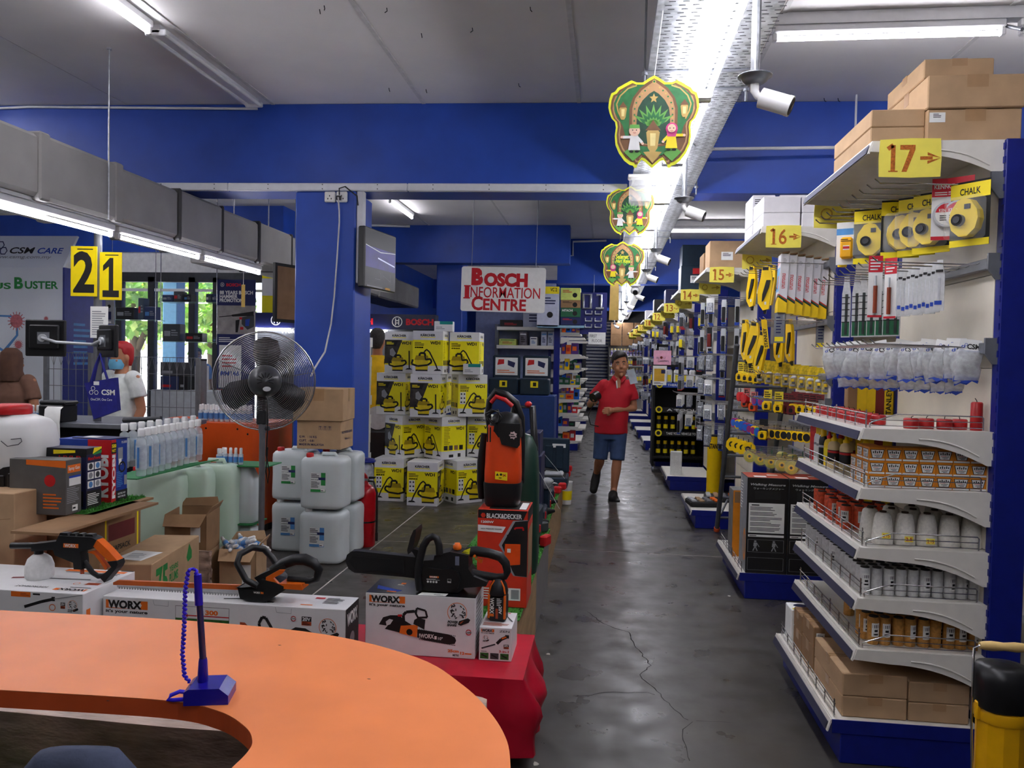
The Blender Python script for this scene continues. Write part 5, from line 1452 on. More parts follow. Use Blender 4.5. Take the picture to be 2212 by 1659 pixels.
m_.poly(P_([(570,1130),(610,1095),(650,1105),(620,1160),(580,1180)]), T, WBOX,.0016).poly(P_([(700,1035),(745,1030),(745,1060),(700,1060)]), T, RED,.0018)
m_.poly(P_([(735,1170),(880,1150),(920,1160),(910,1300),(720,1260)]), T, ORP,.0018).disc(T, cu(830), cv(1240),.013, INK,.0022)
bar = [(915,1200),(1250,1240),(1320,1270),(1335,1310),(1320,1350),(1250,1360),(1000,1330),(915,1300)]
m_.poly(P_(bar), T, INK,.0014)
for k in range(22):
 f = k/21; x = 930+380*f; m_.poly(P_([(x,1205+f*50),(x+14,1193+f*55),(x+18,1212+f*52)]), T, DGREY,.0012).poly(P_([(x,1312+f*50),(x+10,1330+f*48),(x+18,1318+f*46)]), T, DGREY,.0012)
m_.txt(T, '!WORX', cu(935), cv(1305), cu(1095), cv(1250), PAPER,.03,.0018).rect(T, cu(1100), cv(1310), cu(1125), cv(1270), PAPER,.0018).txt(T, '10"', cu(1140), cv(1315), cu(1190), cv(1280), PAPER,.02,.0018)
m_.txt(T, '25cm', cu(1245), cv(1455), cu(1365), cv(1420), ORP,.05).txt(T, '12', cu(1380), cv(1475), cu(1425), cv(1440), ORP,.05).rect(T, cu(1430), cv(1470), cu(1500), cv(1455), ORP).txt(T, 'METRE', cu(1300), cv(1500), cu(1365), cv(1475), INK,.03)
m_.rect(TT,.001,.001, w-.001, d-.001, mat('black glossy lid print',(22,22,26),.18, noise=.1),.0006)
m_.poly([(.02,.11),(.14,.05),(.12,.03),(.03,.06)], TT, BLUEP,.0009).rect(TT,.11,.14,.13,.16, ORP,.0012).greek(TT,.1,.12,.13,.14,2, PAPER,.0012).line(TT, [(.08,.03),(.12,.03)],.012, ORP,.0012).poly([(.215,.0),(.33,.004),(.335,.04),(.225,.04)], TT, PAPER,.0014).greek(TT,.28,.012,.32,.024,2, INK,.0018)
m_.greek(TRr,.02,.02, d-.02, h-.02,12, GREYP)
m_.build('printed_face', cb)
TOOLB = mat('black tool plastic',(26,27,29),.45, noise=.12, scale=60)
k0 = (YF+.09)/F/5.027
saw = thing('chainsaw', 'black cordless chainsaw with orange cap lying across its carton', 'chainsaw',(cb.location.x+ (1100-940)*k0, YF+.1,.347+h+.004))
def S(L): return [((x-1100)*k0,(748-y)*k0) for x, y in L]
def S3(L, y=0.): return [((x-1100)*k0, y,(748-z)*k0) for x, z in L]
FW = frame((0,.05,0),(1,0,0),(0,0,1))
MB().prism(S([(20,480),(40,410),(90,370),(150,362),(830,400),(880,420),(880,640),(700,628),(130,610),(60,570)]), frame((0,.02,0),(1,0,0),(0,0,1)),.04, TOOLB).prism(S([(60,480),(110,420),(700,440),(700,590),(140,570)]), frame((0,-.02,0),(1,0,0),(0,0,1)),.004, MBLACK).build('bar_cover', saw)
MB().prism(S([(860,420),(1050,400),(1060,350),(1230,300),(1440,330),(1440,480),(1500,560),(1650,610),(1640,660),(1400,690),(1330,748),(1000,748),(860,720)]), FW,.1, TOOLB).build('motor_housing', saw)
FC = frame((0,-.05,0),(1,0,0),(0,0,1))
m_ = MB().prism(S([(930,560),(990,480),(1150,490),(1250,470),(1330,510),(1360,600),(1330,690),(1240,720),(1000,710),(940,650)]), FC,.014, BLACK)
T = FC @ TR(0,0,.0144)
m_.rect(T, *S([(1015,586)])[0], *S([(1122,565)])[0], ORP,.0002).txt(T, 'WORX', *S([(1020,586)])[0], *S([(1105,566)])[0], PAPER,.04,.0005).greek(T, *S([(985,612)])[0], *S([(1140,596)])[0],2, PAPER,.0003)
for x in (1000,1032,1063,1095): m_.disc(T, *S([(x,630)])[0],.0045, PAPER,.0003)
m_.ring(T, *S([(1238,610)])[0],.011, PAPER,.0012,.0003,4, pi/4,2*pi+pi/4).txt(T, '96', *S([(1218,632)])[0], *S([(1256,612)])[0], PAPER,.03,.0003)
m_.build('side_cover', saw)
MB().tube(S3([(905,735),(885,600),(885,500),(905,380),(935,250),(985,165),(1040,135),(1085,155),(1112,230),(1120,330)],-.055),.0155, TOOLB,10).build('front_handle', saw)
MB().tube(S3([(1400,330),(1500,310),(1640,325),(1770,355),(1835,430),(1855,520),(1830,575),(1740,590),(1600,580),(1440,560)],-.0), [.022,.021,.02,.02,.018,.016,.015,.016,.018,.02], TOOLB,10).build('rear_handle', saw)
MB().prism(S([(850,60),(825,75),(790,160),(758,300),(768,345),(800,320),(832,230),(856,100)]), frame((0,.05,0),(1,0,0),(0,0,1)),.11, TOOLB).prism(S([(775,320),(810,310),(900,330),(900,420),(840,420)]), frame((0,.02,0),(1,0,0),(0,0,1)),.04, TOOLB).build('hand_guard', saw)
c = S3([(1288,300)])[0]
MB().lathe([(.016,0),(.018,.004),(.018,.016),(.012,.02),(.012,.026),(0,.027)], ORANGE,10, c=c).build('oil_cap', saw)
MB().prism(S([(1340,330),(1440,328),(1450,258),(1380,290)]), frame((0,-.03,0),(1,0,0),(0,0,1)),.001, mat('lime yellow tag',(244,240,40),.5)).greek(frame((0,-.0312,0),(1,0,0),(0,0,1)), *S([(1360,318)])[0], *S([(1430,300)])[0],2, INK,.0003).build('price_tag', saw)
c = S3([(1496,350)],-.022)[0]
MB().cyl(c,(c[0],-.03, c[2]),.006, ORANGE, n=10).build('button', saw)
MB().prism(S([(1490,390),(1580,395),(1570,440),(1540,430)]), frame((0,.008,0),(1,0,0),(0,0,1)),.016, ORANGE).build('trigger', saw)
c0, c1 = S([(1292,445)])[0], S([(1338,345)])[0]
MB().rect(FC, *c0, *c1, mat('grey oil window',(120,128,150),.3),.0006).build('oil_window', saw)
cb_ = cb.location
YF2 = 3.0
a, b = aty(222,1330, YF2), aty(746,1345, YF2); tz2 = aty(480,1302, YF2).z
w, d, h = b.x-a.x,.17, tz2-.347
hb = thing('hedge_trimmer_carton', 'long white carton for a hedge trimmer, middle of the red cloth', 'box',((a.x+b.x)/2, YF2+d/2,.347))
MB().box((0,0, h/2),(w, d, h), WBOX,.002).build('carton', hb)
T, TT, TRr = fr_front(w, d, h), fr_top(w, d, h), fr_right(w, d, h)
m_ = MB()
def hu(x): return (x-85)/(2075-85)*w
def hv(y): return h-(y-(560+(y*0)))/3.814*YF2/F
logo(m_, T, hu(112), hv(665), hu(465)-hu(112), hv(590)-hv(665))
m_.rect(T, hu(697), hv(860), hu(1142), hv(608), INK,.0006).rect(T, hu(700), hv(858), hu(1139), hv(611), WBOX,.0008).rect(T, hu(700), hv(858), hu(1139), hv(715), mat('hedge print',(48,104,40),.6, noise=.3, scale=90),.001).rect(T, hu(790), hv(694), hu(1139), hv(684), RED,.0012).poly([(hu(775), hv(688)),(hu(800), hv(670)),(hu(800), hv(706))], T, RED,.0012).txt(T, '300', hu(945), hv(678), hu(1050), hv(634), ORP,.05)
amp(m_, T, hu(1662), hv(662),.011); badge(m_, T, hu(1728), hv(714), hu(1806)-hu(1728), hv(638)-hv(714), '20V'); share_mark(m_, T, hu(1936), hv(720),.036)
m_.line(T, [(hu(x), hv(y)) for x, y in ((1400,800),(1385,720),(1410,665),(1440,670),(1500,780))],.012, INK).poly([(hu(x), hv(y)) for x, y in ((1580,800),(1680,735),(1760,740),(1860,800))], T, INK,.001).poly([(hu(x), hv(y)) for x, y in ((1230,720),(1270,722),(1320,775),(1230,770))], T, BRR,.001)
for x in (510,1515): m_.line(T, [(hu(x), hv(570)),(hu(x+12), hv(615)),(hu(x+128), hv(620)),(hu(x+130), hv(575))],.0015, GREYP)
m_.rect(TRr,.002,.002, d-.002, h-.002, INK,.0006); m_.txt(frame((w/2,-d/2+.03,.02),(0,.0,1),(0,1,0)) if False else TRr, 'WORX',.02, h*.62, d-.02, h*.88, PAPER,.04,.001).disc(TRr, d*.5, h*.3,.03, GREYP,.001)
logo(m_, TT,.04,.12,.2,.03, False)
m_.rect(TT, w-.17,.12, w-.13,.14, RED).greek(TT, w-.12,.06, w-.04,.14,6, INK).line(TT, [(.5,.05),(.6,.07),(.72,.04)],.012, INK).rect(TT, w-.2,.03, w-.15,.04, ORP)
m_.build('printed_face', hb)
k1 = (YF2+.07)/F/3.814
hx = aty(200+1300/3.814,1310, YF2+.07).x
ht = thing('hedge_trimmer', 'black and orange hedge trimmer lying along the long white carton', 'hedge trimmer',(hx, YF2+.07,.347+h+.003))
def S(L): return [((x-1300)*k1,(578-y)*k1) for x, y in L]
def S3(L, y=0.): return [((x-1300)*k1, y,(578-z)*k1) for x, z in L]
def FR(y): return frame((0, y,0),(1,0,0),(0,0,1))
MB().prism(S([(20,508),(60,488),(1215,470),(1215,515),(60,530),(20,530)]), FR(.012),.014, mat('orange brown blade guard',(196,92,32),.4)).build('blade_guard', ht)
m_ = MB().prism(S([(60,528),(1215,512),(1260,560),(1000,555),(60,545)]), FR(.004),.008, SILVER)
for i in range(46):
 x = 70+i*25; y = 545+ (i/46)*8
 m_.prism(S([(x, y-8),(x+16, y-8),(x+20, y+12),(x+12, y+12)]), FR(-.004),.006, CHROME)
m_.build('toothed_blade', ht)
MB().prism(S([(1205,470),(1225,460),(1250,560),(1330,577),(1480,577),(1640,470),(1640,430),(1560,400),(1440,380),(1400,440)]), FR(.045),.09, TOOLB).build('motor_housing', ht)
MB().prism(S([(1380,470),(1400,420),(1360,380),(1430,340),(1560,280),(1620,250),(1640,290),(1500,360),(1480,460)]), FR(.03),.06, TOOLB).build('neck', ht)
for yy in (-.05,.05):
 pass
MB().tube([S3([(1420,430)],-.06)[0], S3([(1330,380)],-.07)[0], S3([(1245,240)],-.07)[0], S3([(1250,170)],-.05)[0], S3([(1310,135)],-.0)[0], S3([(1370,170)],.05)[0], S3([(1440,250)],.06)[0], S3([(1500,320)],.05)[0]],.0135, TOOLB,10).build('front_handle', ht)
MB().tube(S3([(1500,330),(1600,260),(1700,220),(1790,215),(1870,245),(1915,300),(1895,380),(1840,400),(1640,392)]), [.022,.022,.023,.024,.022,.018,.014,.013,.013], TOOLB,10).build('rear_handle', ht)
MB().prism(S([(1480,360),(1590,295),(1645,292),(1620,325),(1545,365),(1590,410),(1790,405),(1803,455),(1475,450)]), FR(-.0302),.014, ORANGE).b2(S3([(1600,455)],.03)[0], S3([(1800,408)],-.03)[0], ORANGE).build('orange_trim', ht)
m_ = MB(); T = FR(-.0456); m_.txt(T, 'WORX', *S([(1372,505)])[0], *S([(1432,488)])[0], PAPER,.04,.0005).rect(T, *S([(1436,505)])[0], *S([(1462,488)])[0], ORP,.0005); m_.build('lettering', ht)
YF3 = 2.895
xr = atz(181,1283,.586).x
w, d, h = 1.0,.35,.239
gb = thing('pressure_cleaner_carton', 'large flat white carton at the left of the red cloth', 'box',(xr-w/2, YF3+d/2,.347))
MB().box((0,0, h/2),(w, d, h), WBOX,.002).build('carton', gb)
T, TT, TRr = fr_front(w, d, h), fr_top(w, d, h), fr_right(w, d, h)
m_ = MB()
def gu(x): return w-(1250-x)/6.9125*YF3/F
def gv(y): return h-(y-970)/6.9125*YF3/F
m_.rect(T, gu(-20), gv(1070), gu(328), gv(985), ORP).greek(T, gu(150), gv(1050), gu(310), gv(1000),2, BRR).line(T, [(gu(220), gv(1230)),(gu(520), gv(1130)),(gu(740), gv(1075))],.012, INK).line(T, [(gu(740), gv(1075)),(gu(1240), gv(985))],.003, GREYP).rect(T, gu(700), gv(1110), gu(760), gv(1040), INK).rect(T, gu(370), gv(1028), gu(495), gv(1000), INK)
badge(m_, T, gu(860), gv(1225),.02,.025, '20V'); m_.ring(T, gu(715), gv(1215),.014, ORP,.003); share_mark(m_, T, gu(1070), gv(1160),.02)
m_.txt(T, 'WORX', gu(640),.02, gu(1000),.05, INK,.05)
RT = Matrix.Rotation(pi,4, 'Z')
TB = TT @ TR(w, d,0) @ RT                                        # lid print reads from the far side
logo(m_, TB,.02, d-.06,.14,.026, False)
m_.greek(TB,.02, d-.085,.16, d-.07,1, INK).rect(TB,.02, d-.15,.08, d-.12, BRR).ring(TB,.12, d-.13,.014, ORP,.003).line(TB, [(.1, d-.19),(.28, d-.18),(.4, d-.2)],.012, DGREY).line(TB, [(.3, d-.2),(.44, d-.16)],.02, MATS['dark red card']).rect(TB,.02,.02,.3,.05, ORP).greek(TB,.03,.055,.3,.09,2, INK).rect(TB,.0,.0,.06,.014, INK)
m_.txt(TB, 'HYDROSHOT',.2, d-.07,.34, d-.05, INK,.01)
m_.txt(frame((w/2,-d/2+.045,.02),(0,0,1),(0,-1,0)), 'WORX',0,0,.11,.025, INK,.05,.001)
m_.rect(TRr,.02,.14,.045,.17, ORP).disc(TRr,.2,.13,.028, INK,.001,14,.05).disc(TRr,.25,.145,.028, INK,.001,14,.05).rect(TRr,.31,.1,.335,.19, ORP).rect(TRr,.12,.07,.14,.1, BRR)
m_.build('printed_face', gb)
k2 = 3.08*1.09/F/6.9125
gx = aty(1100/6.9125,1245,3.08).x
gg = thing('pressure_gun', 'black and orange pressure gun standing on the large flat carton', 'pressure gun',(gx,3.08,.347+h+.002))
def S(L): return [((x-1100)*k2,(772-y)*k2) for x, y in L]
def S3(L, y=0.): return [((x-1100)*k2, y,(772-z)*k2) for x, z in L]
MB().tube(S3([(90,322),(480,300),(640,285),(900,260)]), [.0135,.0135,.014,.016], TOOLB,12).build('barrel', gg)
MB().prism(S([(480,260),(600,245),(880,200),(920,115),(1440,115),(1520,150),(1440,290),(1260,340),(1280,480),(1290,600),(1165,600),(1155,505),(860,410),(830,330),(480,370)]), FR(.026),.052, TOOLB).build('gun_body', gg)
m_ = MB()
for a, b in ((890,1040),(1060,1160),(1180,1280),(1300,1440)): m_.prism(S([(a,125),(a+25,80),(b-10,80),(b,115)]), FR(.014),.028, TOOLB)
m_.build('top_rail', gg)
MB().prism(S([(1390,180),(1520,150),(1690,290),(1842,440),(1700,462),(1530,312),(1460,250)]), FR(.021),.042, ORANGE).build('grip', gg)
MB().prism(S([(1340,350),(1440,328),(1520,400),(1672,560),(1625,605),(1560,510),(1450,380)]), FR(.01),.02, ORANGE).build('trigger', gg)
MB().prism(S([(1695,462),(1845,440),(1860,500),(1830,560),(1650,772),(1575,700),(1760,540)]), FR(.026),.052, TOOLB).build('battery', gg)
MB().tube(S3([(1270,500),(1400,660),(1500,712),(1610,690)]),.011, TOOLB,8).build('hand_guard', gg)
MB().cyl(S3([(1235,600)])[0], S3([(1240,685)])[0],.008, BRR, n=10).build('hose_nipple', gg)
c = S3([(550,795)])[0]
r = 200*k2
MB().lathe([(r*.85,0),(r*.98,.012),(r,.03),(r*.97,.06),(r*.8,.088),(r*.55,.101),(r*.4,.106)], mat('foam white bottle',(232,232,230),.7, noise=.05, scale=60, bump=.1),20, c=c).build('foam_bottle', gg)
MB().cyl(S3([(535,420)])[0], S3([(535,345)])[0],.018, TOOLB, n=12).build('bottle_neck', gg)
m_ = MB(); T = FR(-.0264); m_.rect(T, *S([(1000,282)])[0], *S([(1240,220)])[0], ORP,.0004).txt(T, 'WORX', *S([(1020,278)])[0], *S([(1200,226)])[0], PAPER,.03,.0007); m_.build('lettering', gg)
YF4 = 3.10
a, b = aty(1034,1434, YF4), aty(1104,1438, YF4); z1 = aty(1104,1358, YF4).z
w, d, h = b.x-a.x,.2, z1-.347
zb = thing('shear_carton', 'small white carton picturing a garden shear at the right corner of the red cloth', 'box',((a.x+b.x)/2, YF4+d/2,.347))
MB().box((0,0, h/2),(w, d, h), WBOX,.0015).build('carton', zb)
T, TT = fr_front(w, d, h), fr_top(w, d, h)
m_ = MB()
logo(m_, T,.008, h*.86, w*.4, h*.09); m_.txt(T, 'ZEN', w*.62, h*.87, w*.93, h*.93, INK,.01); share_mark(m_, T, w*.2, h*.68,.011); m_.line(T, [(w*.08, h*.36),(w*.5, h*.5)],.006, DGREY).line(T, [(w*.55, h*.52),(w*.68, h*.66),(w*.85, h*.74)],.012, INK).line(T, [(w*.7, h*.68),(w*.84, h*.74)],.006, ORP,.0014).rect(T, w*.8, h*.7, w*.92, h*.8, INK,.0012)
badge(m_, T, w*.76, h*.38, w*.16, h*.13, '20V'); m_.txt(T, '3-in-1', w*.62, h*.26, w*.92, h*.33, RED,.03)
for k in range(3): m_.rect(T, w*(.04+.31*k), h*.05, w*(.3+.31*k), h*.23, MATS['hedge print'] if k != 1 else DGREY).line(T, [(w*(.08+.31*k), h*.18),(w*(.25+.31*k), h*.1)],.005, INK,.0014)
m_.rect(T,.008, h*.265, w*.24, h*.28, INK).line(TT, [(w*.7,.15),(w*.95,.08)],.006, DGREY).greek(TT,.01,.02, w-.01,.06,4, BRR).rect(TT, w*.72,.18, w*.8,.19, RED).greek(TT,.01,.12,.03,.19,5, BRR)
m_.build('printed_face', zb)
sh = thing('battery_shear', 'black orange battery tool standing on the small white carton', 'garden shear',(zb.location.x-.004, YF4+.1,.347+h+.001), rad(-4))
MB().b2((-.034,-.03,0),(.034,.03,.1), TOOLB,.008).build('battery', sh)
for s in (-1,1): MB().b2((s*.03-.004,-.034,.012),(s*.03+.004,-.02,.1), ORANGE,.002).build('orange_rail', sh)
MB().lathe([(.034,.098),(.036,.11),(.03,.135),(.018,.155),(0,.162)], TOOLB,14, sq=(1,1.1,.8)).build('shear_body', sh)
m_ = MB()
for s in (-1,1): m_.tube([(s*.03,-.026,.105),(s*.026,-.026,.13),(s*.012,-.018,.152)],.004, ORANGE,6)
m_.ball((0,0,.158),.014, ORANGE,10,6,(1,1,.6)); m_.build('orange_trim', sh)
T = frame((0,-.0304,.0),(1,0,0),(0,0,1))
m_ = MB(); m_.txt(frame((-.026,-.0304,.09),(0,0,-1),(1,0,0)), 'WORX',0,0,.06,.016, PAPER,.03,.0006).rect(T,-.026,.02,-.01,.03, ORP,.0006).txt(frame((.008,-.0304,.06),(0,0,-1),(1,0,0)), '20V',0,0,.03,.012, PAPER,.03,.0006).rect(T,-.004,.012,.006,.05, BRR,.0005).greek(T,.0,.06,.02,.09,5, PAPER,.0006); m_.build('lettering', sh); sh.scale = (1.1,)*3
# ================================================================ LEFT SIDE: FAN, JUGS, CHECKOUT, SHOP FRONT
def at_(px0, px1, py0, py1, Y):
 """a rectangle of the view at distance Y -> x0, x1, z0 (bottom), z1 (top)"""
 a, b = aty(px0,(py0+py1)/2, Y), aty(px1,(py0+py1)/2, Y)
 t, u = aty((px0+px1)/2, py0, Y), aty((px0+px1)/2, py1, Y)
 return a.x, b.x, u.z, t.z
FY_ = 5.25
c = aty(572,823, FY_)
fn = thing('pedestal_fan', 'large pedestal fan with a chrome wire cage, seen from behind, by the blue pillar', 'fan',(c.x, FY_,0),0)
FR_ = Matrix.Translation((0,0, c.z)) @ Matrix.Rotation(rad(25),4, 'Z')
m_ = MB(); m_.M = FR_
R0 = .342
for s, dp in ((1,.1),(-1,.07)):
 for k in range(26):
  r = .055+(R0-.055)*k/25
  y = s*dp*(1-(r/R0)**2.6)
  m_.tube([(r*cos(2*pi*i/40), y, r*sin(2*pi*i/40)) for i in range(40)],.0019, CHROME if s < 0 else DGREY,4, closed=True)
 for k in range(10):
  a = 2*pi*k/10+.2
  m_.tube([(r*cos(a), s*dp*(1-(r/R0)**2.6)-s*.002, r*sin(a)) for r in [.05+(R0-.05)*j/8 for j in range(9)]],.002, DGREY,4)
m_.build('cage_wire_mesh', fn)
m_ = MB(); m_.M = FR_; m_.tube([(R0*cos(2*pi*i/48),0, R0*sin(2*pi*i/48)) for i in range(48)],.006, CHROME,8, closed=True); m_.build('cage_ring', fn)
for k in range(3):
 m_ = MB(); m_.M = FR_ @ Matrix.Rotation(2*pi*k/3+.5,4, 'Y')
 P = [(.03,-.02),(.1,-.075),(.2,-.11),(.285,-.09),(.31,-.01),(.28,.07),(.18,.075),(.08,.045),(.03,.02)]
 V = [(x,.02+z*.32, z) for x, z in P]+[(x,.025+z*.32, z) for x, z in P]; n = len(P)
 m_.add(V, [tuple(range(n)), tuple(reversed(range(n,2*n)))]+[(i, n+i, n+(i+1) % n,(i+1) % n) for i in range(n)], mat('dark metal blade',(58,58,60),.35,.4), True)
 m_.build('blade', fn)
m_ = MB(); m_.M = FR_
prof = [(.05,.06),(.085,.045),(.108,0),(.112,-.08),(.104,-.17),(.08,-.235),(.055,-.262),(0,-.266)]
V = []
for r, y in prof: V += [(r*cos(2*pi*i/20), y, r*sin(2*pi*i/20)) for i in range(20)]
m_.add(V, [(i*20+j,(i+1)*20+j,(i+1)*20+(j+1) % 20, i*20+(j+1) % 20) for i in range(len(prof)-1) for j in range(20)], mat('charcoal motor shell',(56,57,60),.3), True)
m_.build('motor_housing', fn)
m_ = MB(); m_.M = FR_; T = frame((0,-.2665,0),(1,0,0),(0,0,1))
for i in range(9): a = rad(200-27.5*i); m_.line(T, [(.022*cos(a),.01+.022*sin(a)),(.055*cos(a),.01+.055*sin(a))],.006, MBLACK,.004)
m_.disc(T,.01,-.045,.026, SILVER,.012,16,.016); m_.build('vent_cover', fn)
fz = c.z
MB().cyl((0,-.02, fz-.22),(0,-.05, fz-.06),.03, TOOLB, n=12).b2((-.035,-.06, fz-.3),(.035,.0, fz-.2), TOOLB,.008).build('neck_joint', fn)
POLE = mat('grey painted pole',(104,106,110),.4,.2)
px_ = .0
MB().cyl((px_,-.03,.04),(px_,-.03, fz-.29),.021, POLE, n=14).cyl((px_,-.03, fz-.36),(px_,-.03, fz-.26),.026, POLE, n=14).build('pole', fn)
MB().cyl((px_+.02,-.03, fz-.33),(px_+.05,-.03, fz-.33),.014, BLACK, n=10).build('knob', fn)
MB().lathe([(.17,0),(.18,.012),(.165,.03),(.06,.045),(.03,.08),(0,.08)], POLE,24).build('base', fn,(px_,-.03,0))
cp = [(.06,-.16, fz-.05),(.1,-.18, fz-.12),(.1,-.17, fz-.3),(.07,-.12, fz-.5),(.085,-.1, fz-.62),(.075,-.1, fz-.70),(.06,-.1, fz-.62),(.075,-.11, fz-.45)]
MB().tube(cp,.0045, BLACK,6).build('power_cord', fn)
LIQ = mat('clear water jug',(206,214,214),.32, noise=.04, scale=5)
PALEG = mat('pale green liquid jug',(198,220,200),.35, noise=.05, scale=4)
def jug(w, d, h, m, lab, loc, rz=0, sticker=None, capc=RED, group=None):
 t = thing('jerry_can', lab, 'jug', loc, rz, group)
 MB().lathe([(.42,0),(.49,.012),(.5,.03),(.5, h*.2),(.492, h*.5),(.5, h*.8),(.49, h*.88),(.44, h*.93),(.36, h*.945),(0, h*.945)], m,24, sq=(w, d,.32)).build('body', t)
 MB().b2((-w*.12,-.018, h*.94),(w*.3,.018, h*.945), m,.005).tube([(-w*.1,0, h*.93),(-w*.08,0, h*.985),(w*.2,0, h*.985),(w*.24,0, h*.93)],.016, m,8).build('handle', t)
 MB().lathe([(.026,0),(.028,.005),(.028,.028),(.022,.032),(0,.032)], capc,14, c=(-w*.3,-d*.3, h*.935)).build('cap', t)
 if sticker:
  T = fr_front(w, d, h); u, v = w*.28, h*.32; a, b = .115,.145
  m_ = MB().rect(T, u, v, u+a, v+b, LABEL,.0012).rect(T, u, v, u+a, v+.02, sticker,.0016).rect(T, u+.08, v+.05, u+a, v+b, sticker,.0016).rect(T, u+.06, v+.09, u+a, v+.11, NAVY,.002).txt(T, 'READY TO USE' if sticker is GREEN else 'CONCENTRATED', u+.004, v+.088, u+.058, v+.096, INK,.02,.0018).greek(T, u+.004, v+.03, u+.075, v+.08,6, INK,.0018).greek(T, u+.004, v+.105, u+.07, v+b-.006,3, INK,.0018).rect(T, u+.078, v+.004, u+.112, v+.022, PAPER,.002).greek(T, u+.08, v+.006, u+.11, v+.018,1, INK,.0024)
  m_.build('printed_label', t)
 return t
JB = mat('blue label print',(80,136,196),.5); JG = GREEN
jug(.335,.26,.412, LIQ, 'clear water can with blue label, front bottom of the stack',(aty(702,1150,5.78).x,5.78,0),0, JB, WHITE)
jug(.335,.26,.412, LIQ, 'clear water can with green label, front top of the stack',(aty(702,1150,5.78).x+.005,5.78,.413),0, JG)
xa = aty(735,1150,6.1).x
jug(.335,.26,.412, LIQ, 'clear water can peeping out right of the stack, bottom',(xa,6.11,0),0, None, WHITE)
jug(.335,.26,.412, LIQ, 'clear water can peeping out right of the stack, top',(xa,6.11,.413),0, None)
xb = aty(634,1140,6.0).x
jug(.335,.26,.412, LIQ, 'clear water can left of the fan pole, bottom',(xb-.02,6.1,0),0, JB, WHITE)
jug(.335,.26,.412, LIQ, 'clear water can left of the fan pole, top',(xb-.02,6.1,.413),0, JG)
x0, x1, z0, z1 = at_(640,735,921,982,5.86)
cc = carton('cardboard_box', 'brown carton with shipping print on top of the water cans', x1-x0,.3,.22,((x0+x1)/2,6.02,.84),0, CARD, tape=False)
T = fr_front(x1-x0,.3,.22); m_ = MB()
for i, s in enumerate(('G.W.   : 16 KG', 'CUFT.  : 0.81', 'MADE IN MALAYSIA')): m_.txt(T, s,.02,.085-.03*i,.02+(.14,.12,.2)[i],.103-.03*i, NAVY,.02)
for k in range(3):
 u = .175+.038*k
 m_.ring(T, u+.014,.165,.02, NAVY,.002,.001,4, pi/4,2*pi+pi/4).line(T, [(u+.014,.155),(u+.014,.175)],.004, NAVY).line(T, [(u+.005,.172),(u+.014,.178),(u+.023,.172)],.003, NAVY)
m_.txt(fr_right(x1-x0,.3,.22), 'MULTIPURPOSE CLEANER',.03,.12,.27,.14, NAVY,.02).txt(fr_right(x1-x0,.3,.22), '500ml x 25',.1,.07,.2,.085, NAVY,.02)
m_.build('printed_face', cc)
carton('cardboard_box', 'plain brown carton topmost over the water cans, by the pillar', x1-x0+.04,.34,.25,((x0+x1)/2-.01,6.02,1.061), rad(3), CARD, tape=True)
fx = aty(791,1100,6.3)
fe = thing('fire_extinguisher', 'red fire extinguisher with black hose on the floor by the pillar', 'fire extinguisher',(fx.x,6.3,0))
RDX = mat('red enamel',(186,20,30),.25)
MB().lathe([(.07,0),(.077,.01),(.078,.43),(.07,.47),(.045,.5),(.02,.515),(.018,.54),(0,.54)], RDX,20).build('cylinder', fe)
MB().b2((-.02,-.014,.53),(.02,.014,.56), CHROME,.004).build('valve', fe)
MB().prism([(-.02,.56),(.02,.55),(.0,.585),(-.05,.63),(-.062,.625)], frame((0,.01,0),(1,0,0),(0,0,1)),.02, RDX).prism([(.02,.555),(.07,.56),(.075,.575),(.02,.575)], frame((0,.01,0),(1,0,0),(0,0,1)),.02, BLACK).build('handle', fe)
MB().tube([(.02,-.02,.54),(.07,-.03,.54),(.098,-.03,.45),(.1,-.03,.25),(.1,-.03,.12)],.009, BLACK,8).cyl((.1,-.03,.12),(.1,-.03,.05),.012, BLACK, n=8).build('hose', fe)
MB().lathe([(.08,.2),(.08,.212)], BLACK,20).build('strap', fe)
wb = aty(790,1020,6.75)
wt = thing('wrapped_bundle', 'white plastic bundle with a blue lid behind the fire extinguisher', 'bundle',(wb.x,6.75,0))
MB().b2((-.07,-.1,0),(.07,.1,.42), DGREY,.02).build('tub', wt)
MB().lathe([(.07,.42),(.075,.5),(.07,.6),(.05,.63),(0,.635)], BAG,12).build('bag', wt)
MB().lathe([(.085,.635),(.09,.645),(.07,.665),(0,.67)], BLUEM,16).build('lid', wt)
OCB = mat('orange painted cabinet',(222,84,26),.4, noise=.08, scale=4)
x0, x1, _, z1 = at_(425,545,914,1120,6.55)
x2 = aty(592,1000,6.75).x
oc = thing('side_cabinet', 'orange painted cabinet with a rounded end behind the fan', 'cabinet',(0,6.55,0))
pts = [(x0-.5,0),(x1,0),(x1+.08,.03),(x2-.03,.14),(x2,.3),(x2,.6),(x0-.5,.6)]
MB().prism(pts, TR(0,0,.06), z1-.06, OCB).build('carcass', oc)
MB().prism([(x*1, y+.02 if y < .3 else y-.02) for x, y in pts], TR(0,0,.0),.06, BLACK).build('plinth', oc)
m_ = MB(); T = frame((0,0,0),(1,0,0),(0,0,1))
for px, py in ((445,925),(513,927),(535,938)): q = aty(px, py,6.55); m_.disc(T, q.x, q.z,.009, MBLACK,.001)
m_.build('keyhole', oc)
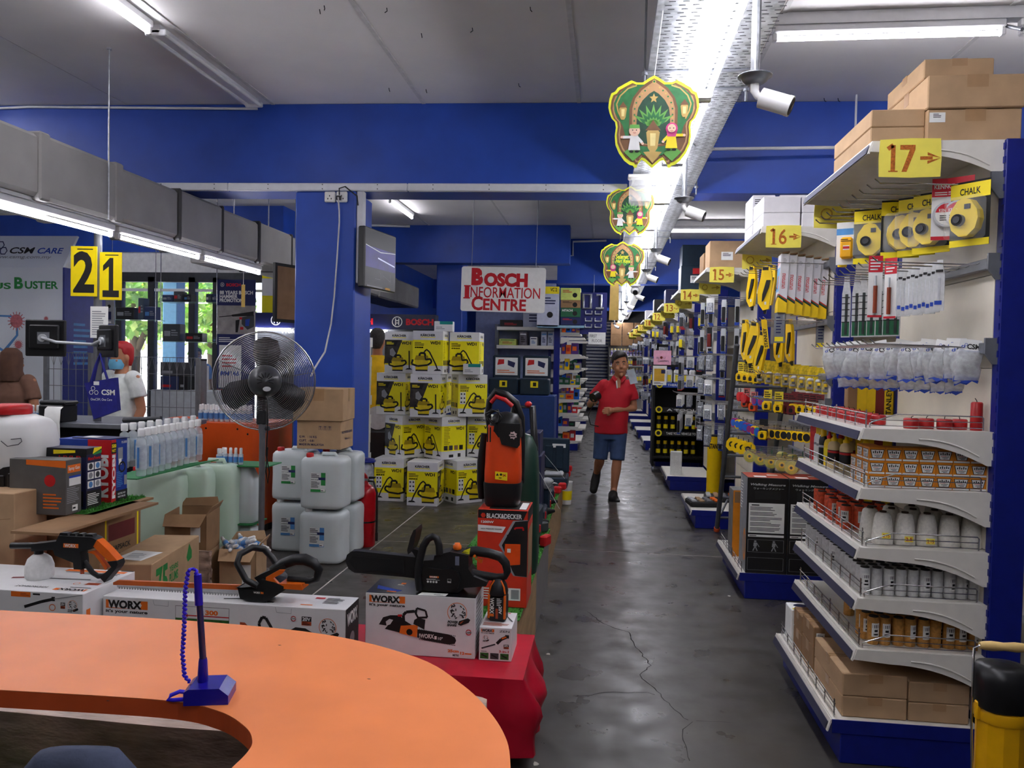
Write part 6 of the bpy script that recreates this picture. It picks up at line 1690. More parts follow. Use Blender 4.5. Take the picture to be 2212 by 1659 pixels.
def spray(r, h, m, lab):
 t = thing('spray_bottle', lab, 'bottle')
 MB().lathe([(r*.9,0),(r,.004),(r, h*.58),(r*.5, h*.66),(r*.45, h*.7)], m,12).build('bottle', t)
 MB().lathe([(r*.62, h*.68),(r*.62, h*.94),(r*.5, h),(0, h)], WHITE,10).build('cap', t)
 MB().lathe([(r*1.02, h*.15),(r*1.02, h*.5)], JB,12).build('label', t)
 return t
LIQB = mat('clear small bottle',(206,214,220),.15, noise=.1, scale=50, alpha=.75)
pl = []
for r in range(2):
 for i in range(10):
  p = aty(433+11.5*i+5*r,912,6.68+.1*r); pl.append(((p.x,6.68+.1*r, z1+.001), i, 'small white capped spray bottle on the orange cabinet, %s from the left in %s rank' % (ORD[i],('front', 'rear')[r])))
many(spray(.019,.15, LIQB, ''), pl, 'spray bottles on the orange cabinet')
GRB = mat('green board',(38,120,66),.6)
def canister(lab, loc, w, h, rz=0):
 t = thing('canister', lab, 'jug', loc, rz)
 MB().lathe([(.46,0),(.5,.015),(.5, h*.62),(.46, h*.74),(.34, h*.88),(.28, h*.97),(.26, h),(0, h)], LIQ,22, sq=(w, w*.8,.4)).build('body', t)
 MB().tube([(-w*.34,0, h*.72),(-w*.36,0, h*.95),(-w*.2,0, h*.99)],.016, LIQ,8).build('handle', t)
 return t
Yc = 5.35
x0, x1, zb, zt2 = at_(497,560,1006,1118, Yc)
x3 = aty(530,1100, Yc).x
canister('white canister with a moulded grip, lower one under the small green board',(x3-.01, Yc,0),.27,.36)
MB().b2((x3-.16, Yc-.12,.361),(x3+.11, Yc+.12,.369), GRB).build('green_board', None, label='small green board between the two white canisters', cat='board')
canister('white canister with a moulded grip, upper one carrying the bottle board',(x3-.01, Yc,.37),.22,.4)
gz = .771
xg0, xg1 = aty(428,1005, Yc).x, aty(600,1003, Yc).x
MB().b2((x3-.2, Yc-.1, gz),(x3+.2, Yc+.16, gz+.008), GRB).build('green_board', None, label='green board with small bottles on the upper white canister', cat='board')
pl = []
for r in range(2):
 for i in range(9):
  p = aty(442+11*i,1000, Yc+.02+.07*r); pl.append(((max(p.x, x3-.18), Yc-.05+.07*r, gz+.009), i, 'tiny clear bottle on the green board, %s from the left in %s rank' % (ORD[i],('front', 'rear')[r])))
many(spray(.0165,.11, LIQB, ''), pl, 'tiny bottles on the green board')
JZ = .12
MB().b2((-3.3,4.8,0),(-2.6,5.47, JZ-.002), CARDD).build('pallet_board', None, label='brown pallet board under the pale green cans', cat='pallet')
for i,(px, yy, lab) in enumerate(((340,4.86, 'pale green filled can with a red cap, nearest of the three'),(402,5.03, 'pale green filled can with a red cap, middle of the three'),(460,5.22, 'pale green filled can with a red cap, farthest of the three'))):
 p = aty(px,1100, yy)
 jug(.36,.17,.71, PALEG, lab,(p.x, yy, JZ), rad(6), None)
gsx = [atz(296,1034,.837), atz(434,1001,.837)]
a, b = gsx
gt = .795
MB().prism([(a.x-.2, a.y+.0),(a.x, a.y),(b.x, b.y),(b.x, b.y+.24),(a.x-.2, a.y+.3)], TR(0,0, JZ+.71),.006, GRB).build('green_board', None, label='long green board under the tall clear bottles', cat='board')
TALL = mat('tall clear bottle',(224,232,236),.06, noise=.05, scale=30, alpha=.34)
def tall_bottle():
 t = thing('tall_bottle', 'x', 'bottle')
 MB().lathe([(.026,0),(.03,.006),(.031,.19),(.026,.215),(.012,.228),(.012,.24)], TALL,16).build('bottle', t)
 MB().lathe([(.02,.232),(.021,.268),(.017,.278),(0,.279)], WHITE,12).build('cap', t)
 MB().lathe([(.0315,.04),(.0315,.18)], mat('pale blue label film',(206,216,226),.2, noise=.1, scale=40, alpha=.55),16).b2((-.006,-.034,.05),(.006,-.03,.17), JB).build('label', t)
 return t
pl = []
gz2 = JZ+.717
for i in range(10):
 f = i/9; px = 305+122*f; py = 1028-34*f; p = atz(px, py, gz2); pl.append(((p.x, p.y, gz2), i, 'tall clear bottle with white cap, %s from the left in the front rank' % ORD[i]))
for i in range(9):
 f = i/8; px = 262+150*f; py = 1012-30*f; p = atz(px, py, gz2); pl.append(((p.x, p.y+.03, gz2), i, 'tall clear bottle with white cap, %s from the left in the rear rank' % ORD[i]))
many(tall_bottle(), pl, 'tall clear bottles on the green board')
BX, BZ = -2.6,.75
tbd = thing('trestle_board', 'brown plywood board carrying turf and boxes at the left', 'table',(0,0,0))
PLY = mat('brown plywood',(146,112,78),.7, noise=.12, scale=6)
MB().b2((-3.5,3.6, BZ-.012),(-2.5,4.12, BZ), PLY).b2((-2.62,3.2, BZ-.012),(-2.39,3.985, BZ), PLY).build('board', tbd)
for y in (3.66,4.06):
 for x in (-3.4,-3.36): MB().b2((x-.02, y-.02,0),(x+.02, y+.02, BZ-.012), PLY).build('leg', tbd)
def turf(name, x0, x1, y0, y1, z, lab, n, seed=1, parent=None):
 q = random.Random(seed); mb = MB().b2((x0, y0, z),(x1, y1, z+.004), TURF)
 V, Fc = [], []
 for i in range(n):
  x, y = q.uniform(x0, x1), q.uniform(y0, y1); a = q.uniform(0, pi); h = q.uniform(.008,.022); c_, s_ = cos(a)*.004, sin(a)*.004
  k = len(V); V += [(x-c_, y-s_, z+.003),(x+c_, y+s_, z+.003),(x+q.uniform(-.01,.01), y+q.uniform(-.01,.01), z+h)]; Fc.append((k, k+1, k+2))
 mb.add(V, Fc, TURF)
 o = mb.build(name, parent); o['kind'] = 'stuff'; o['label'] = lab; o['category'] = 'turf'
 return o
turf('artificial_turf',-3.48, BX+.06,3.6,4.11, BZ+.0005, 'strip of artificial turf on the plywood board at the left',5000)
Z = BZ+.005
def pbox(name, lab, x1, y0, w, d, h, z, m, pr):
 t = thing(name, lab, 'box',(x1-w/2, y0+d/2, z))
 MB().box((0,0, h/2),(w, d, h), m,.002).build('carton', t)
 m_ = MB(); pr(m_, fr_front(w, d, h), fr_right(w, d, h), fr_top(w, d, h), w, d, h); m_.build('printed_face', t)
 return t
SPG = mat('dark grey printed carton',(92,90,88),.5, noise=.08)
def pr1(m, T, R_, U, w, d, h):
 m.rect(R_, d*.1, h*.76, d*.92, h*.9, ORP).txt(R_, 'Spray Gun', d*.16, h*.79, d*.86, h*.87, PAPER,.02).rect(R_, d*.2, h*.52, d*.95, h*.66, PAPER).rect(R_, d*.2, h*.66, d*.95, h*.7, BLUEP).greek(R_, d*.06, h*.2, d*.9, h*.5,9, GREYP).rect(R_, d*.4, h*.05, d*.75, h*.16, PAPER,.001).greek(R_, d*.44, h*.07, d*.7, h*.14,1, INK)
 m.disc(T, w*.72, h*.62,.03, RED).greek(T, w*.6, h*.1, w*.95, h*.4,5, ORP).poly([(w*.3, h*.9),(w, h*.86),(w, h*.99),(w*.3, h*.99)], T, ORP,.0008)
pbox('product_box', 'dark grey spray tool carton next to the white tank', BX, atx(142,1100, BX).y,.3,.115,.27, Z, SPG, pr1)
DKB = mat('dark navy printed carton',(28,30,70),.5, noise=.08)
def pr2(m, T, R_, U, w, d, h):
 m.rect(R_,0, h*.9, d, h, INK).poly([(d*.4, h*.9),(d, h*.97),(d, h),(d*.5, h)], R_, YELP,.001).poly([(d*.5, h*.88),(d, h*.9),(d, h*.95),(d*.4, h*.9)], R_, GREEN,.0012).txt(R_, 'MaxxPower', d*.1, h*.8, d*.95, h*.86, RED,.03)
 for i in range(3):
  for j in range(2): m.rect(R_, d*(.08+.46*j), h*(.34+.15*i), d*(.48+.46*j), h*(.46+.15*i), PAPER,.001).disc(R_, d*(.28+.46*j), h*(.4+.15*i), d*.13,(JB, GREYP, DGREY)[(i+j) % 3],.0014)
 m.rect(R_,0,0, d, h*.3, INK,.0008).greek(R_, d*.08, h*.06, d*.9, h*.26,7, PAPER,.0012).rect(T,0, h*.86, w, h, INK).poly([(w*.4, h*.9),(w*.8, h*.93),(w*.8, h*.97),(w*.4, h*.97)], T, YELP,.001).txt(T, 'HVLP', w*.5, h*.82, w*.9, h*.88, RED,.02).rect(T, w*.6, h*.05, w*.95, h*.3, INK,.001)
pbox('product_box', 'navy printed carton with small pictures in the middle', BX, atx(186,1100, BX).y,.3,.12,.31, Z, DKB, pr2)
RYB = mat('blue printed carton',(26,60,152),.45, noise=.08)
def pr3(m, T, R_, U, w, d, h):
 m.rect(T, w*.55,0, w, h, RED,.0006).txt(frame((w/2-.015,-d/2, h*.08),(0,0,1),(-1,0,0)), 'RYOBI',0,0, h*.68,.075, PAPER,.05,.001)
 m.rect(R_,0,0, d*.28, h, RED,.0006).txt(frame((w/2,-d/2+d*.24, h*.06),(0,0,1),(0,-1,0)), 'RYOBI',0,0, h*.7, d*.2, PAPER,.05,.001).rect(R_,0, h*.78, d*.3, h*.95, INK,.001).txt(R_, '500', d*.02, h*.87, d*.28, h*.93, YELP,.04,.0014).txt(R_, 'WATT', d*.02, h*.8, d*.26, h*.85, YELP,.03,.0014).rect(R_, d*.28,0, d, h*.17, INK,.001)
 m.txt(R_, 'PS-5000', d*.62, h*.92, d*.95, h*.96, PAPER,.02).rect(R_, d*.4, h*.66, d*.7, h*.86, GREYP,.001).rect(R_, d*.44, h*.58, d*.62, h*.68, PAPER,.0012).ring(R_, d*.66, h*.54, d*.22, INK, d*.07,.0014).greek(R_, d*.32, h*.22, d*.75, h*.48,9, JB,.001).rect(R_, d*.8, h*.24, d*.97, h*.4, GREYP,.001).txt(R_, 'ELECTRIC HVLP', d*.4, h*.1, d*.88, h*.13, PAPER,.02,.0014).txt(R_, 'PAINT SPRAYER', d*.4, h*.05, d*.88, h*.08, PAPER,.02,.0014)
pbox('product_box', 'blue carton with red side and upright white lettering', BX, atx(240,1100, BX).y,.3,.14,.335, Z, RYB, pr3)
bo = MB().prism([(-.12,-.06),(.1,-.08),(.14,.05),(-.1,.08)], Matrix.Identity(4),.004, NAVY).rect(TR(0,0,.004),-.08,-.03,.0,.03, PAPER)
bo.build('leaflet', None,(BX-.12, atx(240,1100, BX).y+.08, Z+.336), label='blue and white leaflet lying on the printed cartons', cat='leaflet')
sp = thing('knapsack_sprayer', 'white knapsack sprayer tank with red cap and black back pad at the left edge', 'sprayer',(aty(22,1000,3.7).x,3.7, Z))
WT = mat('white moulded tank',(226,226,224),.35, noise=.03, scale=4)
MB().lathe([(.44,0),(.5,.02),(.5,.2),(.53,.26),(.54,.33),(.5,.42),(.44,.45),(.36,.462),(.3,.47),(.28,.475)], WT,26, sq=(.4,.24,.4)).build('tank', sp)
MB().lathe([(.095,.475),(.1,.48),(.1,.515),(.09,.525),(0,.527)], RED,22).build('cap', sp)
m_ = MB()
m_.prism([(.0,-.0),(.185,0),(.205,.04),(.2,.2),(.17,.235),(.08,.22),(.0,.17)], frame((0,-.115,0),(1,0,0),(0,0,1)),.03, BLACK)
for k in range(4): m_.b2((.02+.045*k,-.154,.02),(.045+.045*k,-.144,.17+.012*k), BLACK,.004)
m_.build('back_pad', sp)
MB().tube([(.06,-.135,.35),(.1,-.14,.325),(.12,-.135,.33),(.15,-.13,.335),(.165,-.125,.35),(.16,-.125,.365),(.11,-.13,.36)],.0022, DGREY,5).build('wire_clip', sp)
c = carton('cardboard_box', 'tall brown carton with line drawing at the left edge',.7,.22,.88,(aty(72,1150,3.36).x-.47,3.5,0),0, CARD, tape=False)
T = fr_front(.7,.22,.88); m_ = MB(); m_.line(T, [(.48,.5),(.6,.56),(.66,.5),(.66,.3),(.56,.24),(.5,.3)],.004, CARDD).ring(T,.6,.4,.07, CARDD,.004).line(T, [(.5,.74),(.68,.76)],.003, CARDD); m_.build('printed_face', c)
c = carton('cardboard_box', 'brown carton with dark lettering under the plywood board',.6,.6,.66,(-2.95,3.94,0),0, CARDD, tape=False)
T = fr_right(.6,.6,.66); m_ = MB(); m_.txt(T, 'KNAPSACK',.3,.47,.5,.5, INK,.02).txt(T, 'POWER SPRAYER',.3,.42,.55,.45, INK,.02).rect(T,.3,.53,.54,.62, mat('maroon print',(110,40,40),.7)).rect(T,.27,0,.285,.66, YELP).rect(T,.56,0,.575,.66, YELP); m_.build('printed_face', c)
carton('cardboard_box', 'brown carton hidden under the one with green number print',.26,.66,.24,(-2.41,3.97,0), rad(9), CARDD, tape=False)
c = carton('cardboard_box', 'brown carton with green number seventy five and a white sheet on its lid',.26,.66,.26,(-2.41,3.97,.241), rad(9), CARD, tape=False)
T = fr_right(.26,.66,.26); m_ = MB(); m_.txt(T, '75',.05,.04,.2,.22, GREEN,.03).txt(T, 'YEARS',.22,.16,.34,.19, GREEN,.02).txt(T, 'PLUMS',.22,.1,.34,.15, GREEN,.03).greek(T,.22,.05,.33,.09,2, GREEN).poly([(.46,.18),(.5,.25),(.54,.2),(.54,.16),(.48,.15)], T, GREEN,.001); m_.build('printed_face', c)
T = fr_top(.26,.66,.26); MB().poly([(.03,.1),(.18,.06),(.22,.24),(.06,.28)], T, PAPER,.0016).greek(T,.07,.12,.16,.22,5, GREYP,.002).build('sheet', c)
def open_carton(lab, w, d, h, loc, rz, m):
 t = thing('open_carton', lab, 'box', loc, rz)
 mb = MB()
 for a, b in (((-w/2,-d/2,0),(w/2,-d/2+.004, h)),((-w/2, d/2-.004,0),(w/2, d/2, h)),((-w/2,-d/2,0),(-w/2+.004, d/2, h)),((w/2-.004,-d/2,0),(w/2, d/2, h)),((-w/2,-d/2,0),(w/2, d/2,.004))): mb.b2(a, b, m)
 mb.build('carton', t)
 MB().prism([(-w/2,0),(w/2,0),(w/2-.02,.06),(-w/2+.03,.05)], frame((0, d/2, h),(1,0,0),(0,.35,.94)),.004, m).build('flap', t)
 MB().prism([(-w/2,0),(w/2,0),(w/2-.02,.1),(-w/2+.01,.09)], frame((0,-d/2, h),(1,0,0),(0,-.75,-.66)),.004, m).build('flap', t)
 MB().prism([(-d/2,0),(d/2,0),(d/2-.02,.05),(-d/2+.02,.05)], frame((w/2,0, h),(0,1,0),(.5,0,.86)),.004, m).build('flap', t)
 T = fr_front(w, d, h); MB().rect(T, w*.62, h*.3, w*.86, h*.68, PAPER,.001).rect(T, w*.6, h*.72, w*.85, h*.98, TAPE,.001).build('sticker', t)
 return t
carton('cardboard_box', 'brown carton under the open one in front of the pale green cans',.25,.3,.31,(-2.6,4.73,0), rad(12), CARD, tape=False)
wrapped(-2.54,-2.36,4.5,4.52,.36, WRAP, 'sheet of crumpled brown film hanging in front of the stacked cartons', 'film_sheet',5)
open_carton('torn open brown carton, higher one in front of the pale green cans',.25,.3,.25,(-2.6,4.73,.311), rad(12), CARDD)
oc2 = open_carton('open brown carton filled with small bottles beside the hedge trimmer',.23,.28,.32,(-2.33,4.88,0), rad(11), CARD)
def lying():
 t = thing('spray_bottle', 'x', 'bottle')
 MB().lathe([(.016,0),(.018,.004),(.018,.075),(.009,.088),(.008,.092)], LIQB,10).lathe([(.0185,.02),(.0185,.06)], JB,10).build('bottle', t)
 MB().lathe([(.011,.09),(.011,.128),(.008,.135),(0,.135)], WHITE,10).build('cap', t)
 return t
pl = []; q = random.Random(4)
for i in range(22):
 x, y = q.uniform(-.1,.08), q.uniform(-.12,.12)
 pl.append(((-2.33+x*.8,4.88+y*.8,.305+.012*(i % 3)),(q.uniform(1.1,1.9), q.uniform(-.3,.3), q.uniform(0,6.28)), 'small white capped bottle lying in the open carton'))
many(lying(), pl, 'loose bottles in the open carton')
MB().b2((-2.41,4.78,.28),(-2.25,4.98,.302), LIQB).build('bottle_layer', None, label='hidden lower layer of clear bottles filling the open carton', cat='bottles', kind='stuff')
PY = 5.7
ppx = aty(211,720, PY).x
cp_ = thing('checkout_post', 'grey steel post of the checkout rising to the light rail', 'post',(ppx, PY,0))
MB().cyl((0,0,0),(0,0,2.5),.03, POLE, n=14).build('post', cp_)
def plate(s, px0, px1, py0, py1, lab, rz):
 x0, x1, z0, z1 = at_(px0, px1, py0, py1, PY-.06)
 t = thing('number_plate', lab, 'sign',((x0+x1)/2, PY-.06, z0), rz)
 w, h = x1-x0, z1-z0
 MB().box((0,0, h/2),(w,.006, h), mat('yellow number plate',(250,222,10),.35, noise=.03),.001).build('plate', t)
 T = frame((-w/2,-.0032,0),(1,0,0),(0,0,1))
 (MB().txt(T, s, w*.1, h*.07, w*.9, h*.9, INK,.03) if s == '2' else MB().poly([(w*.42, h*.12),(w*.62, h*.12),(w*.62, h*.88),(w*.46, h*.88),(w*.16, h*.72),(w*.16, h*.6),(w*.42, h*.7)], T, INK,.0012).rect(T, w*.14, h*.06, w*.88, h*.2, INK,.0014)).rect(T, w*.25, h*.93, w*.85, h*.95, INK).build('number', t)
 MB().cyl((.0,.004, h*.94),(.0,.06, h*.94),.004, GREYM, n=6).cyl((.0,.06, h*.94),((.09 if s == '2' else -.09),.07, h*.94),.004, GREYM, n=6).build('bracket', t)
plate('2',155,208,532,640, 'yellow plate with a black two on the checkout post', rad(6))
plate('1',217,262,545,648, 'yellow plate with a black one on the checkout post', rad(6))
x0, x1, z0, z1 = at_(195,233,662,730, PY-.05)
MB().b2((x0, PY-.05, z0),(x1, PY-.046, z1), PAPER).greek(frame((x0, PY-.05, z0),(1,0,0),(0,0,1)),.015,.02, x1-x0-.012, z1-z0-.03,11, GREYP).build('notice', None, label='white typed notice clipped to the checkout post', cat='notice')
def monitor(lab, px0, px1, py0, py1, rz, arm):
 x0, x1, z0, z1 = at_(px0, px1, py0, py1, PY-.02)
 t = thing('monitor', lab, 'monitor',((x0+x1)/2, PY-.1,(z0+z1)/2),(rz))
 w, h = .3, z1-z0
 MB().box((0,0,0),(w,.03, h), BLACK,.008).box((0,-.022,.01),(w*.75,.03, h*.65), BLACK,.01).build('case', t)
 MB().cyl((0,-.036,0),(0,-.06,0),.03, SILVER, n=14).box((0,-.038,0),(.09,.006,.09), GREYM).build('mount_plate', t)
 MB().tube([(0,-.06,0),(arm*.6,-.09,-.03),(arm*1.55,.08,-.04)],.012, SILVER,8).build('arm', t)
 return t
monitor('black monitor seen from behind, left of the checkout post',78,152,692,770, rad(10),.2)
monitor('black monitor seen from behind, right of the checkout post',224,270,703,772, rad(-32),-.1)
dk = thing('checkout_desk', 'dark checkout desk cluttered with machines behind the tall bottles', 'desk',(0,5.6,0))
dx0, dx1 = aty(-60,900,5.5).x, aty(345,900,5.5).x
MB().b2((dx0,-.1,.98),(dx1,.6,1.02), GREYM,.006).build('desk_top', dk)
MB().b2((dx0,.0,.1),(dx1-.35,.55,.97), MBLACK).build('cabinet', dk)
MB().tube([(dx1-.3,-.08,1.05),(dx1,-.08,1.07)],.02, DGREY,8).tube([(dx1-.02,-.08,1.07),(dx1-.02,-.08,.3)],.02, DGREY,8).build('rail', dk)
MB().b2((-.25,-.25,.0),(.25,.25,.9), MBLACK,.02).build('machine_case', dk,(aty(130,900,5.4).x,0,0))
pr = thing('receipt_printer', 'black receipt printer spilling white paper at the checkout', 'printer',(aty(112,830,5.5).x,5.56,1.021))
MB().b2((-.1,-.08,0),(.1,.1,.13), BLACK,.01).b2((-.11,-.06,.13),(.11,.1,.16), BLACK,.01).build('case', pr)
MB().add([(-.02+.13*u, y, z) for y, z in ((-.08,.12),(-.11,.1),(-.12,.0),(-.115,-.12)) for u in (0,1)], [(0,1,3,2),(2,3,5,4),(4,5,7,6)], PAPER, True).build('paper_strip', pr)
pl = []
for i in range(7): p = aty(16+11*i,838,5.58); pl.append(((p.x,5.58,1.021), i, 'small bottle on the checkout desk by the red cap, %s from the left' % ORD[i]))
many(spray(.018,.12, LIQB, ''), pl, 'bottles on the checkout desk')
bgx = aty(222,830, PY-.12)
bg = thing('tote_bag', 'blue fabric tote bag hanging from the checkout post', 'bag',(bgx.x, PY-.14,0))
BFAB = mat('blue tote fabric',(34,36,128),.75, noise=.1, scale=30)
def zz(py): return aty(222, py, PY-.14).z
def xx(px): return aty(px,830, PY-.14).x-bgx.x
pts = [(xx(186), zz(828)),(xx(252), zz(815)),(xx(258), zz(885)),(xx(206), zz(906))]
MB().prism(pts, frame((0,.02,0),(1,0,0),(0,0,1)),.04, BFAB).build('bag', bg)
MB().tube([(xx(200),-.02, zz(826)),(xx(210),-.02, zz(790)),(xx(216),.0, zz(764)),(xx(226),-.02, zz(790)),(xx(236),-.02, zz(820))],.009, BFAB,6).tube([(xx(198),.02, zz(826)),(xx(205),.02, zz(790)),(xx(214),.02, zz(764))],.009, BFAB,6).build('strap', bg)
T = frame((0,-.0205,0),(1,0,0),(0,0,1)); m_ = MB()
for px, py in ((205,839),(201,848),(212,848)): m_.ring(T, xx(px), zz(py),.018, PAPER,.004,.001,6)
m_.txt(T, 'CSM', xx(223), zz(853), xx(252), zz(841), PAPER,.03).txt(T, 'OneCSM, One Care', xx(200), zz(866), xx(246), zz(860), PAPER,.0).rect(T, xx(206), zz(832), xx(218), zz(824), PAPER); m_.build('lettering', bg)
BY = 8.0
x0, x1, z0, z1 = at_(-120,135,577,890, BY)
PANW = mat('white glossy panel',(226,232,238),.3, noise=.04, scale=1.2)
bt = thing('booth', 'white health products booth with slanted header at the far left', 'booth',(0, BY,0))
MB().b2((x0,0,.0),(x1,.04, z1), PANW).build('front_panel', bt)
MB().b2((x1,0,0),(x1+.02,.9, z1), mat('navy booth side',(50,58,130),.4)).build('side_panel', bt)
zh = aty(60,506, BY).z
MB().prism([(x0,0),(x1,0),(x1+.12, zh-z1),(x0, zh-z1)], frame((0,0, z1),(1,0,0),(0,.2,.98)),-.03, PANW).build('header', bt)
T = frame((0,-.001,0),(1,0,0),(0,0,1)); m_ = MB()
def bx(px): return aty(px,650, BY).x
def bz(py): return aty(60, py, BY).z
m_.txt(T, 'VIRUS', bx(-70), bz(625), bx(24), bz(611), GREEN,.03).txt(T, 'B', bx(31), bz(624), bx(50), bz(599), GREEN,.04).txt(T, 'USTER', bx(54), bz(624), bx(126), bz(607), GREEN,.03)
VIR = mat('virus red print',(196,110,116),.5, noise=.15, scale=40)
for px, py, r in ((36,694,20),(100,688,6),(72,722,16),(40,745,11)):
 r = r*BY/F; u, v = bx(px), bz(py)
 m_.disc(T, u, v, r*.8, VIR,.002,18)
 for k in range(16): a = 2*pi*k/16; m_.line(T, [(u+r*.8*cos(a), v+r*.8*sin(a)),(u+r*1.12*cos(a), v+r*1.12*sin(a))], r*.1, VIR,.0021)
m_.poly([(bx(-40), bz(680)),(bx(38), bz(682)),(bx(40), bz(725)),(bx(10), bz(764)),(bx(-40), bz(730))], T, JB,.0012).poly([(bx(-40), bz(684)),(bx(34), bz(686)),(bx(35), bz(724)),(bx(8), bz(756)),(bx(-40), bz(724))], T, PANW,.0016)
m_.build('printed_face', bt)
m_ = MB(); TH = frame((0,-.001, z1),(1,0,0),(0,.2,.98))
hz = lambda py: (bz(py)-z1)*1.02
m_.txt(TH, 'CSM', bx(16), hz(547), bx(70), hz(533), INK,.02,.0014,.25).txt(TH, 'CARE', bx(76), hz(547), bx(132), hz(534), BLUEP,.02,.0014,.25).txt(TH, 'www.csmg.com.my', bx(-22), hz(560), bx(108), hz(553), GREYP,.01,.0014,.2)
for px, py in ((-6,528),(-12,542),(2,541)): m_.ring(TH, bx(px), hz(py),.05, NAVY,.012,.0014,6)
m_.build('lettering', bt)
m_ = MB(); TS = frame((x1+.021,.1,1.2),(0,1,0),(0,0,1)); m_.greek(TS,.05,.2,.35,.7,8, JB); m_.build('side_print', bt)
st = at_(150,208,640,800,8.6)
wp_ = thing('white_partition', 'white ribbed partition between the booth and the shop window', 'partition',(0,8.6,0))
for k in range(4): MB().b2((st[0]+(st[1]-st[0])*k/4,0,.0),(st[0]+(st[1]-st[0])*(k+1)/4-.006,.03, st[3]), WHITEM).build('slat', wp_)
q = at_(174,193,692,720,8.58); MB().b2((q[0],8.57, q[2]),(q[1],8.59, q[3]), mat('blue notice',(30,60,190),.4)).build('notice', None, label='small blue notice on the white partition', cat='notice')
pst = at_(228,246,645,700,8.3)
ps_ = MB().b2((pst[0],8.3, pst[2]),(pst[1],8.31, pst[3]), GREYP).b2((pst[0],8.295,0),(pst[0]+.02,8.315, pst[2]), GREYM); T = frame((pst[0],8.3, pst[2]),(1,0,0),(0,0,1)); ps_.rect(T,.01,.05,.07,.14, NAVY,.002).disc(T,.045,.2,.02, INK,.002).rect(T,.01,.01,.07,.03, PAPER,.002)
ps_.build('safety_sign', None, label='narrow grey safety sign on a stand behind the number one plate', cat='sign')
WIRE = mat('grey grid wire',(128,130,134),.4,.5)
def grid(px0, px1, Y, zlo, zhi, lab):
 a, b = aty(px0,850, Y).x, aty(px1,850, Y).x
 m_ = MB(); n = max(3, int((b-a)/.075)); k = int((zhi-zlo)/.16)
 for i in range(n+1): m_.cyl((a+(b-a)*i/n, Y, zlo),(a+(b-a)*i/n, Y, zhi),.0035, WIRE, n=5, caps=False)
 for j in range(k+1): m_.cyl((a, Y+.004, zlo+(zhi-zlo)*j/k),(b, Y+.004, zlo+(zhi-zlo)*j/k),.0035, WIRE, n=5, caps=False)
 for i in range(n): m_.tube([(a+(b-a)*i/n, Y, zhi-.14),(a+(b-a)*(i+.5)/n, Y, zhi+.01),(a+(b-a)*(i+1)/n, Y, zhi-.14)],.0025, WIRE,4)
 m_.b2((a-.02, Y-.02,0),(a+.02, Y+.02, zhi), WIRE).b2((b-.02, Y-.02,0),(b+.02, Y+.02, zhi), WIRE)
 m_.build('wire_mesh_panel', None, label=lab, cat='barrier')
grid(290,428,7.6,.5,1.52, 'grey wire grid barrier right of the tote bag')
grid(100,196,7.7,.5,1.55, 'grey wire grid barrier left of the checkout post')
q = at_(433,447,775,900,7.2)
MB().cyl(((q[0]+q[1])/2,7.2,0),((q[0]+q[1])/2,7.2, q[3]-.02),.028, POLE, n=12).cyl(((q[0]+q[1])/2,7.2, q[3]-.02),((q[0]+q[1])/2,7.2, q[3]),.03, BLACK, n=12).build('bollard', None, label='round grey post with dark cap left of the roll up banner', cat='post')
for i,(px0, px1, py, bxs) in enumerate(((345,466,652,((347,370,16),(372,390,24),(394,410,18),(442,454,19),(455,466,19))),(345,466,738,((348,386,40),(397,434,20),(458,466,10))),(240,334,690,((246,286,28),(295,307,50),(308,333,30))))):
 Y = 9.9; z = aty((px0+px1)/2, py, Y).z
 a, b = aty(px0, py, Y).x, aty(px1, py, Y).x
 lab_ = ('upper right', 'lower right', 'left')[i]
 s = thing('hanging_shelf', '%s hanging glass shelf before the shop window' % lab_, 'shelf',(0, Y, z))
 MB().b2((a,0,-.008),(b,.25,0), mat('green edged glass',(170,200,190),.1, noise=0, alpha=.5)).build('glass_pane', s)
 for x in (a, b):
  MB().cyl((x,.02,-.03),(x,.02, CEIL-z),.004, CHROME, n=6).build('hanger', s)
 for j,(u0, u1, hp) in enumerate(bxs):
  u, v = aty(u0, py, Y).x, aty(u1, py, Y).x; h = hp*Y/F
  m = (mat('navy tool case',(40,52,92),.45), DGREY, BLACK, mat('slate case',(70,84,100),.5))[(i+j) % 4]
  bxx = thing('tool_case', '%s small tool case from the left on the %s hanging shelf' % (ORD[j], lab_), 'box',((u+v)/2, Y+.1, z+.001))
  MB().box((0,0, h/2),(v-u,.14, h), m,.006).build('case', bxx)
  T = fr_front(v-u,.14, h); MB().rect(T,(v-u)*.1, h*.3,(v-u)*.45, h*.6,(GREYP, RED, JB, PAPER)[j % 4]).greek(T,(v-u)*.5, h*.3,(v-u)*.9, h*.7,3, GREYP).build('print', bxx)
for j,(px0, px1, py0, py1) in enumerate(((346,391,782,812),(346,385,812,842),(386,405,812,842),(420,433,790,850))):
 x0, x1, z0, z1 = at_(px0, px1, py0, py1,8.6)
 if j == 0: base = z1
 MB().b2((x0,8.6, z0 if j else z0),(x1,8.8, z1-.002),(DGREY, mat('navy tool case',(40,52,92)), BLACK, SILVER)[j],.006).rect(frame((x0,8.6, z0),(1,0,0),(0,0,1)),.02,.03,(x1-x0)*.6,.06,(GREYP, RED, GREYP, GREYP)[j],.002).build('tool_case', None, label='%s dark tool case on the low counter behind the wire grid' % ('topmost', 'lower left', 'lower right', 'silver end')[j], cat='box')
lx0, lx1, lz = aty(330,850,8.6).x, aty(470,850,8.6).x, aty(370,842,8.6).z
MB().b2((lx0,8.55,0),(lx1,8.9, lz-.001), mat('white low counter',(190,196,200),.5),.01).build('low_counter', None, label='low pale counter before the shop window', cat='counter')
BNY = 9.0
x0, x1, z0, z1 = at_(469,551,604,880, BNY)
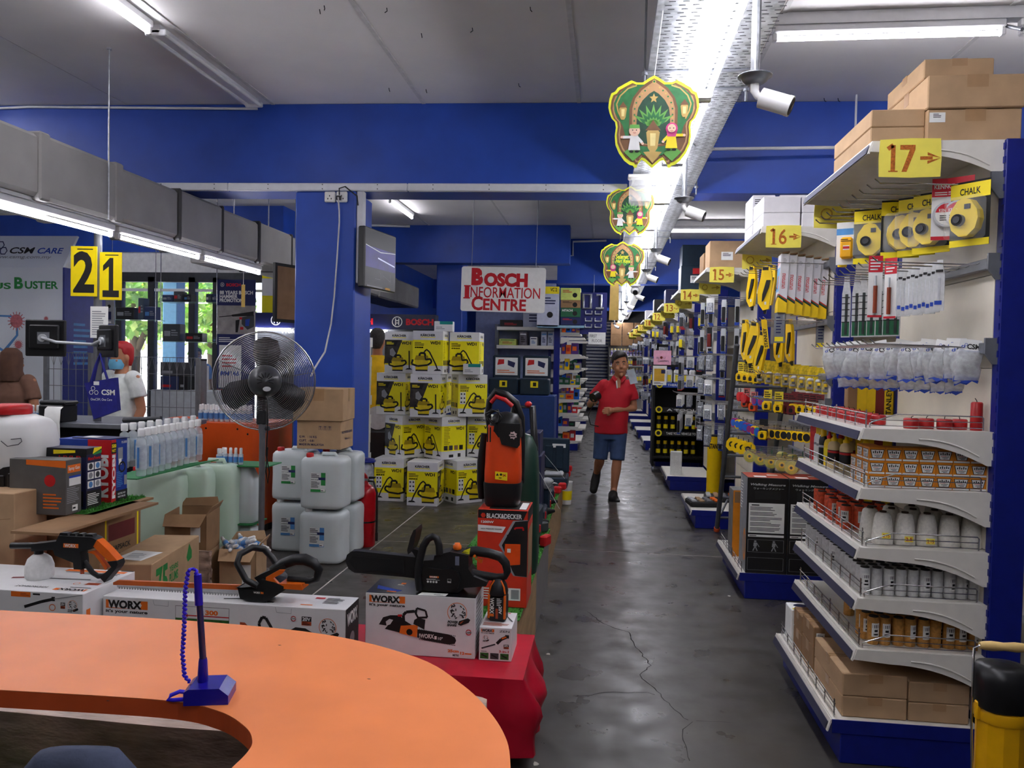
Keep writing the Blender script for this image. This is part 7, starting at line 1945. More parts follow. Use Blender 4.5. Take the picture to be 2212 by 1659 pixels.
bn = thing('roll_up_banner', 'tall navy promotion banner with a hammer drill picture left of the pillar', 'banner',(x0, BNY,0))
w = x1-x0
NVB = mat('navy banner print',(34,42,96),.4, noise=.04)
MB().b2((0,0,.06),(w,.006, z1), NVB).build('sheet', bn)
MB().b2((0,-.08,0),(w,.08,.06), SILVER,.008).build('foot', bn)
MB().cyl((w/2,.02,.05),(w/2,.02, z1),.01, GREYM, n=8).build('support_rod', bn)
T = frame((0,-.0005,0),(1,0,0),(0,0,1)); m_ = MB()
def nz(py): return aty(510, py, BNY).z
def nx(px): return aty(px,700, BNY).x-x0
def bosch_mark(mb, T, u, v, r, m=PAPER, w=.001):
 mb.ring(T, u, v, r, m, r*.16, w).line(T, [(u-r*.3, v-r*.62),(u-r*.3, v+r*.62)], r*.2, m, w).line(T, [(u+r*.3, v-r*.62),(u+r*.3, v+r*.62)], r*.2, m, w).line(T, [(u-r*.3, v+r*.22),(u+r*.3, v+r*.22)], r*.16, m, w).line(T, [(u-r*.3, v-r*.22),(u+r*.3, v-r*.22)], r*.16, m, w)
BRED = mat('red brand print',(214,30,44),.5)
bosch_mark(m_, T, nx(479.5), nz(615),.026)
m_.txt(T, 'BOSCH', nx(488), nz(619), nx(519), nz(612), BRED,.04)
for i, s in enumerate(('88 YEARS BOSCH', 'HAMMER', 'PROMOTION')): m_.txt(T, s, nx(474), nz(636+8.5*i), nx((546,513,524)[i]), nz(628+8.5*i), PAPER,.04)
m_.rect(T,0, nz(722), w, nz(660), mat('grey sandy photo print',(168,164,160),.6, noise=.2, scale=9))
m_.poly([(nx(x), nz(y)) for x, y in ((500,680),(548,672),(548,682),(502,684))], T, INK,.0012).poly([(nx(x), nz(y)) for x, y in ((522,685),(549,680),(549,705),(535,712),(522,700))], T, DGREY,.0012).poly([(nx(x), nz(y)) for x, y in ((530,690),(540,688),(538,704),(530,704))], T, BLUEP,.0016).line(T, [(nx(473), nz(685)),(nx(502), nz(682))],.01, INK,.0012).poly([(nx(x), nz(y)) for x, y in ((509,692),(518,690),(514,718),(509,718))], T, INK,.0012).rect(T, nx(517), nz(690), nx(523), nz(685), RED,.0018).rect(T, nx(519), nz(712), nx(526), nz(706), RED,.0018)
m_.greek(T, nx(473), nz(740), nx(510), nz(728),3, PAPER).rect(T, nx(474), nz(838), nx(522), nz(746), PAPER,.0012).txt(T, 'RM146', nx(478), nz(812), nx(518), nz(802), BLUEP,.04,.0018).greek(T, nx(480), nz(795), nx(514), nz(765),4, RED,.0018).rect(T,0, nz(850), w, nz(841), RED,.001).greek(T, nx(474), nz(848), nx(545), nz(843),1, PAPER,.0016)
m_.build('printed_face', bn)
hs = aty(525,640,8.4)
MB().b2((hs.x-.02,8.4, hs.z-.12),(hs.x+.02,8.41, hs.z+.13), LGO).cyl((hs.x,8.405, hs.z+.13),(hs.x,8.405, aty(525,598,8.4).z+.1),.002, PAPER, n=4).build('hanging_charm', None, label='narrow gold charm hanging before the navy banner', cat='hanging sign')
fbx = at_(612,631,572,697,7.6)
fb = thing('framed_board', 'brown backed framed board edge on at the left of the pillar', 'board',(fbx[0],7.4, fbx[2]), rad(68))
MB().cyl((.28,.015, fbx[3]-fbx[2]),(.28,.015, CEIL-fbx[2]),.003, GREYM, n=5).b2((0,0,0),(.55,.03, fbx[3]-fbx[2]), MBLACK).b2((.03,-.004,.03),(.52,.0, fbx[3]-fbx[2]-.03), CARDD).build('frame', fb)
# ================================================================ MIDDLE: YELLOW CARTONS, PLATFORM, TOOL WALL, FAR AISLE
VAC = mat('vacuum yellow print',(226,200,22),.5, noise=.08); VAD = mat('vacuum shade print',(170,146,14),.5)
PHO = mat('dark photo print',(58,54,50),.5, noise=.4, scale=14); YCART = mat('lemon yellow print',(250,236,18),.5, noise=.02)
def vacuum(m, T, u, v, k, flip):
 s = -1 if flip else 1
 def q(L): return [(u+s*k*x, v+k*y) for x, y in L]
 m.poly(q([(-.3,0),(.3,0),(.34,.5),(-.34,.5)]), T, VAC,.0016).poly(q([(-.36,.5),(.36,.5),(.3,.72),(-.28,.72)]), T, VAD,.0018).line(T, q([(-.12,.7),(-.08,.84),(.14,.84),(.18,.7)]),.1*k, INK,.002)
 m.line(T, q([(-.44,.52),(-.5,.3),(-.2,.2),(.3,.26),(.5,.4),(.44,.56),(.2,.52)]),.09*k, INK,.0022).rect(T, u-.3*k, v-.04*k, u+.3*k, v+.03*k, INK,.002)
 return q
def wd_box():
 w = d = .33; h = .464
 t = thing('vacuum_carton', 'x', 'box')
 MB().box((0,0, h/2),(w, d, h), WBOX,.002).build('carton', t)
 m = MB()
 for T, kind in ((fr_front(w, d, h), 'B'),(fr_right(w, d, h), 'T'),(fr_back(w, d, h), 'C'),(fr_left(w, d, h), 'A')):
  m.rect(T,0,.09, w,.365, YCART,.0006).txt(T, 'KÄRCHER',.085,.405,.245,.435, INK,.04).rect(T,.085,.392,.245,.399, YCART,.001).txt(T, 'WD1', w-.14,.318, w-.03,.352, INK,.04)
  if kind == 'A':
   m.poly([(0,.105),(.1,.105),(.2,.37),(0,.37)], T, PHO,.0009).poly([(.01,.3),(.13,.3),(.15,.36),(.01,.36)], T, INK,.0012).greek(T,.02,.315,.11,.35,3, YCART,.0016).poly([(.06,.2),(.1,.18),(.13,.22),(.09,.28),(.06,.26)], T, GREYP,.0014)
   vacuum(m, T,.15,.03,.2, False); m.line(T, [(.28,.25),(.285,.05)],.014, INK,.002).poly([(.24,.04),(.32,.04),(.3,.055),(.26,.055)], T, INK,.0022)
  elif kind in 'BC':
   f = kind == 'C'
   u = w-.1 if f else .1
   q = vacuum(m, T, u,.04,.22, f); m.line(T, q([(.2,.5),(.12,.9),(.24,1.02),(.38,.9),(.7,.3),(.8,.04)]),.014, INK,.0024).poly(q([(.6,-.02),(1.0,-.02),(.9,.06),(.7,.06)]), T, INK,.0024)
   m.greek(T,.02,.3,.13,.345,3, INK)
   for k in range(4): m.rect(T,.022+.024*k,.278,.042+.024*k,.292, INK)
   if f:
    m.rect(T,.02,.14,.085,.27, WBOX,.001)
    for k in range(6): m.disc(T,.036+.034*(k % 2),.16+.045*(k//2),.01, INK,.0014,6)
  else:
   m.greek(T,.03,.16,.12,.36,12, VAD)
   for k in range(4): m.rect(T,.03+.07*k,.1,.08+.07*k,.15,(PHO, DGREY, CARDD, MBLACK)[k],.001)
   m.rect(T,.1,.02,.16,.05, INK).rect(T,.22,.02,.26,.06, INK)
 m.build('printed_face', t)
 return t
L_ = ['floor', 'second', 'third', 'top']
pl = []
for lv, px, yy, a, lab in ((0,851,8.5,180, 'left'),(0,922,8.3,180, 'middle'),(0,1000,8.55,222, 'right'),(1,877,8.62,50, 'left corner out'),(1,962,8.6,-42, 'right corner out'),(1,1046,8.9,180, 'far right'),
  (2,852,8.75,90, 'left'),(2,925,8.45,90, 'middle'),(2,1012,8.72,205, 'right'),(3,868,8.78,90, 'left'),(3,929,8.45,0, 'middle'),(3,1006,8.7,0, 'right'),(0,940,9.1,0, 'hidden rear'),(1,900,9.2,0, 'hidden rear'),(2,940,9.1,0, 'hidden rear')):
 p = aty(px,900, yy)
 pl.append(((p.x, yy,.4655*lv), rad(a), 'white and yellow vacuum carton, %s one in the %s layer of the stack' % (lab, L_[lv])))
many(wd_box(), pl, 'yellow vacuum cleaner cartons')
def bx(name, lab, px0, px1, py0, py1, Y, d, m, cat='box', group=None, zb=None, pr=None, ch=.004):
 x0, x1, z0, z1 = at_(px0, px1, py0, py1, Y)
 if zb is not None: z0 = zb
 t = thing(name, lab, cat,((x0+x1)/2, Y+d/2, z0),0, group)
 MB().box((0,0,(z1-z0)/2),(x1-x0, d, z1-z0), m, ch).build('case' if 'case' in name else 'carton', t)
 if pr:
  k = MB(); pr(k, fr_front(x1-x0, d, z1-z0), x1-x0, z1-z0); k.build('printed_face', t)
 return t
TEAL = mat('teal print',(30,150,140),.5)
def prw(k, T, w, h): k.rect(T, w*.3, h*.7, w, h, TEAL).greek(T, w*.1, h*.2, w*.6, h*.5,2, GREYP)
bx('glove_box', 'white and teal small box leaning on the upper right vacuum carton',1000,1038,786,803,8.42,.1, WBOX, zb=.4655*3+.001, pr=prw)
bx('glove_box', 'white small box behind the top of the vacuum cartons',938,978,694,712,8.5,.1, WBOX, zb=.4655*4+.001, pr=prw)
mods = [(3.45,5.4,-.365),(5.41,7.4,-.39),(7.41,9.4,-.44),(9.41,11.4,-.5)]
for i,(a, b, xr) in enumerate(mods):
 t = thing('display_platform', 'low plywood display platform topped with turf, %s from the front along the aisle' % ORD[i], 'platform')
 MB().b2((xr-.016, a,0),(xr,(a+b)/2-.003,.395), mat('plywood side',(170,138,98),.6, noise=.15, scale=5, stretch=(1,1,4))).build('side_panel', t)
 MB().b2((xr-.016,(a+b)/2,0),(xr-.002, b,.39), MATS['plywood side'] if i else mat('grey board',(120,116,116),.6)).build('side_panel', t)
 MB().b2((xr-.45, a,0),(xr-.434, b,.38), PLY).build('side_panel', t)
 MB().b2((xr-.434, a,0),(xr-.02, a+.016,.38), mat('green front board',(34,84,56),.6)).build('front_panel', t)
 MB().b2((xr-.45, a,.38),(xr-.016, b,.392), PLY).build('deck', t)
 o = turf('artificial_turf', xr-.46, xr+.008, a, b,.3965, 'x',2600 if i < 2 else 1200, i, t); del o['category'], o['label']
PZ = .402
w, d, h = .236,.24,.455
X0 = aty(1090,1200,3.62).x
bdx = thing('washer_carton', 'red pressure washer carton standing on the turf beside the aisle', 'box',(X0-.012,3.62+d/2, PZ))
RB = mat('orange red printed carton',(214,54,30),.45, noise=.05)
MB().box((0,0, h/2),(w, d, h), RB,.002).build('carton', bdx)
T, U, R_ = fr_front(w, d, h), fr_top(w, d, h), fr_right(w, d, h); m_ = MB()
def q(L): return [((x-145)/700*w,(1560-y)/1255*h) for x, y in L]
m_.poly(q([(150,308),(835,308),(780,430),(150,415)]), T, INK,.0008).txt(T, 'BLACK&DECKER',.042, h*.912,.208, h*.962, PAPER,.03).disc(T,.026, h*.94,.012, RB,.0012,6).poly(q([(640,440),(845,420),(845,1160),(660,1150),(620,1100),(520,860),(445,760)]), T, GREYP,.0008).poly(q([(670,450),(845,430),(845,1155),(680,1145),(640,1080),(490,760)]), T, INK,.0012)
m_.txt(T, '1200W',.016, h*.86,.076, h*.885, PAPER,.04).poly(q([(150,505),(540,520),(490,600),(150,585)]), T, PAPER,.001).txt(T, 'HIGH PRESSURE WASHER',.016, h*.795,.115, h*.808, INK,.02,.0014)
m_.poly(q([(535,740),(750,735),(750,1000),(520,1025)]), T, MATS['bright orange case'],.0016).poly(q([(560,620),(740,610),(745,735),(545,740)]), T, BLACK,.0016).line(T, q([(665,550),(670,530),(780,520),(785,560)]),.008, RED,.0018).rect(T, *q([(565,850)])[0], *q([(615,800)])[0], PAPER,.002)
m_.rect(T, *q([(590,1470)])[0], *q([(760,1310)])[0], PAPER,.001).rect(T, *q([(630,1450)])[0], *q([(740,1330)])[0], GREYP,.0014).greek(T,.03, h*.07,.09, h*.2,5, PAPER)
m_.poly([(.05,.02),(w-.01,.02),(w-.01, d-.01),(.05, d-.01)], U, INK,.0008).rect(U, w-.045,.03, w-.012,.2, PAPER,.0012).rect(R_,0, h*.88, d, h, INK).rect(R_,.02, h*.3, d-.02, h*.8, CARDD,.0012)
m_.build('printed_face', bdx)
wz = PZ+h+.001
k3 = 3.74/F/4.147
wsx = aty(1087,1000,3.74).x
ws = thing('pressure_washer', 'orange and black pressure washer standing on its red carton', 'pressure washer',(wsx,3.75, wz))
ORW = mat('orange washer shell',(228,74,26),.35, noise=.05)
def wzf(y): return (1100-y)*k3
MB().lathe([(.44,0),(.48,.012),(.5,.05),(.52,.1),(.515,.115)], BLACK,20, sq=(.175,.16,.5)).build('foot', ws)
MB().lathe([(.46,.085),(.49,.09),(.495,.16),(.47,.28),(.44,.36),(.42,.385)], ORW,22, sq=(.178,.16,.55)).build('front_shell', ws)
MB().lathe([(.46,.33),(.47,.36),(.43,.41),(.32,.44),(.0,.452)], BLACK,20, sq=(.17,.165,.6), c=(.008,.004,0)).build('hood', ws)
MB().prism([(.0,.3),(.075,.285),(.086,.3),(.086,.4),(-.02,.4),(-.02,.36)], frame((0,-.068,0),(1,0,0),(0,0,1)),.016, BLACK).build('hood_front', ws)
for s in (-.068,-.055): MB().b2((s-.003,-.083,.31),(s+.003,-.076,.38), BLACK).build('vent_slot', ws)
fr_ = [(-.07,.04,.33),(-.088,.05,.43),(-.08,.05,.5),(-.05,.05,.545),(.0,.05,.53),(.05,.05,.49),(.078,.05,.42),(.085,.05,.3),(.085,.06,.1)]
MB().tube(fr_, [.014,.016,.017,.018,.018,.018,.016,.014,.012], BLACK,8).build('carry_handle', ws)
MB().tube([(-.07,.03,.49),(-.046,.028,.52),(.0,.028,.505),(.035,.03,.475)],.011, RED,8).build('handle_insert', ws)
qq = random.Random(6); cc_ = [(-.04+.035*cos(i*.9)+qq.uniform(-.01,.01),-.07+.02*sin(i*.7),.43+.03*sin(i*.9)+qq.uniform(-.008,.008)) for i in range(36)]
MB().tube(cc_,.004, BLACK,6).build('coiled_cable', ws)
T = frame((0,-.0815,0),(1,0,0),(0,-.0,1))
m_ = MB().prism([(-.028,.135),(.03,.13),(.03,.168),(-.028,.172)], T,.003, YELP); m_.poly([(-.024,.152),(-.01,.152),(-.017,.165)], T, INK,.0034).disc(T,.0,.158,.006, INK,.0034,8).line(T, [(.008,.16),(.024,.15)],.003, RED,.0036).line(T, [(.01,.149),(.022,.16)],.003, RED,.0036).greek(T,-.01,.138,.01,.146,1, INK,.0034); m_.build('warning_label', ws)
st_ = [(.054+.02*(1 if i % 2 else .72)*cos(pi*i/7),.345+.02*(1 if i % 2 else .72)*sin(pi*i/7)) for i in range(14)]
m_ = MB().prism(st_, frame((0,-.0842,0),(1,0,0),(0,0,1)),.002, mat('pink star tag',(236,206,204),.6)); m_.greek(frame((0,-.0866,0),(1,0,0),(0,0,1)),.042,.335,.066,.355,2, INK); m_.build('price_tag', ws)
MB().tube([(-.095,.02,.34),(-.11,.02,.2),(-.115,.03,.1),(-.11,.04,.02)], [.02,.022,.018,.016], BLACK,8).build('lance_holder', ws)
dg = thing('pressure_washer', 'dark green machine half hidden behind the orange washer', 'pressure washer',(aty(1128,1000,4.3).x,4.3, PZ))
MB().lathe([(.5,0),(.52,.1),(.5,.5),(.44,.68),(.3,.74),(0,.76)], mat('dark green shell',(24,56,44),.4),16, sq=(.19,.22,.5)).build('body', dg)
MB().tube([(-.07,.0,.66),(-.05,0,.9),(.05,0,.9),(.07,0,.66)],.02, BLACK,8).b2((.01,-.03,.9),(.045,.03,.93), RED,.01).build('handle', dg)
MB().cyl((-.16,.02,.12),(-.12,.02,.12),.12, BLACK, n=18).build('wheel', dg)
TC = mat('dark teal tool case',(26,44,60),.4, noise=.1)
def opencase(lab, x, y, w, d, sheet=False):
 t = thing('open_tool_case', lab, 'tool case',(x, y, PZ))
 MB().b2((-w/2,-d/2,0),(w/2, d/2,.1), TC,.01).b2((-w/2+.02,-d/2+.02,.1),(w/2-.02, d/2-.02,.103), MBLACK).build('tray', t)
 m = MB(); m.b2((-w/2, d/2-.01,.1),(w/2, d/2+.05,.1+d*.9), TC,.01)
 for k in range(3): m.b2((-w*.4+w*.27*k, d/2-.02,.14),(-w*.2+w*.27*k, d/2-.01,.14+d*.6), TC,.006)
 m.build('lid', t)
 MB().b2((w*.05, d/2-.012,.1+d*.66),(w*.4, d/2-.009,.1+d*.76), PAPER).build('sticker', t)
 MB().tube([(-w*.35,-.05,.12),(-w*.1,.03,.14),(.1,-.03,.13)],.02, MBLACK,8).box((.05,-.04,.12),(w*.5, d*.4,.04), SILVER,.015).build('contents', t)
 return t
opencase('open dark tool case with raised lid on the platform by the aisle', aty(1188,900,7.3).x,7.3,.36,.36)
def bosch_pr(k, T, w, h): k.txt(T, 'BOSCH', w*.1, h*.6, w*.6, h*.72, BRED,.03).rect(T, w*.55, h*.1, w*.9, h*.45, GREYP)
bx('tool_carton', 'navy printed tool carton lower of two behind the orange washer',1132,1168,985,1100,5.6,.35, DKB, zb=PZ, pr=bosch_pr)
bx('tool_carton', 'navy printed tool carton upper of two behind the orange washer',1134,1166,935,985,5.62,.3, DKB, pr=bosch_pr)
for i,(y, lab) in enumerate(((4.75, 'nearest'),(5.15, 'second'),(5.6, 'third'),(6.05, 'fourth'),(6.5, 'fifth'))):
 t = thing('tool_case', 'dark tool case with tools lying on the platform, %s along the aisle' % lab, 'tool case',(-.555, y, PZ), rad(2*i-4), 'dark tool cases on the platform')
 MB().box((0,0,.055+.04*(i % 2)),(.3,.3,.11+.08*(i % 2)), TC,.012).build('case', t)
 zt3 = .111+.08*(i % 2)
 m = MB()
 for k in range(5): m.cyl((-.12+.05*k,-.1, zt3+.012),(-.1+.05*k,.1, zt3+.012),.01,(MBLACK, SILVER, GREYM)[k % 3], n=7)
 m.build('tools', t)['kind'] = 'stuff'
 MB().b2((.14,-.08,.04),(.158,-.05,.09), RED,.004).build('latch', t)
def drill():
 t = thing('angle_grinder', 'x', 'power tool')
 MB().tube([(-.14,0,.035),(-.03,0,.04),(.06,0,.042)], [.022,.028,.03], MBLACK,10).build('motor_housing', t)
 MB().b2((-.2,-.03,.01),(-.13,.03,.07), RED,.01).build('battery', t)
 MB().cyl((.08,0,.02),(.08,0,.065),.03, SILVER, n=12).cyl((.08,0,.01),(.08,0,.02),.05, DGREY, n=14).build('head', t)
 return t
many(drill(), [((-.56+.03*(i % 2),6.85+.2*i, PZ), rad(168+6*(i % 3)), 'black and red cordless grinder lying on the platform, %s along the aisle' % ORD[i]) for i in range(8)], 'cordless grinders on the platform')
BLKR = mat('crumpled clear wrap',(206,210,214),.15, noise=.1, scale=60, bump=.6, alpha=.6)
for i,(y, n) in enumerate(((5.92,14),(7.12,12))):
 q = random.Random(i+30); m = MB()
 for k in range(n): m.ball((q.uniform(-.08,.08), q.uniform(-.1,.1),.03+q.uniform(0,.03)), q.uniform(.03,.05), BLKR,7,5,(1,1.2,.6))
 m.build('plastic_wrap', None,(-.5, y, PZ+(.19 if i == 0 else 0)), label='crumpled clear plastic wrap on the platform, %s' % ('nearer heap over the tool cases', 'farther heap by the open case')[i], cat='wrapping', kind='stuff')
for i,(x, y, c) in enumerate(((-.46,4.95, 'red'),(-.47,5.38, 'black'),(-.48,5.82, 'red'),(-.49,6.28, 'black'))):
 t = thing('cordless_drill', 'dark cordless drill with %s trim lying between tool cases, %s along the platform edge' % (c, ORD[i]), 'power tool',(x, y, PZ), rad(70-25*i), 'cordless drills on the platform')
 MB().tube([(-.09,0,.035),(.05,0,.035),(.09,0,.035),(.13,0,.035)], [.03,.034,.022,.01], MBLACK,10).build('body', t); MB().b2((-.06,-.11,.01),(-.02,0,.06), MBLACK,.01).build('grip', t); MB().b2((-.08,-.15,.005),(.01,-.105,.07), RED if c == 'red' else DGREY,.008).build('battery', t)
bkt = aty(1226,985,8.6)
b_ = thing('bucket', 'white printed bucket standing on the aisle floor by the platform', 'bucket',(bkt.x,8.6,0)); MB().lathe([(.05,0),(.062,.24),(.066,.25),(.06,.25),(.05,.02),(0,.02)], WHITE,16).build('bucket', b_); MB().lathe([(.054,.05),(.059,.15)], YELP,16).build('label', b_)
for a, b, y in ((1118,1210,5.2),(1135,1192,5.9),(1160,1220,6.6)):
 p0, p1 = aty(a,930+(y-5)*20, y), aty(b,1040-(y-5)*10, y+.1)
 MB().tube([(p0.x, y, max(p0.z,.6)),(p1.x, y+.1,.56)],.0018, LABEL,5).tube([(p0.x, y,.42),(p0.x, y, max(p0.z,.6))],.008, BLACK,6).build('fishing_line', None, label='thin pale rod slanting over the platform, %s one from the front' % ('first' if y < 5.5 else 'second' if y < 6 else 'third'), cat='rod')
cx0, cx1 = aty(1052,850,12.1).x, aty(1198,850,12.1).x
MB().b2((cx0,12.1,0),(cx1,12.75,1.03), mat('blue counter',(34,62,124),.5),.01).build('low_counter', None, label='blue counter carrying two open tool boxes below the information sign', cat='counter')
for i, px in enumerate((1090,1156)):
 p = aty(px,830,12.3); t = thing('tool_box', 'open dark tool box with a printed sheet in the lid, %s of two' % ('left', 'right')[i], 'tool box',(p.x,12.3,1.031))
 MB().b2((-.23,-.16,0),(.23,.2,.26), TC,.02).build('box', t); MB().b2((-.22,.2,.2),(.22,.25,.62), TC,.02).build('lid', t)
 T = frame((-.18,.198,.3),(1,0,0),(0,0,1)); MB().rect(T,0,0,.36,.28, PAPER,.001).poly([(.03,.16),(.14,.18),(.14,.25),(.05,.25)], T, RED,.002).poly([(.2,.16),(.3,.12),(.32,.2),(.2,.24)], T, NAVY,.002).greek(T,.03,.03,.33,.09,2, ORP,.002).build('sheet', t)
 T = frame((-.23,-.161,0),(1,0,0),(0,0,1)); MB().rect(T,.17,.12,.29,.22, YELP,.001).rect(T,.21,.14,.26,.2, INK,.002).build('sticker', t)
su = thing('wall_shelf_unit', 'white two shelf unit on the pale wall below the information sign', 'shelving',(0,13.6,0))
sx0, sx1 = aty(1073,720,13.6).x, aty(1197,720,13.6).x
zA, zB = aty(1130,706,13.6).z, aty(1130,746,13.6).z
for z in (zA, zB): MB().b2((sx0,0, z-.06),(sx1,.4, z), WHITEM,.004).build('shelf', su)
MB().b2((sx1,.0,0),(sx1+.1,.1, zA+.05), BLUEM).build('upright', su); MB().b2((sx0-.06,.2,0),(sx0,.35, zA+.05), GREYM).build('upright', su)
PALE = mat('pale lilac carton',(190,194,214),.5, noise=.05)
LIME = mat('lime carton',(200,214,110),.5)
for i,(a, b, t_, m, z, lab) in enumerate(((1080,1128,691, BLACK, zA, 'flat black case with red latches on the upper wall shelf'),(1130,1195,658, PALE, zA, 'large pale carton with a cutter picture on the upper wall shelf'),(1078,1115,732, LIME, zB, 'lime green box on the lower wall shelf'),(1122,1138,716, mat('photo carton',(110,104,110),.5, noise=.4, scale=20), zB, 'narrow pictured box pair on the lower wall shelf'),(1145,1160,728, PAPER, zB, 'small white box in the middle of the lower wall shelf'),(1169,1181,716, PALE, zB, 'tall pale box with hook picture, left of two'),(1183,1195,716, PALE, zB, 'tall pale box with hook picture, right of two'))):
 def pr_(k, T, w, h): k.greek(T, w*.2, h*.2, w*.8, h*.6,3,(RED, NAVY, RED, INK, JB, NAVY, NAVY)[i]).rect(T, w*.1, h*.75, w*.9, h*.85,(INK, GREYP, GREEN, PAPER, NAVY, JB, JB)[i])
 bx('carton_box', lab, a, b, t_,746 if z is zB else 706,13.62,.3, m, zb=z+.001, pr=pr_)
bx('machine_carton', 'pale carton with a lime top stripe right of the information sign',1160,1207,619,706,13.3,.25, PALE, pr=lambda k, T, w, h: k.rect(T,0, h*.82, w, h, YELP).txt(T, 'VC 2', w*.6, h*.88, w*.9, h*.97, INK,.02).greek(T, w*.1, h*.55, w*.9, h*.75,3, NAVY).disc(T, w*.6, h*.3, w*.14, INK))
lt = [(622,648, LIME, 'GOUGELBERG', RED),(648,665, CARDD, '', INK),(665,685, GREENP, 'HITACHI', PAPER),(685,702, NAVY, '', RED)]
for i,(a, b, m, s, c_) in enumerate(lt):
 bx('machine_carton', '%s boxed machine in the stack right of the information sign' % ('lime topmost', 'brown second', 'green third', 'navy lowest')[i],1211,1254, a, b,13.35,.3, m, pr=lambda k, T, w, h: (k.txt(T, s, w*.08, h*.6, w*.6, h*.85, c_,.02) if s and i == 2 else k.greek(T, w*.1, h*.6, w*.6, h*.85,2, c_)).disc(T, w*.72, h*.4, w*.12, INK))
gl = aty(1230,703,13.3)
MB().b2((aty(1160,703,13.3).x,13.3, gl.z-.04),(aty(1262,703,13.3).x,13.7, gl.z), mat('pale glass shelf',(140,180,200),.2)).build('glass_shelf', None, label='pale blue glass edge carrying the boxed machines', cat='shelf')
x0, x1, z0, z1 = at_(996,1178,577,674,10.0)
sg = thing('information_sign', 'white hanging sign with large red hand cut lettering', 'sign',((x0+x1)/2,10.0,(z0+z1)/2),(0))
w, h = x1-x0, z1-z0; sg.rotation_euler = (0, rad(.9),0)
MB().prism(rounded(w, h,.03), XZ,-.01, WHITE).build('board', sg)
RCUT = mat('red vinyl lettering',(196,22,36),.45, noise=.03); m_ = MB()
def L(s, a, b, c, d_, bold): m_.txt(XZ, s, a*w, b*h, c*w, d_*h, RCUT, bold)
L('B',-.38,.08,-.24,.47,.07); L('OSCH',-.23,.06,.29,.37,.06); L('I',-.455,-.2,-.40,.07,.02); m_.rect(XZ,-.465*w,.05*h,-.385*w,.08*h, RCUT).rect(XZ,-.47*w,-.22*h,-.39*w,-.19*h, RCUT); L('NFORMATION',-.385,-.19,.44,.05,.008); L('C',-.37,-.48,-.235,-.16,.03); L('ENTRE',-.23,-.47,.28,-.21,.03)
m_.build('lettering', sg)
for s in (-1,1): MB().cyl((s*w*.38,0, h/2),(s*w*.38,0, CEIL-(z0+z1)/2),.004, GREYM, n=5).build('hanger', sg)
x0, x1, z0, z1 = at_(1253,1311,632,722,13.4)
nb = thing('handle_board', 'navy board showing pipes bent into a zero and a one', 'display board',(x0,13.4, z0))
w, h = x1-x0, z1-z0
MB().b2((0,0,0),(w,.03, h), mat('navy board',(26,32,104),.5)).build('board', nb)
def pp(L): return [(x*w,-.03, y*h) for x, y in L]
m_ = MB().tube(pp([(.12,.62),(.12,.95),(.4,.95),(.4,.62)]),.022, GALV,8, closed=True); m_.build('zero_pipe', nb)
MB().tube(pp([(.6,.94),(.78,.94),(.78,.62)]),.022, GALV,8).tube(pp([(.58,.62),(.88,.62)]),.022, GALV,8).build('one_pipe', nb)
for r, y in enumerate((.5,.33,.18)):
 for c in (0,1): MB().tube(pp([(.2+.36*c, y+.06),(.2+.36*c, y-.02),(.44+.36*c, y-.02),(.44+.36*c, y+.06)]),.014, GALV,6).build('door_handle', nb)
MB().cyl((w*.5,.015, h),(w*.5,.015, h+.3),.004, GREYM, n=5).build('hanger', nb)
def flat(name, lab, px0, px1, py0, py1, Y, m, prf, cat='sign'):
 x0, x1, z0, z1 = at_(px0, px1, py0, py1, Y)
 t = thing(name, lab, cat,(x0, Y, z0)); w, h = x1-x0, z1-z0
 MB().b2((0,0,0),(w,.006, h), m).build('sheet', t); k = MB(); prf(k, XZ @ TR(0,0,.0003), w, h); k.build('lettering', t)
flat('floor_sign', 'white sign reading first floor above the far shutter',1271,1308,718,744,13.0, PAPER, lambda k, T, w, h: k.txt(T, 'FIRST', w*.08, h*.58, w*.5, h*.82, DGREY,.0).txt(T, 'FLOOR', w*.22, h*.18, w*.8, h*.42, DGREY,.0))
flat('pink_note', 'pink note with a heart and handwriting hanging on the right',1412,1450,757,788,11.5, mat('pink paper',(240,176,200),.7), lambda k, T, w, h: k.txt(T, 'We', w*.15, h*.4, w*.32, h*.55, INK,.0).disc(T, w*.44, h*.5, w*.08, MATS['dark red card']).txt(T, 'U', w*.56, h*.42, w*.66, h*.55, INK,.0).txt(T, 'Customers', w*.25, h*.2, w*.85, h*.36, INK,.0))
flat('poster', 'white framed poster with amber print under the pink note',1410,1440,790,832,11.5, PAPER, lambda k, T, w, h: k.rect(T, w*.1, h*.2, w*.85, h*.85, mat('amber poster print',(216,168,50),.5)).rect(T, w*.6, h*.6, w*.9, h*.8, NAVY,.001).greek(T, w*.1, h*.05, w*.8, h*.16,2, INK), 'poster')
BWY = 10.75
wx0, wx1 = aty(553,690, BWY).x, aty(942,690, BWY).x
hz0, hz1 = aty(750,710, BWY).z, aty(750,678, BWY).z
bw = thing('tool_wall', 'dark branded tool wall with lit red lettering behind the pillar and yellow cartons', 'display wall',(0, BWY,0))
MB().b2((wx0,.05,0),(wx1,.1, hz0), mat('grey perforated panel',(98,102,108),.5)).build('peg_panel', bw)
MB().b2((wx0,-.05, hz0),(wx1,.15, hz1), mat('navy header board',(22,26,66),.3)).build('header', bw)
T = frame((0,-.0505,0),(1,0,0),(0,0,1)); m_ = MB(); hm = (hz0+hz1)/2
def wxp(px): return aty(px,694, BWY).x
for a, b in ((740,808),(879,938)): m_.txt(T, 'BOSCH', wxp(a), hm-.045, wxp(b), hm+.045, BRED,.05)
for px in (599,860,700): bosch_mark(m_, T, wxp(px), hm,.075)
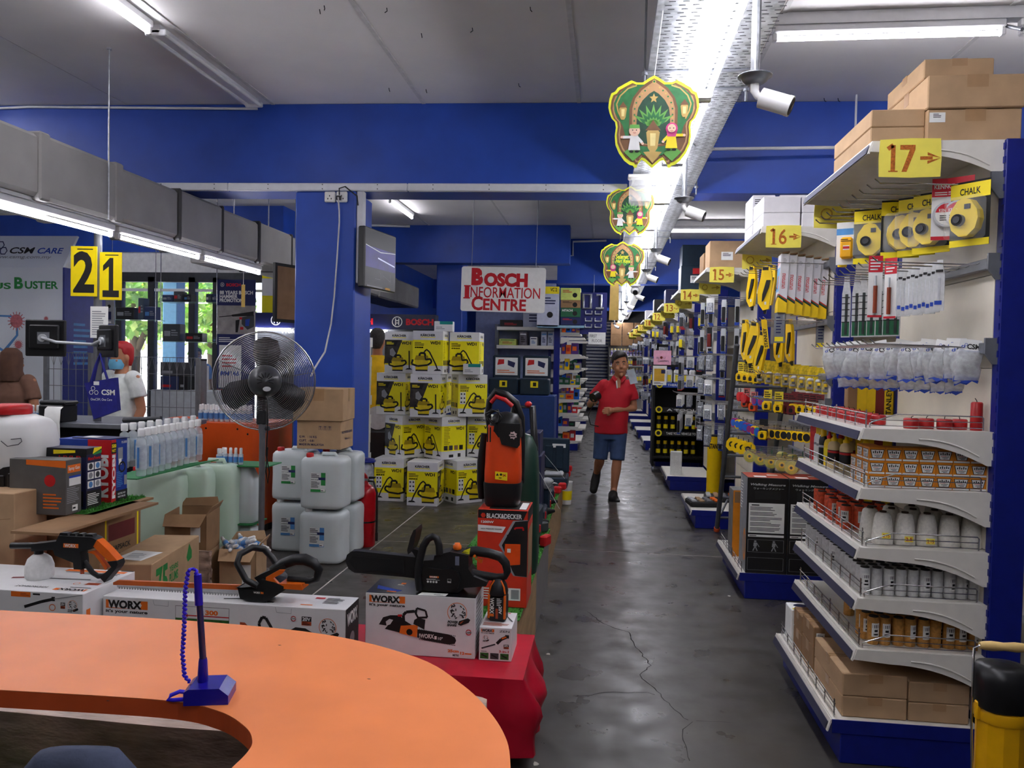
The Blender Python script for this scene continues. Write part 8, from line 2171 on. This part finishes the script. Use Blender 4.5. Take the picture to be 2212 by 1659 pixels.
m_.txt(T, 'Professional', wxp(613), hz0-.08, wxp(680), hz0-.02, PAPER,.03); m_.build('lettering', bw)
m_ = MB()
for a, b in ((553,632),(795,840)): MB().cyl((wxp(a),-.08, hz0-.03),(wxp(b),-.08, hz0-.03),.018, GLOW, n=8).build('tube', bw)
for i in range(6):
 px = 560+48*i
 t = thing('display_drill', 'drill hanging on the branded tool wall, %s from the left' % ORD[i], 'power tool',(wxp(px), BWY+.0, hz0-.45),0, 'drills on the tool wall')
 MB().tube([(-.12,0,0),(.1,0,0)], [.02,.045], MBLACK,10).build('body', t); MB().b2((.04,-.025,-.2),(.1,.025,0), NAVY,.01).build('grip', t); MB().b2((.02,-.03,-.26),(.13,.03,-.2), MBLACK,.01).build('battery', t)
bx('vacuum_carton', 'yellow printed carton on top of the tool wall left of the pillar, upper',566,590,552,640, BWY,.3, YCART, zb=hz1+.001, pr=lambda k, T, w, h: k.rect(T,0, h*.3, w, h*.6, WBOX).greek(T, w*.1, h*.65, w*.8, h*.9,4, INK))
bx('vacuum_carton', 'white and yellow carton on top of the tool wall next to the pillar',592,640,556,668, BWY,.3, WBOX, zb=hz1+.001, pr=lambda k, T, w, h: k.rect(T, w*.05, h*.3, w*.95, h*.62, YCART).greek(T, w*.1, h*.4, w*.8, h*.58,3, INK).rect(T,0,0, w, h*.12, RED))
pl_ = []
sb2 = thing('blade_box', 'x', 'box'); MB().box((0,0,.052),(.12,.2,.104), PAPER,.002).build('carton', sb2)
T = fr_front(.12,.2,.104); MB().rect(T,.004,.004,.085,.1, NAVY).disc(T,.082,.052,.034, JB,.0014,14).disc(T,.082,.052,.012, PAPER,.0018,10).build('printed_face', sb2)
p = aty(793,850,8.2); p.x -= .075
many(sb2, [((p.x+.008*(i % 2),8.3,.10+.105*i), rad(3*(i % 3)), 'navy and white blade box in the column beside the pillar, %s from below' % ORD[i]) for i in range(16)], 'blade boxes in a column')
MB().b2((p.x-.07,8.18,0),(p.x+.07,8.42,.099), BLACK).build('stand_foot', None, label='black foot under the column of blade boxes', cat='stand')
cs = aty(815,905,9.05); cw = thing('chop_saw', 'grey chop saw guard half hidden behind the vacuum cartons', 'power tool',(cs.x,9.05,0))
MB().cyl((0,0,.85),(0,.05,.85),.14, SILVER, n=20).build('blade_guard', cw); MB().b2((-.15,-.05,0),(.15,.2,.7), BLACK,.02).build('stand', cw)
q = random.Random(21)
PAL = [RED, YELLOW, PAPER, MATS['bright blue case'], CARDD, BLACK, mat('purple print',(84,44,130),.5), GREENP, ORANGE, GREYP]
PN = ['red', 'yellow', 'white', 'blue', 'brown', 'black', 'purple', 'green', 'orange', 'grey']
for si,(Y, xf) in enumerate(((13.9,-.47),(16.6,-.47),(19.3,-.47))):
 t = thing('side_shelving', 'white bracket shelving on the left of the far aisle, %s one' % ORD[si], 'shelving',(0, Y,0),0, 'side shelving on the far left of the aisle')
 MB().b2((xf-.55,0,0),(xf-.5,1.2,2.2), BLUEM).build('upright', t); MB().b2((xf-.5,0,0),(xf,1.2,.16), BLUEM).build('plinth', t)
 for j, z in enumerate((.17,.42,.66,.9,1.16,1.42,1.7,2.08)):
  s = MB().b2((xf-.5,0, z-.03),(xf+(.06 if j == 0 else 0),1.2, z), WHITEM).build('shelf', t); b = MB()
  b.prism([(xf,0),(xf-.5,0),(xf-.5,-.14),(xf-.44,-.13),(xf-.3,-.06),(xf,-.045)], frame((0,-.001, z),(1,0,0),(0,0,1)),.003, WHITEM); b.build('bracket', s)
  if j < 7 or si == 0:
   x = xf-.46
   k = 0
   while x < xf-.06 and (si == 0 or k < 3):
    w = q.uniform(.07,.14); h = q.uniform(.08,.2); c = q.randrange(10)
    g = thing('stock_box', '%s box, %s from the left on the %s shelf from below, %s left shelving unit' % (PN[c], ORD[k], ORD[j], ORD[si]), 'box',(x+w/2, Y+.12, z+.001),0, 'boxes on the far left shelving')
    MB().box((0,0, h/2),(w-.008,.16, h), PAL[c],.003).rect(fr_front(w-.008,.16, h), w*.15, h*.3, w*.7, h*.7, PAL[(c+2) % 10],.001).build('carton', g)
    x += w; k += 1
sh_x0, sh_x1 = aty(1266,760,26).x, aty(1316,760,26).x
dr = MB().b2((sh_x0-.1,25.9,2.9),(1.5,26.3, CEIL-.01), DGREY).b2((sh_x0-.12,25.95,0),(sh_x0,26.2,2.95), DGREY).b2((1.4,25.95,0),(1.5,26.2,2.95), DGREY)
d_ = struct('door_1', dr); ALS = mat('grey shutter slat',(168,170,174),.4,.4)
for i in range(26): MB().b2((sh_x0,26.0+(.0),.1+.11*i),(1.4,26.03,.185+.11*i), ALS,.012).build('slat', d_)
fs = thing('spray_can_rack', 'white rack of aerosol cans at the far end of the aisle', 'shelving',(0,24.8,0))
rx0, rx1 = aty(1316,770,24.8).x, aty(1402,770,24.8).x
for z in (.9,1.2,1.5,1.8): MB().b2((rx0,0, z-.04),(rx1,.4, z), WHITEM).build('shelf', fs)
MB().b2((rx0-.04,.0,0),(rx0,.4,2.2), BLACK).build('upright', fs); MB().b2((rx0,.3,0),(rx1,.35,2.1), WHITEM).build('back_panel', fs); MB().b2((rx1,0,0),(rx1+.04,.4,2.2), BLACK).build('upright', fs)
cnp = thing('aerosol_can', 'x', 'can'); MB().cyl((0,0,0),(0,0,.17),.036, mat('lilac can',(176,172,206),.4, noise=.2, scale=60), n=10).cyl((0,0,.06),(0,0,.1),.0365, mat('purple can band',(74,56,130),.5), n=10).build('can', cnp); MB().cyl((0,0,.17),(0,0,.22),.032, LCR, r1=.026, n=10).build('cap', cnp)
many(cnp, [((rx0+.08+.1*i,24.9, z+.001),0, 'lilac aerosol can, %s from the left on the %s shelf of the far rack' % (ORD[i], nm)) for z, nm in ((1.8, 'top'),(1.5, 'second'),(1.2, 'third')) for i in range(12)], 'lilac aerosol cans')
for i in range(6): carton('cardboard_box', 'brown carton stacked at the far end above the cans, %s column %s' % (('left', 'middle', 'right')[i % 3],('bottom', 'top')[i//3]),.34,.3,.36,(rx0+.2+.36*(i % 3),24.98,2.111+.361*(i//3)),0, CARDD, tape=False)
CLP = mat('clear silver pack',(176,180,186),.25,.2, noise=.35, scale=70)
def far_pack(body, top, foot, w, h):
 t = MB().prism([(-w/2,-h),(w/2,-h),(w/2,0),(-w/2,0)], XZ,-.002, top).b2((-w*.36,-.016,-h*.92),(w*.36,-.002,-h*.3), body,.005).rect(XZ,-w/2,-h, w/2,-h*.93, foot,.0006)
 return t.mesh('hanging_pack')
packs = [(far_pack(CLP, CLP, NAVY,.06,.16), 'silver'),(far_pack(BLACK, SILVER, BLUEP,.045,.24), 'black'),(far_pack(CLP, PAPER, BLUEP,.08,.15), 'white topped'),(far_pack(DGREY, CLP, RED,.06,.18), 'grey'),(far_pack(MATS['dark red card'], BLACK, SILVER,.05,.2), 'dark red'),(far_pack(YELP, CLP, INK,.06,.16), 'yellow')]
BIG = ['second', 'third', 'fourth', 'fifth', 'sixth', 'seventh', 'eighth', 'ninth', 'tenth']
for e in range(2,10):
 rails = [2.2,1.92,1.66,1.42,1.18,.94] if e < 6 else [2.1,1.7,1.3,.95]
 n = {2: 10,3: 8,4: 7,5: 5}.get(e,4)
 for r, z in enumerate(rails):
  for i in range(n):
   k = (0 if r > 1 else 1) if e == 2 and i % 5 else (r*2+i//3+e) % 6
   if e in (2,3) and r > 1 and k in (4,5): k = 2
   o = bpy.data.objects.new('hanging_pack', packs[k][0]); col.objects.link(o)
   o.location = (1.1+XS[e]+.042*(i % 9)*(1 if n < 9 else .9), EC[e]+.08+(.84/n)*((i*3) % n), z-.008)
   o.rotation_euler = (0,0, rad(-30+9*(i % 4)))
   o['label'] = '%s pack, %s from the near end, %s row of the %s gondola end' % (packs[k][1], ORD[(i*3) % n], ORD[r], ORD[e]); o['category'] = 'tool pack'; o['group'] = 'packs hanging on the farther gondola ends'
Z = 2.472
for e, a, b, h, m, lab in ((2,1.08,1.44,.26, CARD, 'brown carton with barcode on top of the third gondola end'),(3,1.08,1.46,.3, TC, 'dark tool case on top of the fourth gondola end'),(4,1.1,1.4,.22, DKB, 'navy case on top of the fifth gondola end'),(5,1.1,1.45,.25, BLACK, 'black case on top of the sixth gondola end'),(6,1.1,1.4,.2, WCARD, 'white carton on top of the seventh gondola end')):
 c = carton('top_carton', lab, b-a,.34, h,((a+b)/2+XS[e], EC[e]+.24, Z),0, m, tape=False, sticker=(.3,.3,.3,.3))
 if e == 3: carton('top_carton', 'second dark tool case stacked above on the fourth gondola end',.36,.34,.26,(1.27+XS[e], EC[e]+.26, Z+h+.001),0, TC, tape=False); MB().b2((-.05,-.16,.2),(.05,-.172,.27), RED).build('latch', c)
 if e == 2: carton('top_carton', 'open ended brown carton behind the barcode carton, third gondola end',.3,.34,.2,(1.22+XS[e], EC[e]+.62, Z),0, CARDD, tape=False)
for i,(x, y, rz) in enumerate(((1.06, EC[2]+.3,8),(1.26, EC[2]+.62,-4))):
 t = thing('tool_tray', 'black tray of small tools on the base of the third gondola end, %s one' % ('front', 'rear')[i], 'tool tray',(x-.08, y,.171), rad(rz))
 MB().box((0,0,.025),(.3,.26,.05), MBLACK,.01).build('tray', t); m = MB()
 for k in range(12): m.box((-.11+.075*(k % 4),-.08+.08*(k//4),.056),(.045,.05,.02),(SILVER, ORANGE, GREYM, CARD)[(k*7) % 4],.004)
 m.build('tools', t)['kind'] = 'stuff'
yt = aty(1543,1000,9.45); t = thing('level_tube', 'tall yellow tube with black upright brand lettering before the fourth end', 'tube',(yt.x,9.45,0))
MB().cyl((0,0,0),(0,0,.72),.085, KY, n=20).cyl((0,0,.72),(0,0,.735),.087, BLACK, n=20).build('tube', t); MB().txt(frame((-.075,-.087,.58),(1,0,0),(0,0,1)), 'STANLEY',0,0,.15,.06, INK,.04).build('lettering', t)
t = carton('wrapped_pack', 'pale wrapped pack standing on the base of the fourth gondola end',.14,.12,.29,(.9, EC[3]+.2,.171), rad(-8), LABEL, tape=False)
rk = thing('oil_rack', 'black wheeled rack of yellow and black oil cans beside the fifth end', 'rack',(.68,11.55,0))
for z in (.22,.58,.92,1.28): MB().b2((.03,-.02, z-.03),(.75,.35, z), MBLACK).build('shelf', rk)
MB().b2((0,-.03,.08),(.03,.36,1.55), MBLACK).b2((.75,-.03,.08),(.78,.36,1.55), MBLACK).b2((.03,.34,.1),(.75,.36,1.55), MBLACK).build('frame', rk); MB().b2((.04,-.02,1.2),(.07,.01,1.86), MBLACK).b2((.04,-.02,1.8),(.2,.01,1.84), MBLACK).build('sign_post', rk)
for x in (.02,.76): MB().cyl((x-.012,.0,.04),(x+.012,.0,.04),.04, GREYM, n=10).build('wheel', rk)
T = frame((0,-.0305,0),(1,0,0),(0,0,1)); m_ = MB()
for z, s, m in ((1.26, "THERE'S ALWAYS", BLUEP),(.9, 'A TOOL', BLACK),(.56, 'TAKE YOUR VEHICLE TO', BLACK)): m_.rect(T,.03, z-.04,.75, z+.03, m).txt(T, s,.2, z-.02,.62, z+.015, PAPER,.02).disc(T,.09, z,.05, YELP,.002,12).disc(T,.09, z,.03, INK,.003,8)
m_.build('header', rk)
oc_ = thing('oil_can', 'x', 'can'); MB().cyl((0,0,0),(0,0,.17),.032, BLACK, n=10).cyl((0,0,.04),(0,0,.1),.0325, YELP, n=10).build('can', oc_); MB().cyl((0,0,.17),(0,0,.22),.028, YELLOW, n=10).build('cap', oc_)
many(oc_, [((.68+.1+.1*i,11.65, z+.001),0, 'black oil can with yellow cap, %s from the left, %s rack shelf' % (ORD[i], nm)) for z, nm in ((.22, 'lowest'),(.58, 'middle')) for i in range(6)], 'oil cans on the black rack')
ob_ = thing('oil_bottle', 'x', 'bottle'); MB().box((0,0,.1),(.09,.06,.2), WHITE,.02).rect(fr_front(.09,.06,.2),.02,.03,.07,.12, YELP,.001).build('bottle', ob_); MB().cyl((0,0,.2),(0,0,.235),.026, BLUEM, n=10).build('cap', ob_)
many(ob_, [((.68+.12+.11*i,11.62,1.281),0, 'white bottle with blue cap, %s from the left on top of the rack' % ORD[i]) for i in range(5)], 'white bottles on the black rack')
# ================================================================ PEOPLE
def remesh(mb, name, m, vox=.01, sm=4, parent=None, loc=None):
 o = bpy.data.objects.new('tmp', mb.mesh('tmp')); col.objects.link(o)
 r = o.modifiers.new('r', 'REMESH'); r.mode = 'VOXEL'; r.voxel_size = vox
 s = o.modifiers.new('s', 'SMOOTH'); s.iterations = sm; s.factor = .5
 dg_ = bpy.context.evaluated_depsgraph_get()
 me = bpy.data.meshes.new_from_object(o.evaluated_get(dg_))
 bpy.data.objects.remove(o)
 me.name = name; me.materials.clear(); me.materials.append(m)
 for p in me.polygons: p.use_smooth = True; p.material_index = 0
 q = bpy.data.objects.new(name, me); col.objects.link(q); q.parent = parent
 return q
def limb(mb, pts, rs, m=SKIN, cut=0):
 mb.tube(pts, list(rs), m,12)
 for p, r in list(zip(pts, rs))[:len(pts)-cut]: mb.ball(p, r, m,12,8)
def loft(mb, rings, m, n=24):
 V = []
 for x, y, z, rx, ry in rings: V += [(x+rx*cos(2*pi*i/n), y+ry*sin(2*pi*i/n), z) for i in range(n)]
 mb.add(V, [(k*n+i, k*n+(i+1) % n,(k+1)*n+(i+1) % n,(k+1)*n+i) for k in range(len(rings)-1) for i in range(n)], m, True)
 mb.add(V[:n], [tuple(reversed(range(n)))], m); mb.add(V[-n:], [tuple(range(n))], m)
DENIM = mat('blue denim',(52,72,110),.85, noise=.25, scale=7, bump=.2)
SHIRT = mat('red polo cloth',(184,18,36),.75, noise=.08, scale=8, bump=.15)
HAIR = mat('dark greying hair',(44,38,36),.6, noise=.3, scale=60, bump=.4)
STAND = dict(head=(0,0,1.56), neck=(0,0,1.4), hip=(0,0,.88), sh=((-.19,0,1.36),(.19,0,1.36)), el=((-.25,.02,1.08),(.25,.02,1.08)), ha=((-.24,-.08,.84),(.24,-.08,.84)), kn=((-.1,-.02,.48),(.1,-.02,.48)), an=((-.1,.02,.09),(.1,.02,.09)), toe=((-.11,-.14,.03),(.11,-.14,.03)), tilt=0)
def person(name, label, loc, rz, J, shirt, legs, hair, shorts=False, scale=1., mask=None, scarf=False):
 t = thing(name, label, 'person', loc, rz); t.scale = (scale,)*3
 V3 = Vector
 hd, nk, hp = V3(J['head']), V3(J['neck']), V3(J['hip'])
 b = MB()
 b.M = TR(*hd) @ Matrix.Rotation(J['tilt'],4, 'Y') @ Matrix.Scale(J.get('hs',1),4)
 loft(b, [(0,-.03,-.125,.028,.03),(0,-.02,-.112,.045,.055),(0,-.008,-.07,.064,.08),(0,0,-.02,.072,.09),(0,.004,.03,.075,.096),(0,.008,.075,.07,.09),(0,.01,.105,.05,.065),(0,.01,.12,.02,.03)], SKIN)
 b.ball((0,-.098,-.03),.016, SKIN,10,6,(.9,1,1)); b.tube([(0,-.084,.015),(0,-.1,-.026)], [.008,.012], SKIN,8)
 for s in (-1,1): b.ball((s*.075,.005,-.02),.03, SKIN,8,6,(.35,.7,1)); b.ball((s*.035,-.075,-.045),.022, SKIN,8,6)
 b.ball((0,-.083,-.075),.02, SKIN,8,6,(1.3,.6,.6)); b.ball((0,-.08,-.108),.02, SKIN,8,6)
 b.M = Matrix.Identity(4)
 limb(b, [hd+V3((0,.02,-.08)), nk, nk+V3((0,.01,-.08))], [.052,.058,.075])
 mid = (nk+hp)/2
 loft(b, [(hp.x, hp.y, hp.z-.08,.14,.1),(hp.x, hp.y, hp.z+.02,.15,.105),(mid.x, mid.y, mid.z,.14,.1),(nk.x, nk.y+.01, nk.z-.16,.16,.1),(nk.x, nk.y+.01, nk.z-.06,.13,.075),(nk.x, nk.y+.01, nk.z-.01,.06,.055)], SKIN)
 for i, s in ((0,-1),(1,1)):
  sh, el, ha, kn, an, toe = [V3(J[k][i]) for k in ('sh', 'el', 'ha', 'kn', 'an', 'toe')]
  hj = hp+V3((s*.095,0,-.04))
  limb(b, [sh, sh.lerp(el,.5), el], [.048,.046,.04]); d = (ha-el).normalized(); w = ha-d*.07
  limb(b, [el, el.lerp(w,.35), w], [.04,.042,.027])
  sd = d.cross(V3((0,0,1)) if abs(d.z) < .8 else V3((0,1,0))).normalized(); dn = d.cross(sd).normalized()
  if dn.z > 0: dn = -dn
  b.tube([w, w+d*.03, w+d*.075], [.026,.034,.036], SKIN,10); k0 = w+d*.07
  fb_ = J.get('curl',(.45,.45))[i]
  for f in range(4):
   o_ = (sd if J.get('flat') else dn)*0+dn*(.033-.022*f)
   L_ = (.066,.075,.07,.055)[f]; c_ = sd*(-s if J.get('flat') else 1)
   q0 = k0+o_; q1 = q0+d*L_*.5; q2 = q1+(d*(1-fb_)+c_*fb_).normalized()*L_*.35; q3 = q2+(d*(1-1.4*fb_)+c_*fb_*1.4).normalized()*L_*.25
   b.tube([q0-d*.02, q1, q2, q3], [.0098,.0092,.0085,.007], SKIN,8); b.ball(q3,.007, SKIN,8,6)
  th = w+d*.03-dn*.0+dn*.034; b.tube([th-dn*.01, th+d*.03+dn*.018, th+d*.055+dn*.02+sd*.01], [.012,.0105,.008], SKIN,8); b.ball(th+d*.055+dn*.02+sd*.01,.008, SKIN,8,6)
  limb(b, [hj, hj.lerp(kn,.5), kn], [.085,.076,.056]); limb(b, [kn, kn.lerp(an,.3), kn.lerp(an,.7), an], [.054,.058,.045,.036]); limb(b, [an, an.lerp(toe,.6), toe], [.04,.038,.03])
  f = MB(); dr = (toe-an); dr = dr.normalized() if dr.length > .01 else V3((0,-1,0)); hl = an-dr*.035; hl.z = max(.035, hl.z-.05) if an.z < .15 else hl.z-.02
  limb(f, [hl, an.lerp(toe,.55)+V3((0,0,-.008)), toe+dr*.045], [.046,.055,.047], MBLACK)
  if an.z < .15:
   f.b2((hl.x-.05, toe.y-.08,.0),(hl.x+.05, hl.y+.05,.02), MBLACK)
  remesh(f, 'shoe', mat('black rubber clog',(24,23,24),.6),.009,3, t)
  g = MB(); e_ = .62 if J.get('short', True) else .98
  if i == 0: top = MB()
  limb(top, [sh+V3((-s*.03,0,.0)), sh.lerp(el,.35), sh.lerp(el, e_)], [.074,.068,.074], shirt,1)
  if i == 0: pant = MB()
  en = kn.lerp(an,.06) if shorts else kn.lerp(an,.92)
  limb(pant, [hj, hj.lerp(kn,.5), kn.lerp(en,.4)] + ([en] if not shorts else []), [.1,.092,.086]+([.07] if not shorts else []), legs,1)
 sk = remesh(b, 'body', SKIN,.0075,3, t)
 loft(top, [(hp.x, hp.y, hp.z-.1,.195,.135),(hp.x, hp.y-.01, hp.z+.02,.19,.14),(mid.x, mid.y-.01, mid.z,.178,.132),(nk.x, nk.y, nk.z-.18,.19,.125),(nk.x, nk.y+.005, nk.z-.08,.165,.1),(nk.x, nk.y+.01, nk.z-.03,.1,.08),(nk.x, nk.y+.01, nk.z-.0,.075,.068)], shirt)
 remesh(top, 'shirt', shirt,.011,5, t)
 loft(pant, [(hp.x, hp.y, hp.z-.16,.165,.118),(hp.x, hp.y, hp.z-.05,.172,.122),(hp.x, hp.y, hp.z+.03,.165,.115)], legs)
 remesh(pant, 'shorts' if shorts else 'trousers', legs,.011,4, t)
 h = MB(); h.M = TR(*hd) @ Matrix.Rotation(J['tilt'],4, 'Y') @ Matrix.Scale(J.get('hs',1),4)
 if scarf: loft(h, [(0,.0,-.2,.12,.12),(0,.02,-.1,.095,.1),(0,.02,0,.095,.11),(0,.02,.08,.085,.1),(0,.02,.125,.04,.05)], hair)
 else:
  loft(h, [(0,.055,-.09,.045,.04),(0,.045,-.03,.074,.066),(0,.03,.03,.084,.082),(0,.018,.075,.083,.098),(0,.012,.112,.066,.08),(0,.01,.138,.03,.04)], hair)
  for s in (-1,1): h.ball((s*.066,-.01,.045),.028, hair,8,6,(.6,1.2,1.3))
  h.tube([(.05,-.07,.1),(-.02,-.088,.085),(-.06,-.06,.05)], [.026,.024,.014], hair,8)
 remesh(h, 'hair' if not scarf else 'headscarf', hair,.008,3, t)
 f = MB(); f.M = TR(*hd) @ Matrix.Rotation(J['tilt'],4, 'Y') @ Matrix.Scale(J.get('hs',1),4)
 for s in (-1,1):
  e = MB(); e.M = f.M; e.ball((s*.03,-.083,.0),.0105, PAPER,10,6,(1.2,.5,.4)); e.ball((s*.03,-.0885,.0),.0055, INK,8,6,(1,.5,1)); e.build('eye', t)
  e = MB(); e.M = f.M; e.tube([(s*.014,-.091,.02),(s*.032,-.092,.026),(s*.05,-.08,.018)], [.004,.005,.003], HAIR,6); e.build('eyebrow', t)
 f.tube([(-.024,-.089,-.078),(0,-.096,-.076),(.024,-.089,-.08)], [.003,.005,.003], mat('lip colour',(136,76,66),.5),6); f.build('mouth', t)
 if mask: mk = MB(); mk.M = f.M; loft(mk, [(0,-.05,-.12,.05,.06),(0,-.045,-.08,.066,.075),(0,-.04,-.03,.06,.07)], mask); mk.build('face_mask', t)
 return t
MJ = dict(head=(.085,-.02,1.545), neck=(.07,0,1.385), hip=(.0,0,.84), sh=((-.12,0,1.295),(.22,0,1.3)), el=((-.245,.04,1.07),(.26,.02,1.04)), ha=((-.2,-.24,1.13),(-.05,-.22,1.02)), kn=((-.115,-.0,.45),(.075,-.06,.45)), an=((-.135,.3,.24),(.045,-.03,.085)), toe=((-.165,.22,.09),(.02,-.2,.04)), tilt=rad(-6), hs=1.13, curl=(.75,.3))
mp = atz(1322,1078,0)
man = person('person', 'man in red polo shirt and denim shorts walking down the aisle with a tool',(mp.x-.03, mp.y+.1,0), rad(4), MJ, SHIRT, DENIM, HAIR, True)
m_ = MB(); m_.M = TR(.07,.0,1.385)
m_.prism([(-.085,-.0),(-.06,.035),(-.01,-.03),(-.03,-.06)], frame((0,-.085,.0),(1,0,0),(0,.3,.95)),.008, SHIRT).prism([(.085,-.0),(.06,.035),(.01,-.03),(.03,-.06)], frame((0,-.085,.0),(1,0,0),(0,.3,.95)),.008, SHIRT)
m_.build('collar', man)
m_ = MB(); m_.M = TR(.07,.0,1.385); m_.prism([(-.012,-.15),(.014,-.15),(.02,-.03),(.0,-.0),(-.03,-.02)], frame((0,-.112,.0),(1,0,0),(0,-.12,.99)),.004, SKIN).prism([(-.02,-.16),(-.006,-.16),(-.022,-.03),(-.036,-.03)], frame((0,-.115,.0),(1,0,0),(0,-.12,.99)),.004, PAPER).build('placket', man)
m_ = MB(); m_.add([(.155+.013*k+.012*j,-.07-.012*k+.012*sin(3*j),1.475-.04*j+.004*k) for j in range(5) for k in range(0,8,2)], [(j*4+k, j*4+k+1, j*4+k+5, j*4+k+4) for j in range(4) for k in range(3)], mat('pale blue mask',(206,220,232),.6), True).tube([(.15,-.05,1.48),(.165,-.02,1.53),(.17,.0,1.51)],.002, PAPER,5); m_.build('hanging_mask', man)
dvv = thing('hand_tool', 'dark round measuring tool held in the hand of the man in red', 'tool',(man.location.x-.19, man.location.y-.28,1.16))
MB().cyl((-.02,-.03,0),(.03,.03,.03),.055, BLACK, n=16).cyl((.03,.03,.03),(.036,.036,.034),.045, SILVER, n=14).build('case', dvv); MB().tube([(0,0,-.04),(-.07,0,-.2),(-.04,0,-.3),(.05,.02,-.32)],.006, BLACK,6).build('cable', dvv)
p = aty(815,800,9.6)
person('person', 'staff member in a yellow shirt seen from behind by the vacuum cartons',(p.x,9.6,0), pi, STAND, mat('yellow shirt cloth',(240,190,12),.7, noise=.12, scale=12, bump=.3), mat('dark trousers',(34,36,48),.8), HAIR, False,1.14)
p = aty(262,800,6.6)
person('person', 'cashier in white and green with a blue face mask behind the checkout post',(p.x,6.6,0), rad(-20), STAND, mat('white green shirt',(224,228,224),.7, noise=.1), DGREY, mat('red cap',(170,30,36),.6), False,.98, mat('blue mask',(110,180,214),.6))
p = aty(28,800,6.6)
person('person', 'woman in a brown headscarf turned away at the left edge by the booth',(p.x,6.6,0), pi, STAND, mat('brown blouse',(120,86,70),.8), DGREY, mat('brown headscarf',(92,62,48),.8, noise=.15, scale=12), False,.94, None, True)
p = aty(424,800,12.4)
person('person', 'person in a blue shirt and cap standing outside the shop window',(p.x,12.4,-.05), rad(30), STAND, mat('blue shirt cloth',(70,140,200),.7), NAVY, mat('dark cap',(40,60,90),.7), False,1.02, MATS['blue mask'])
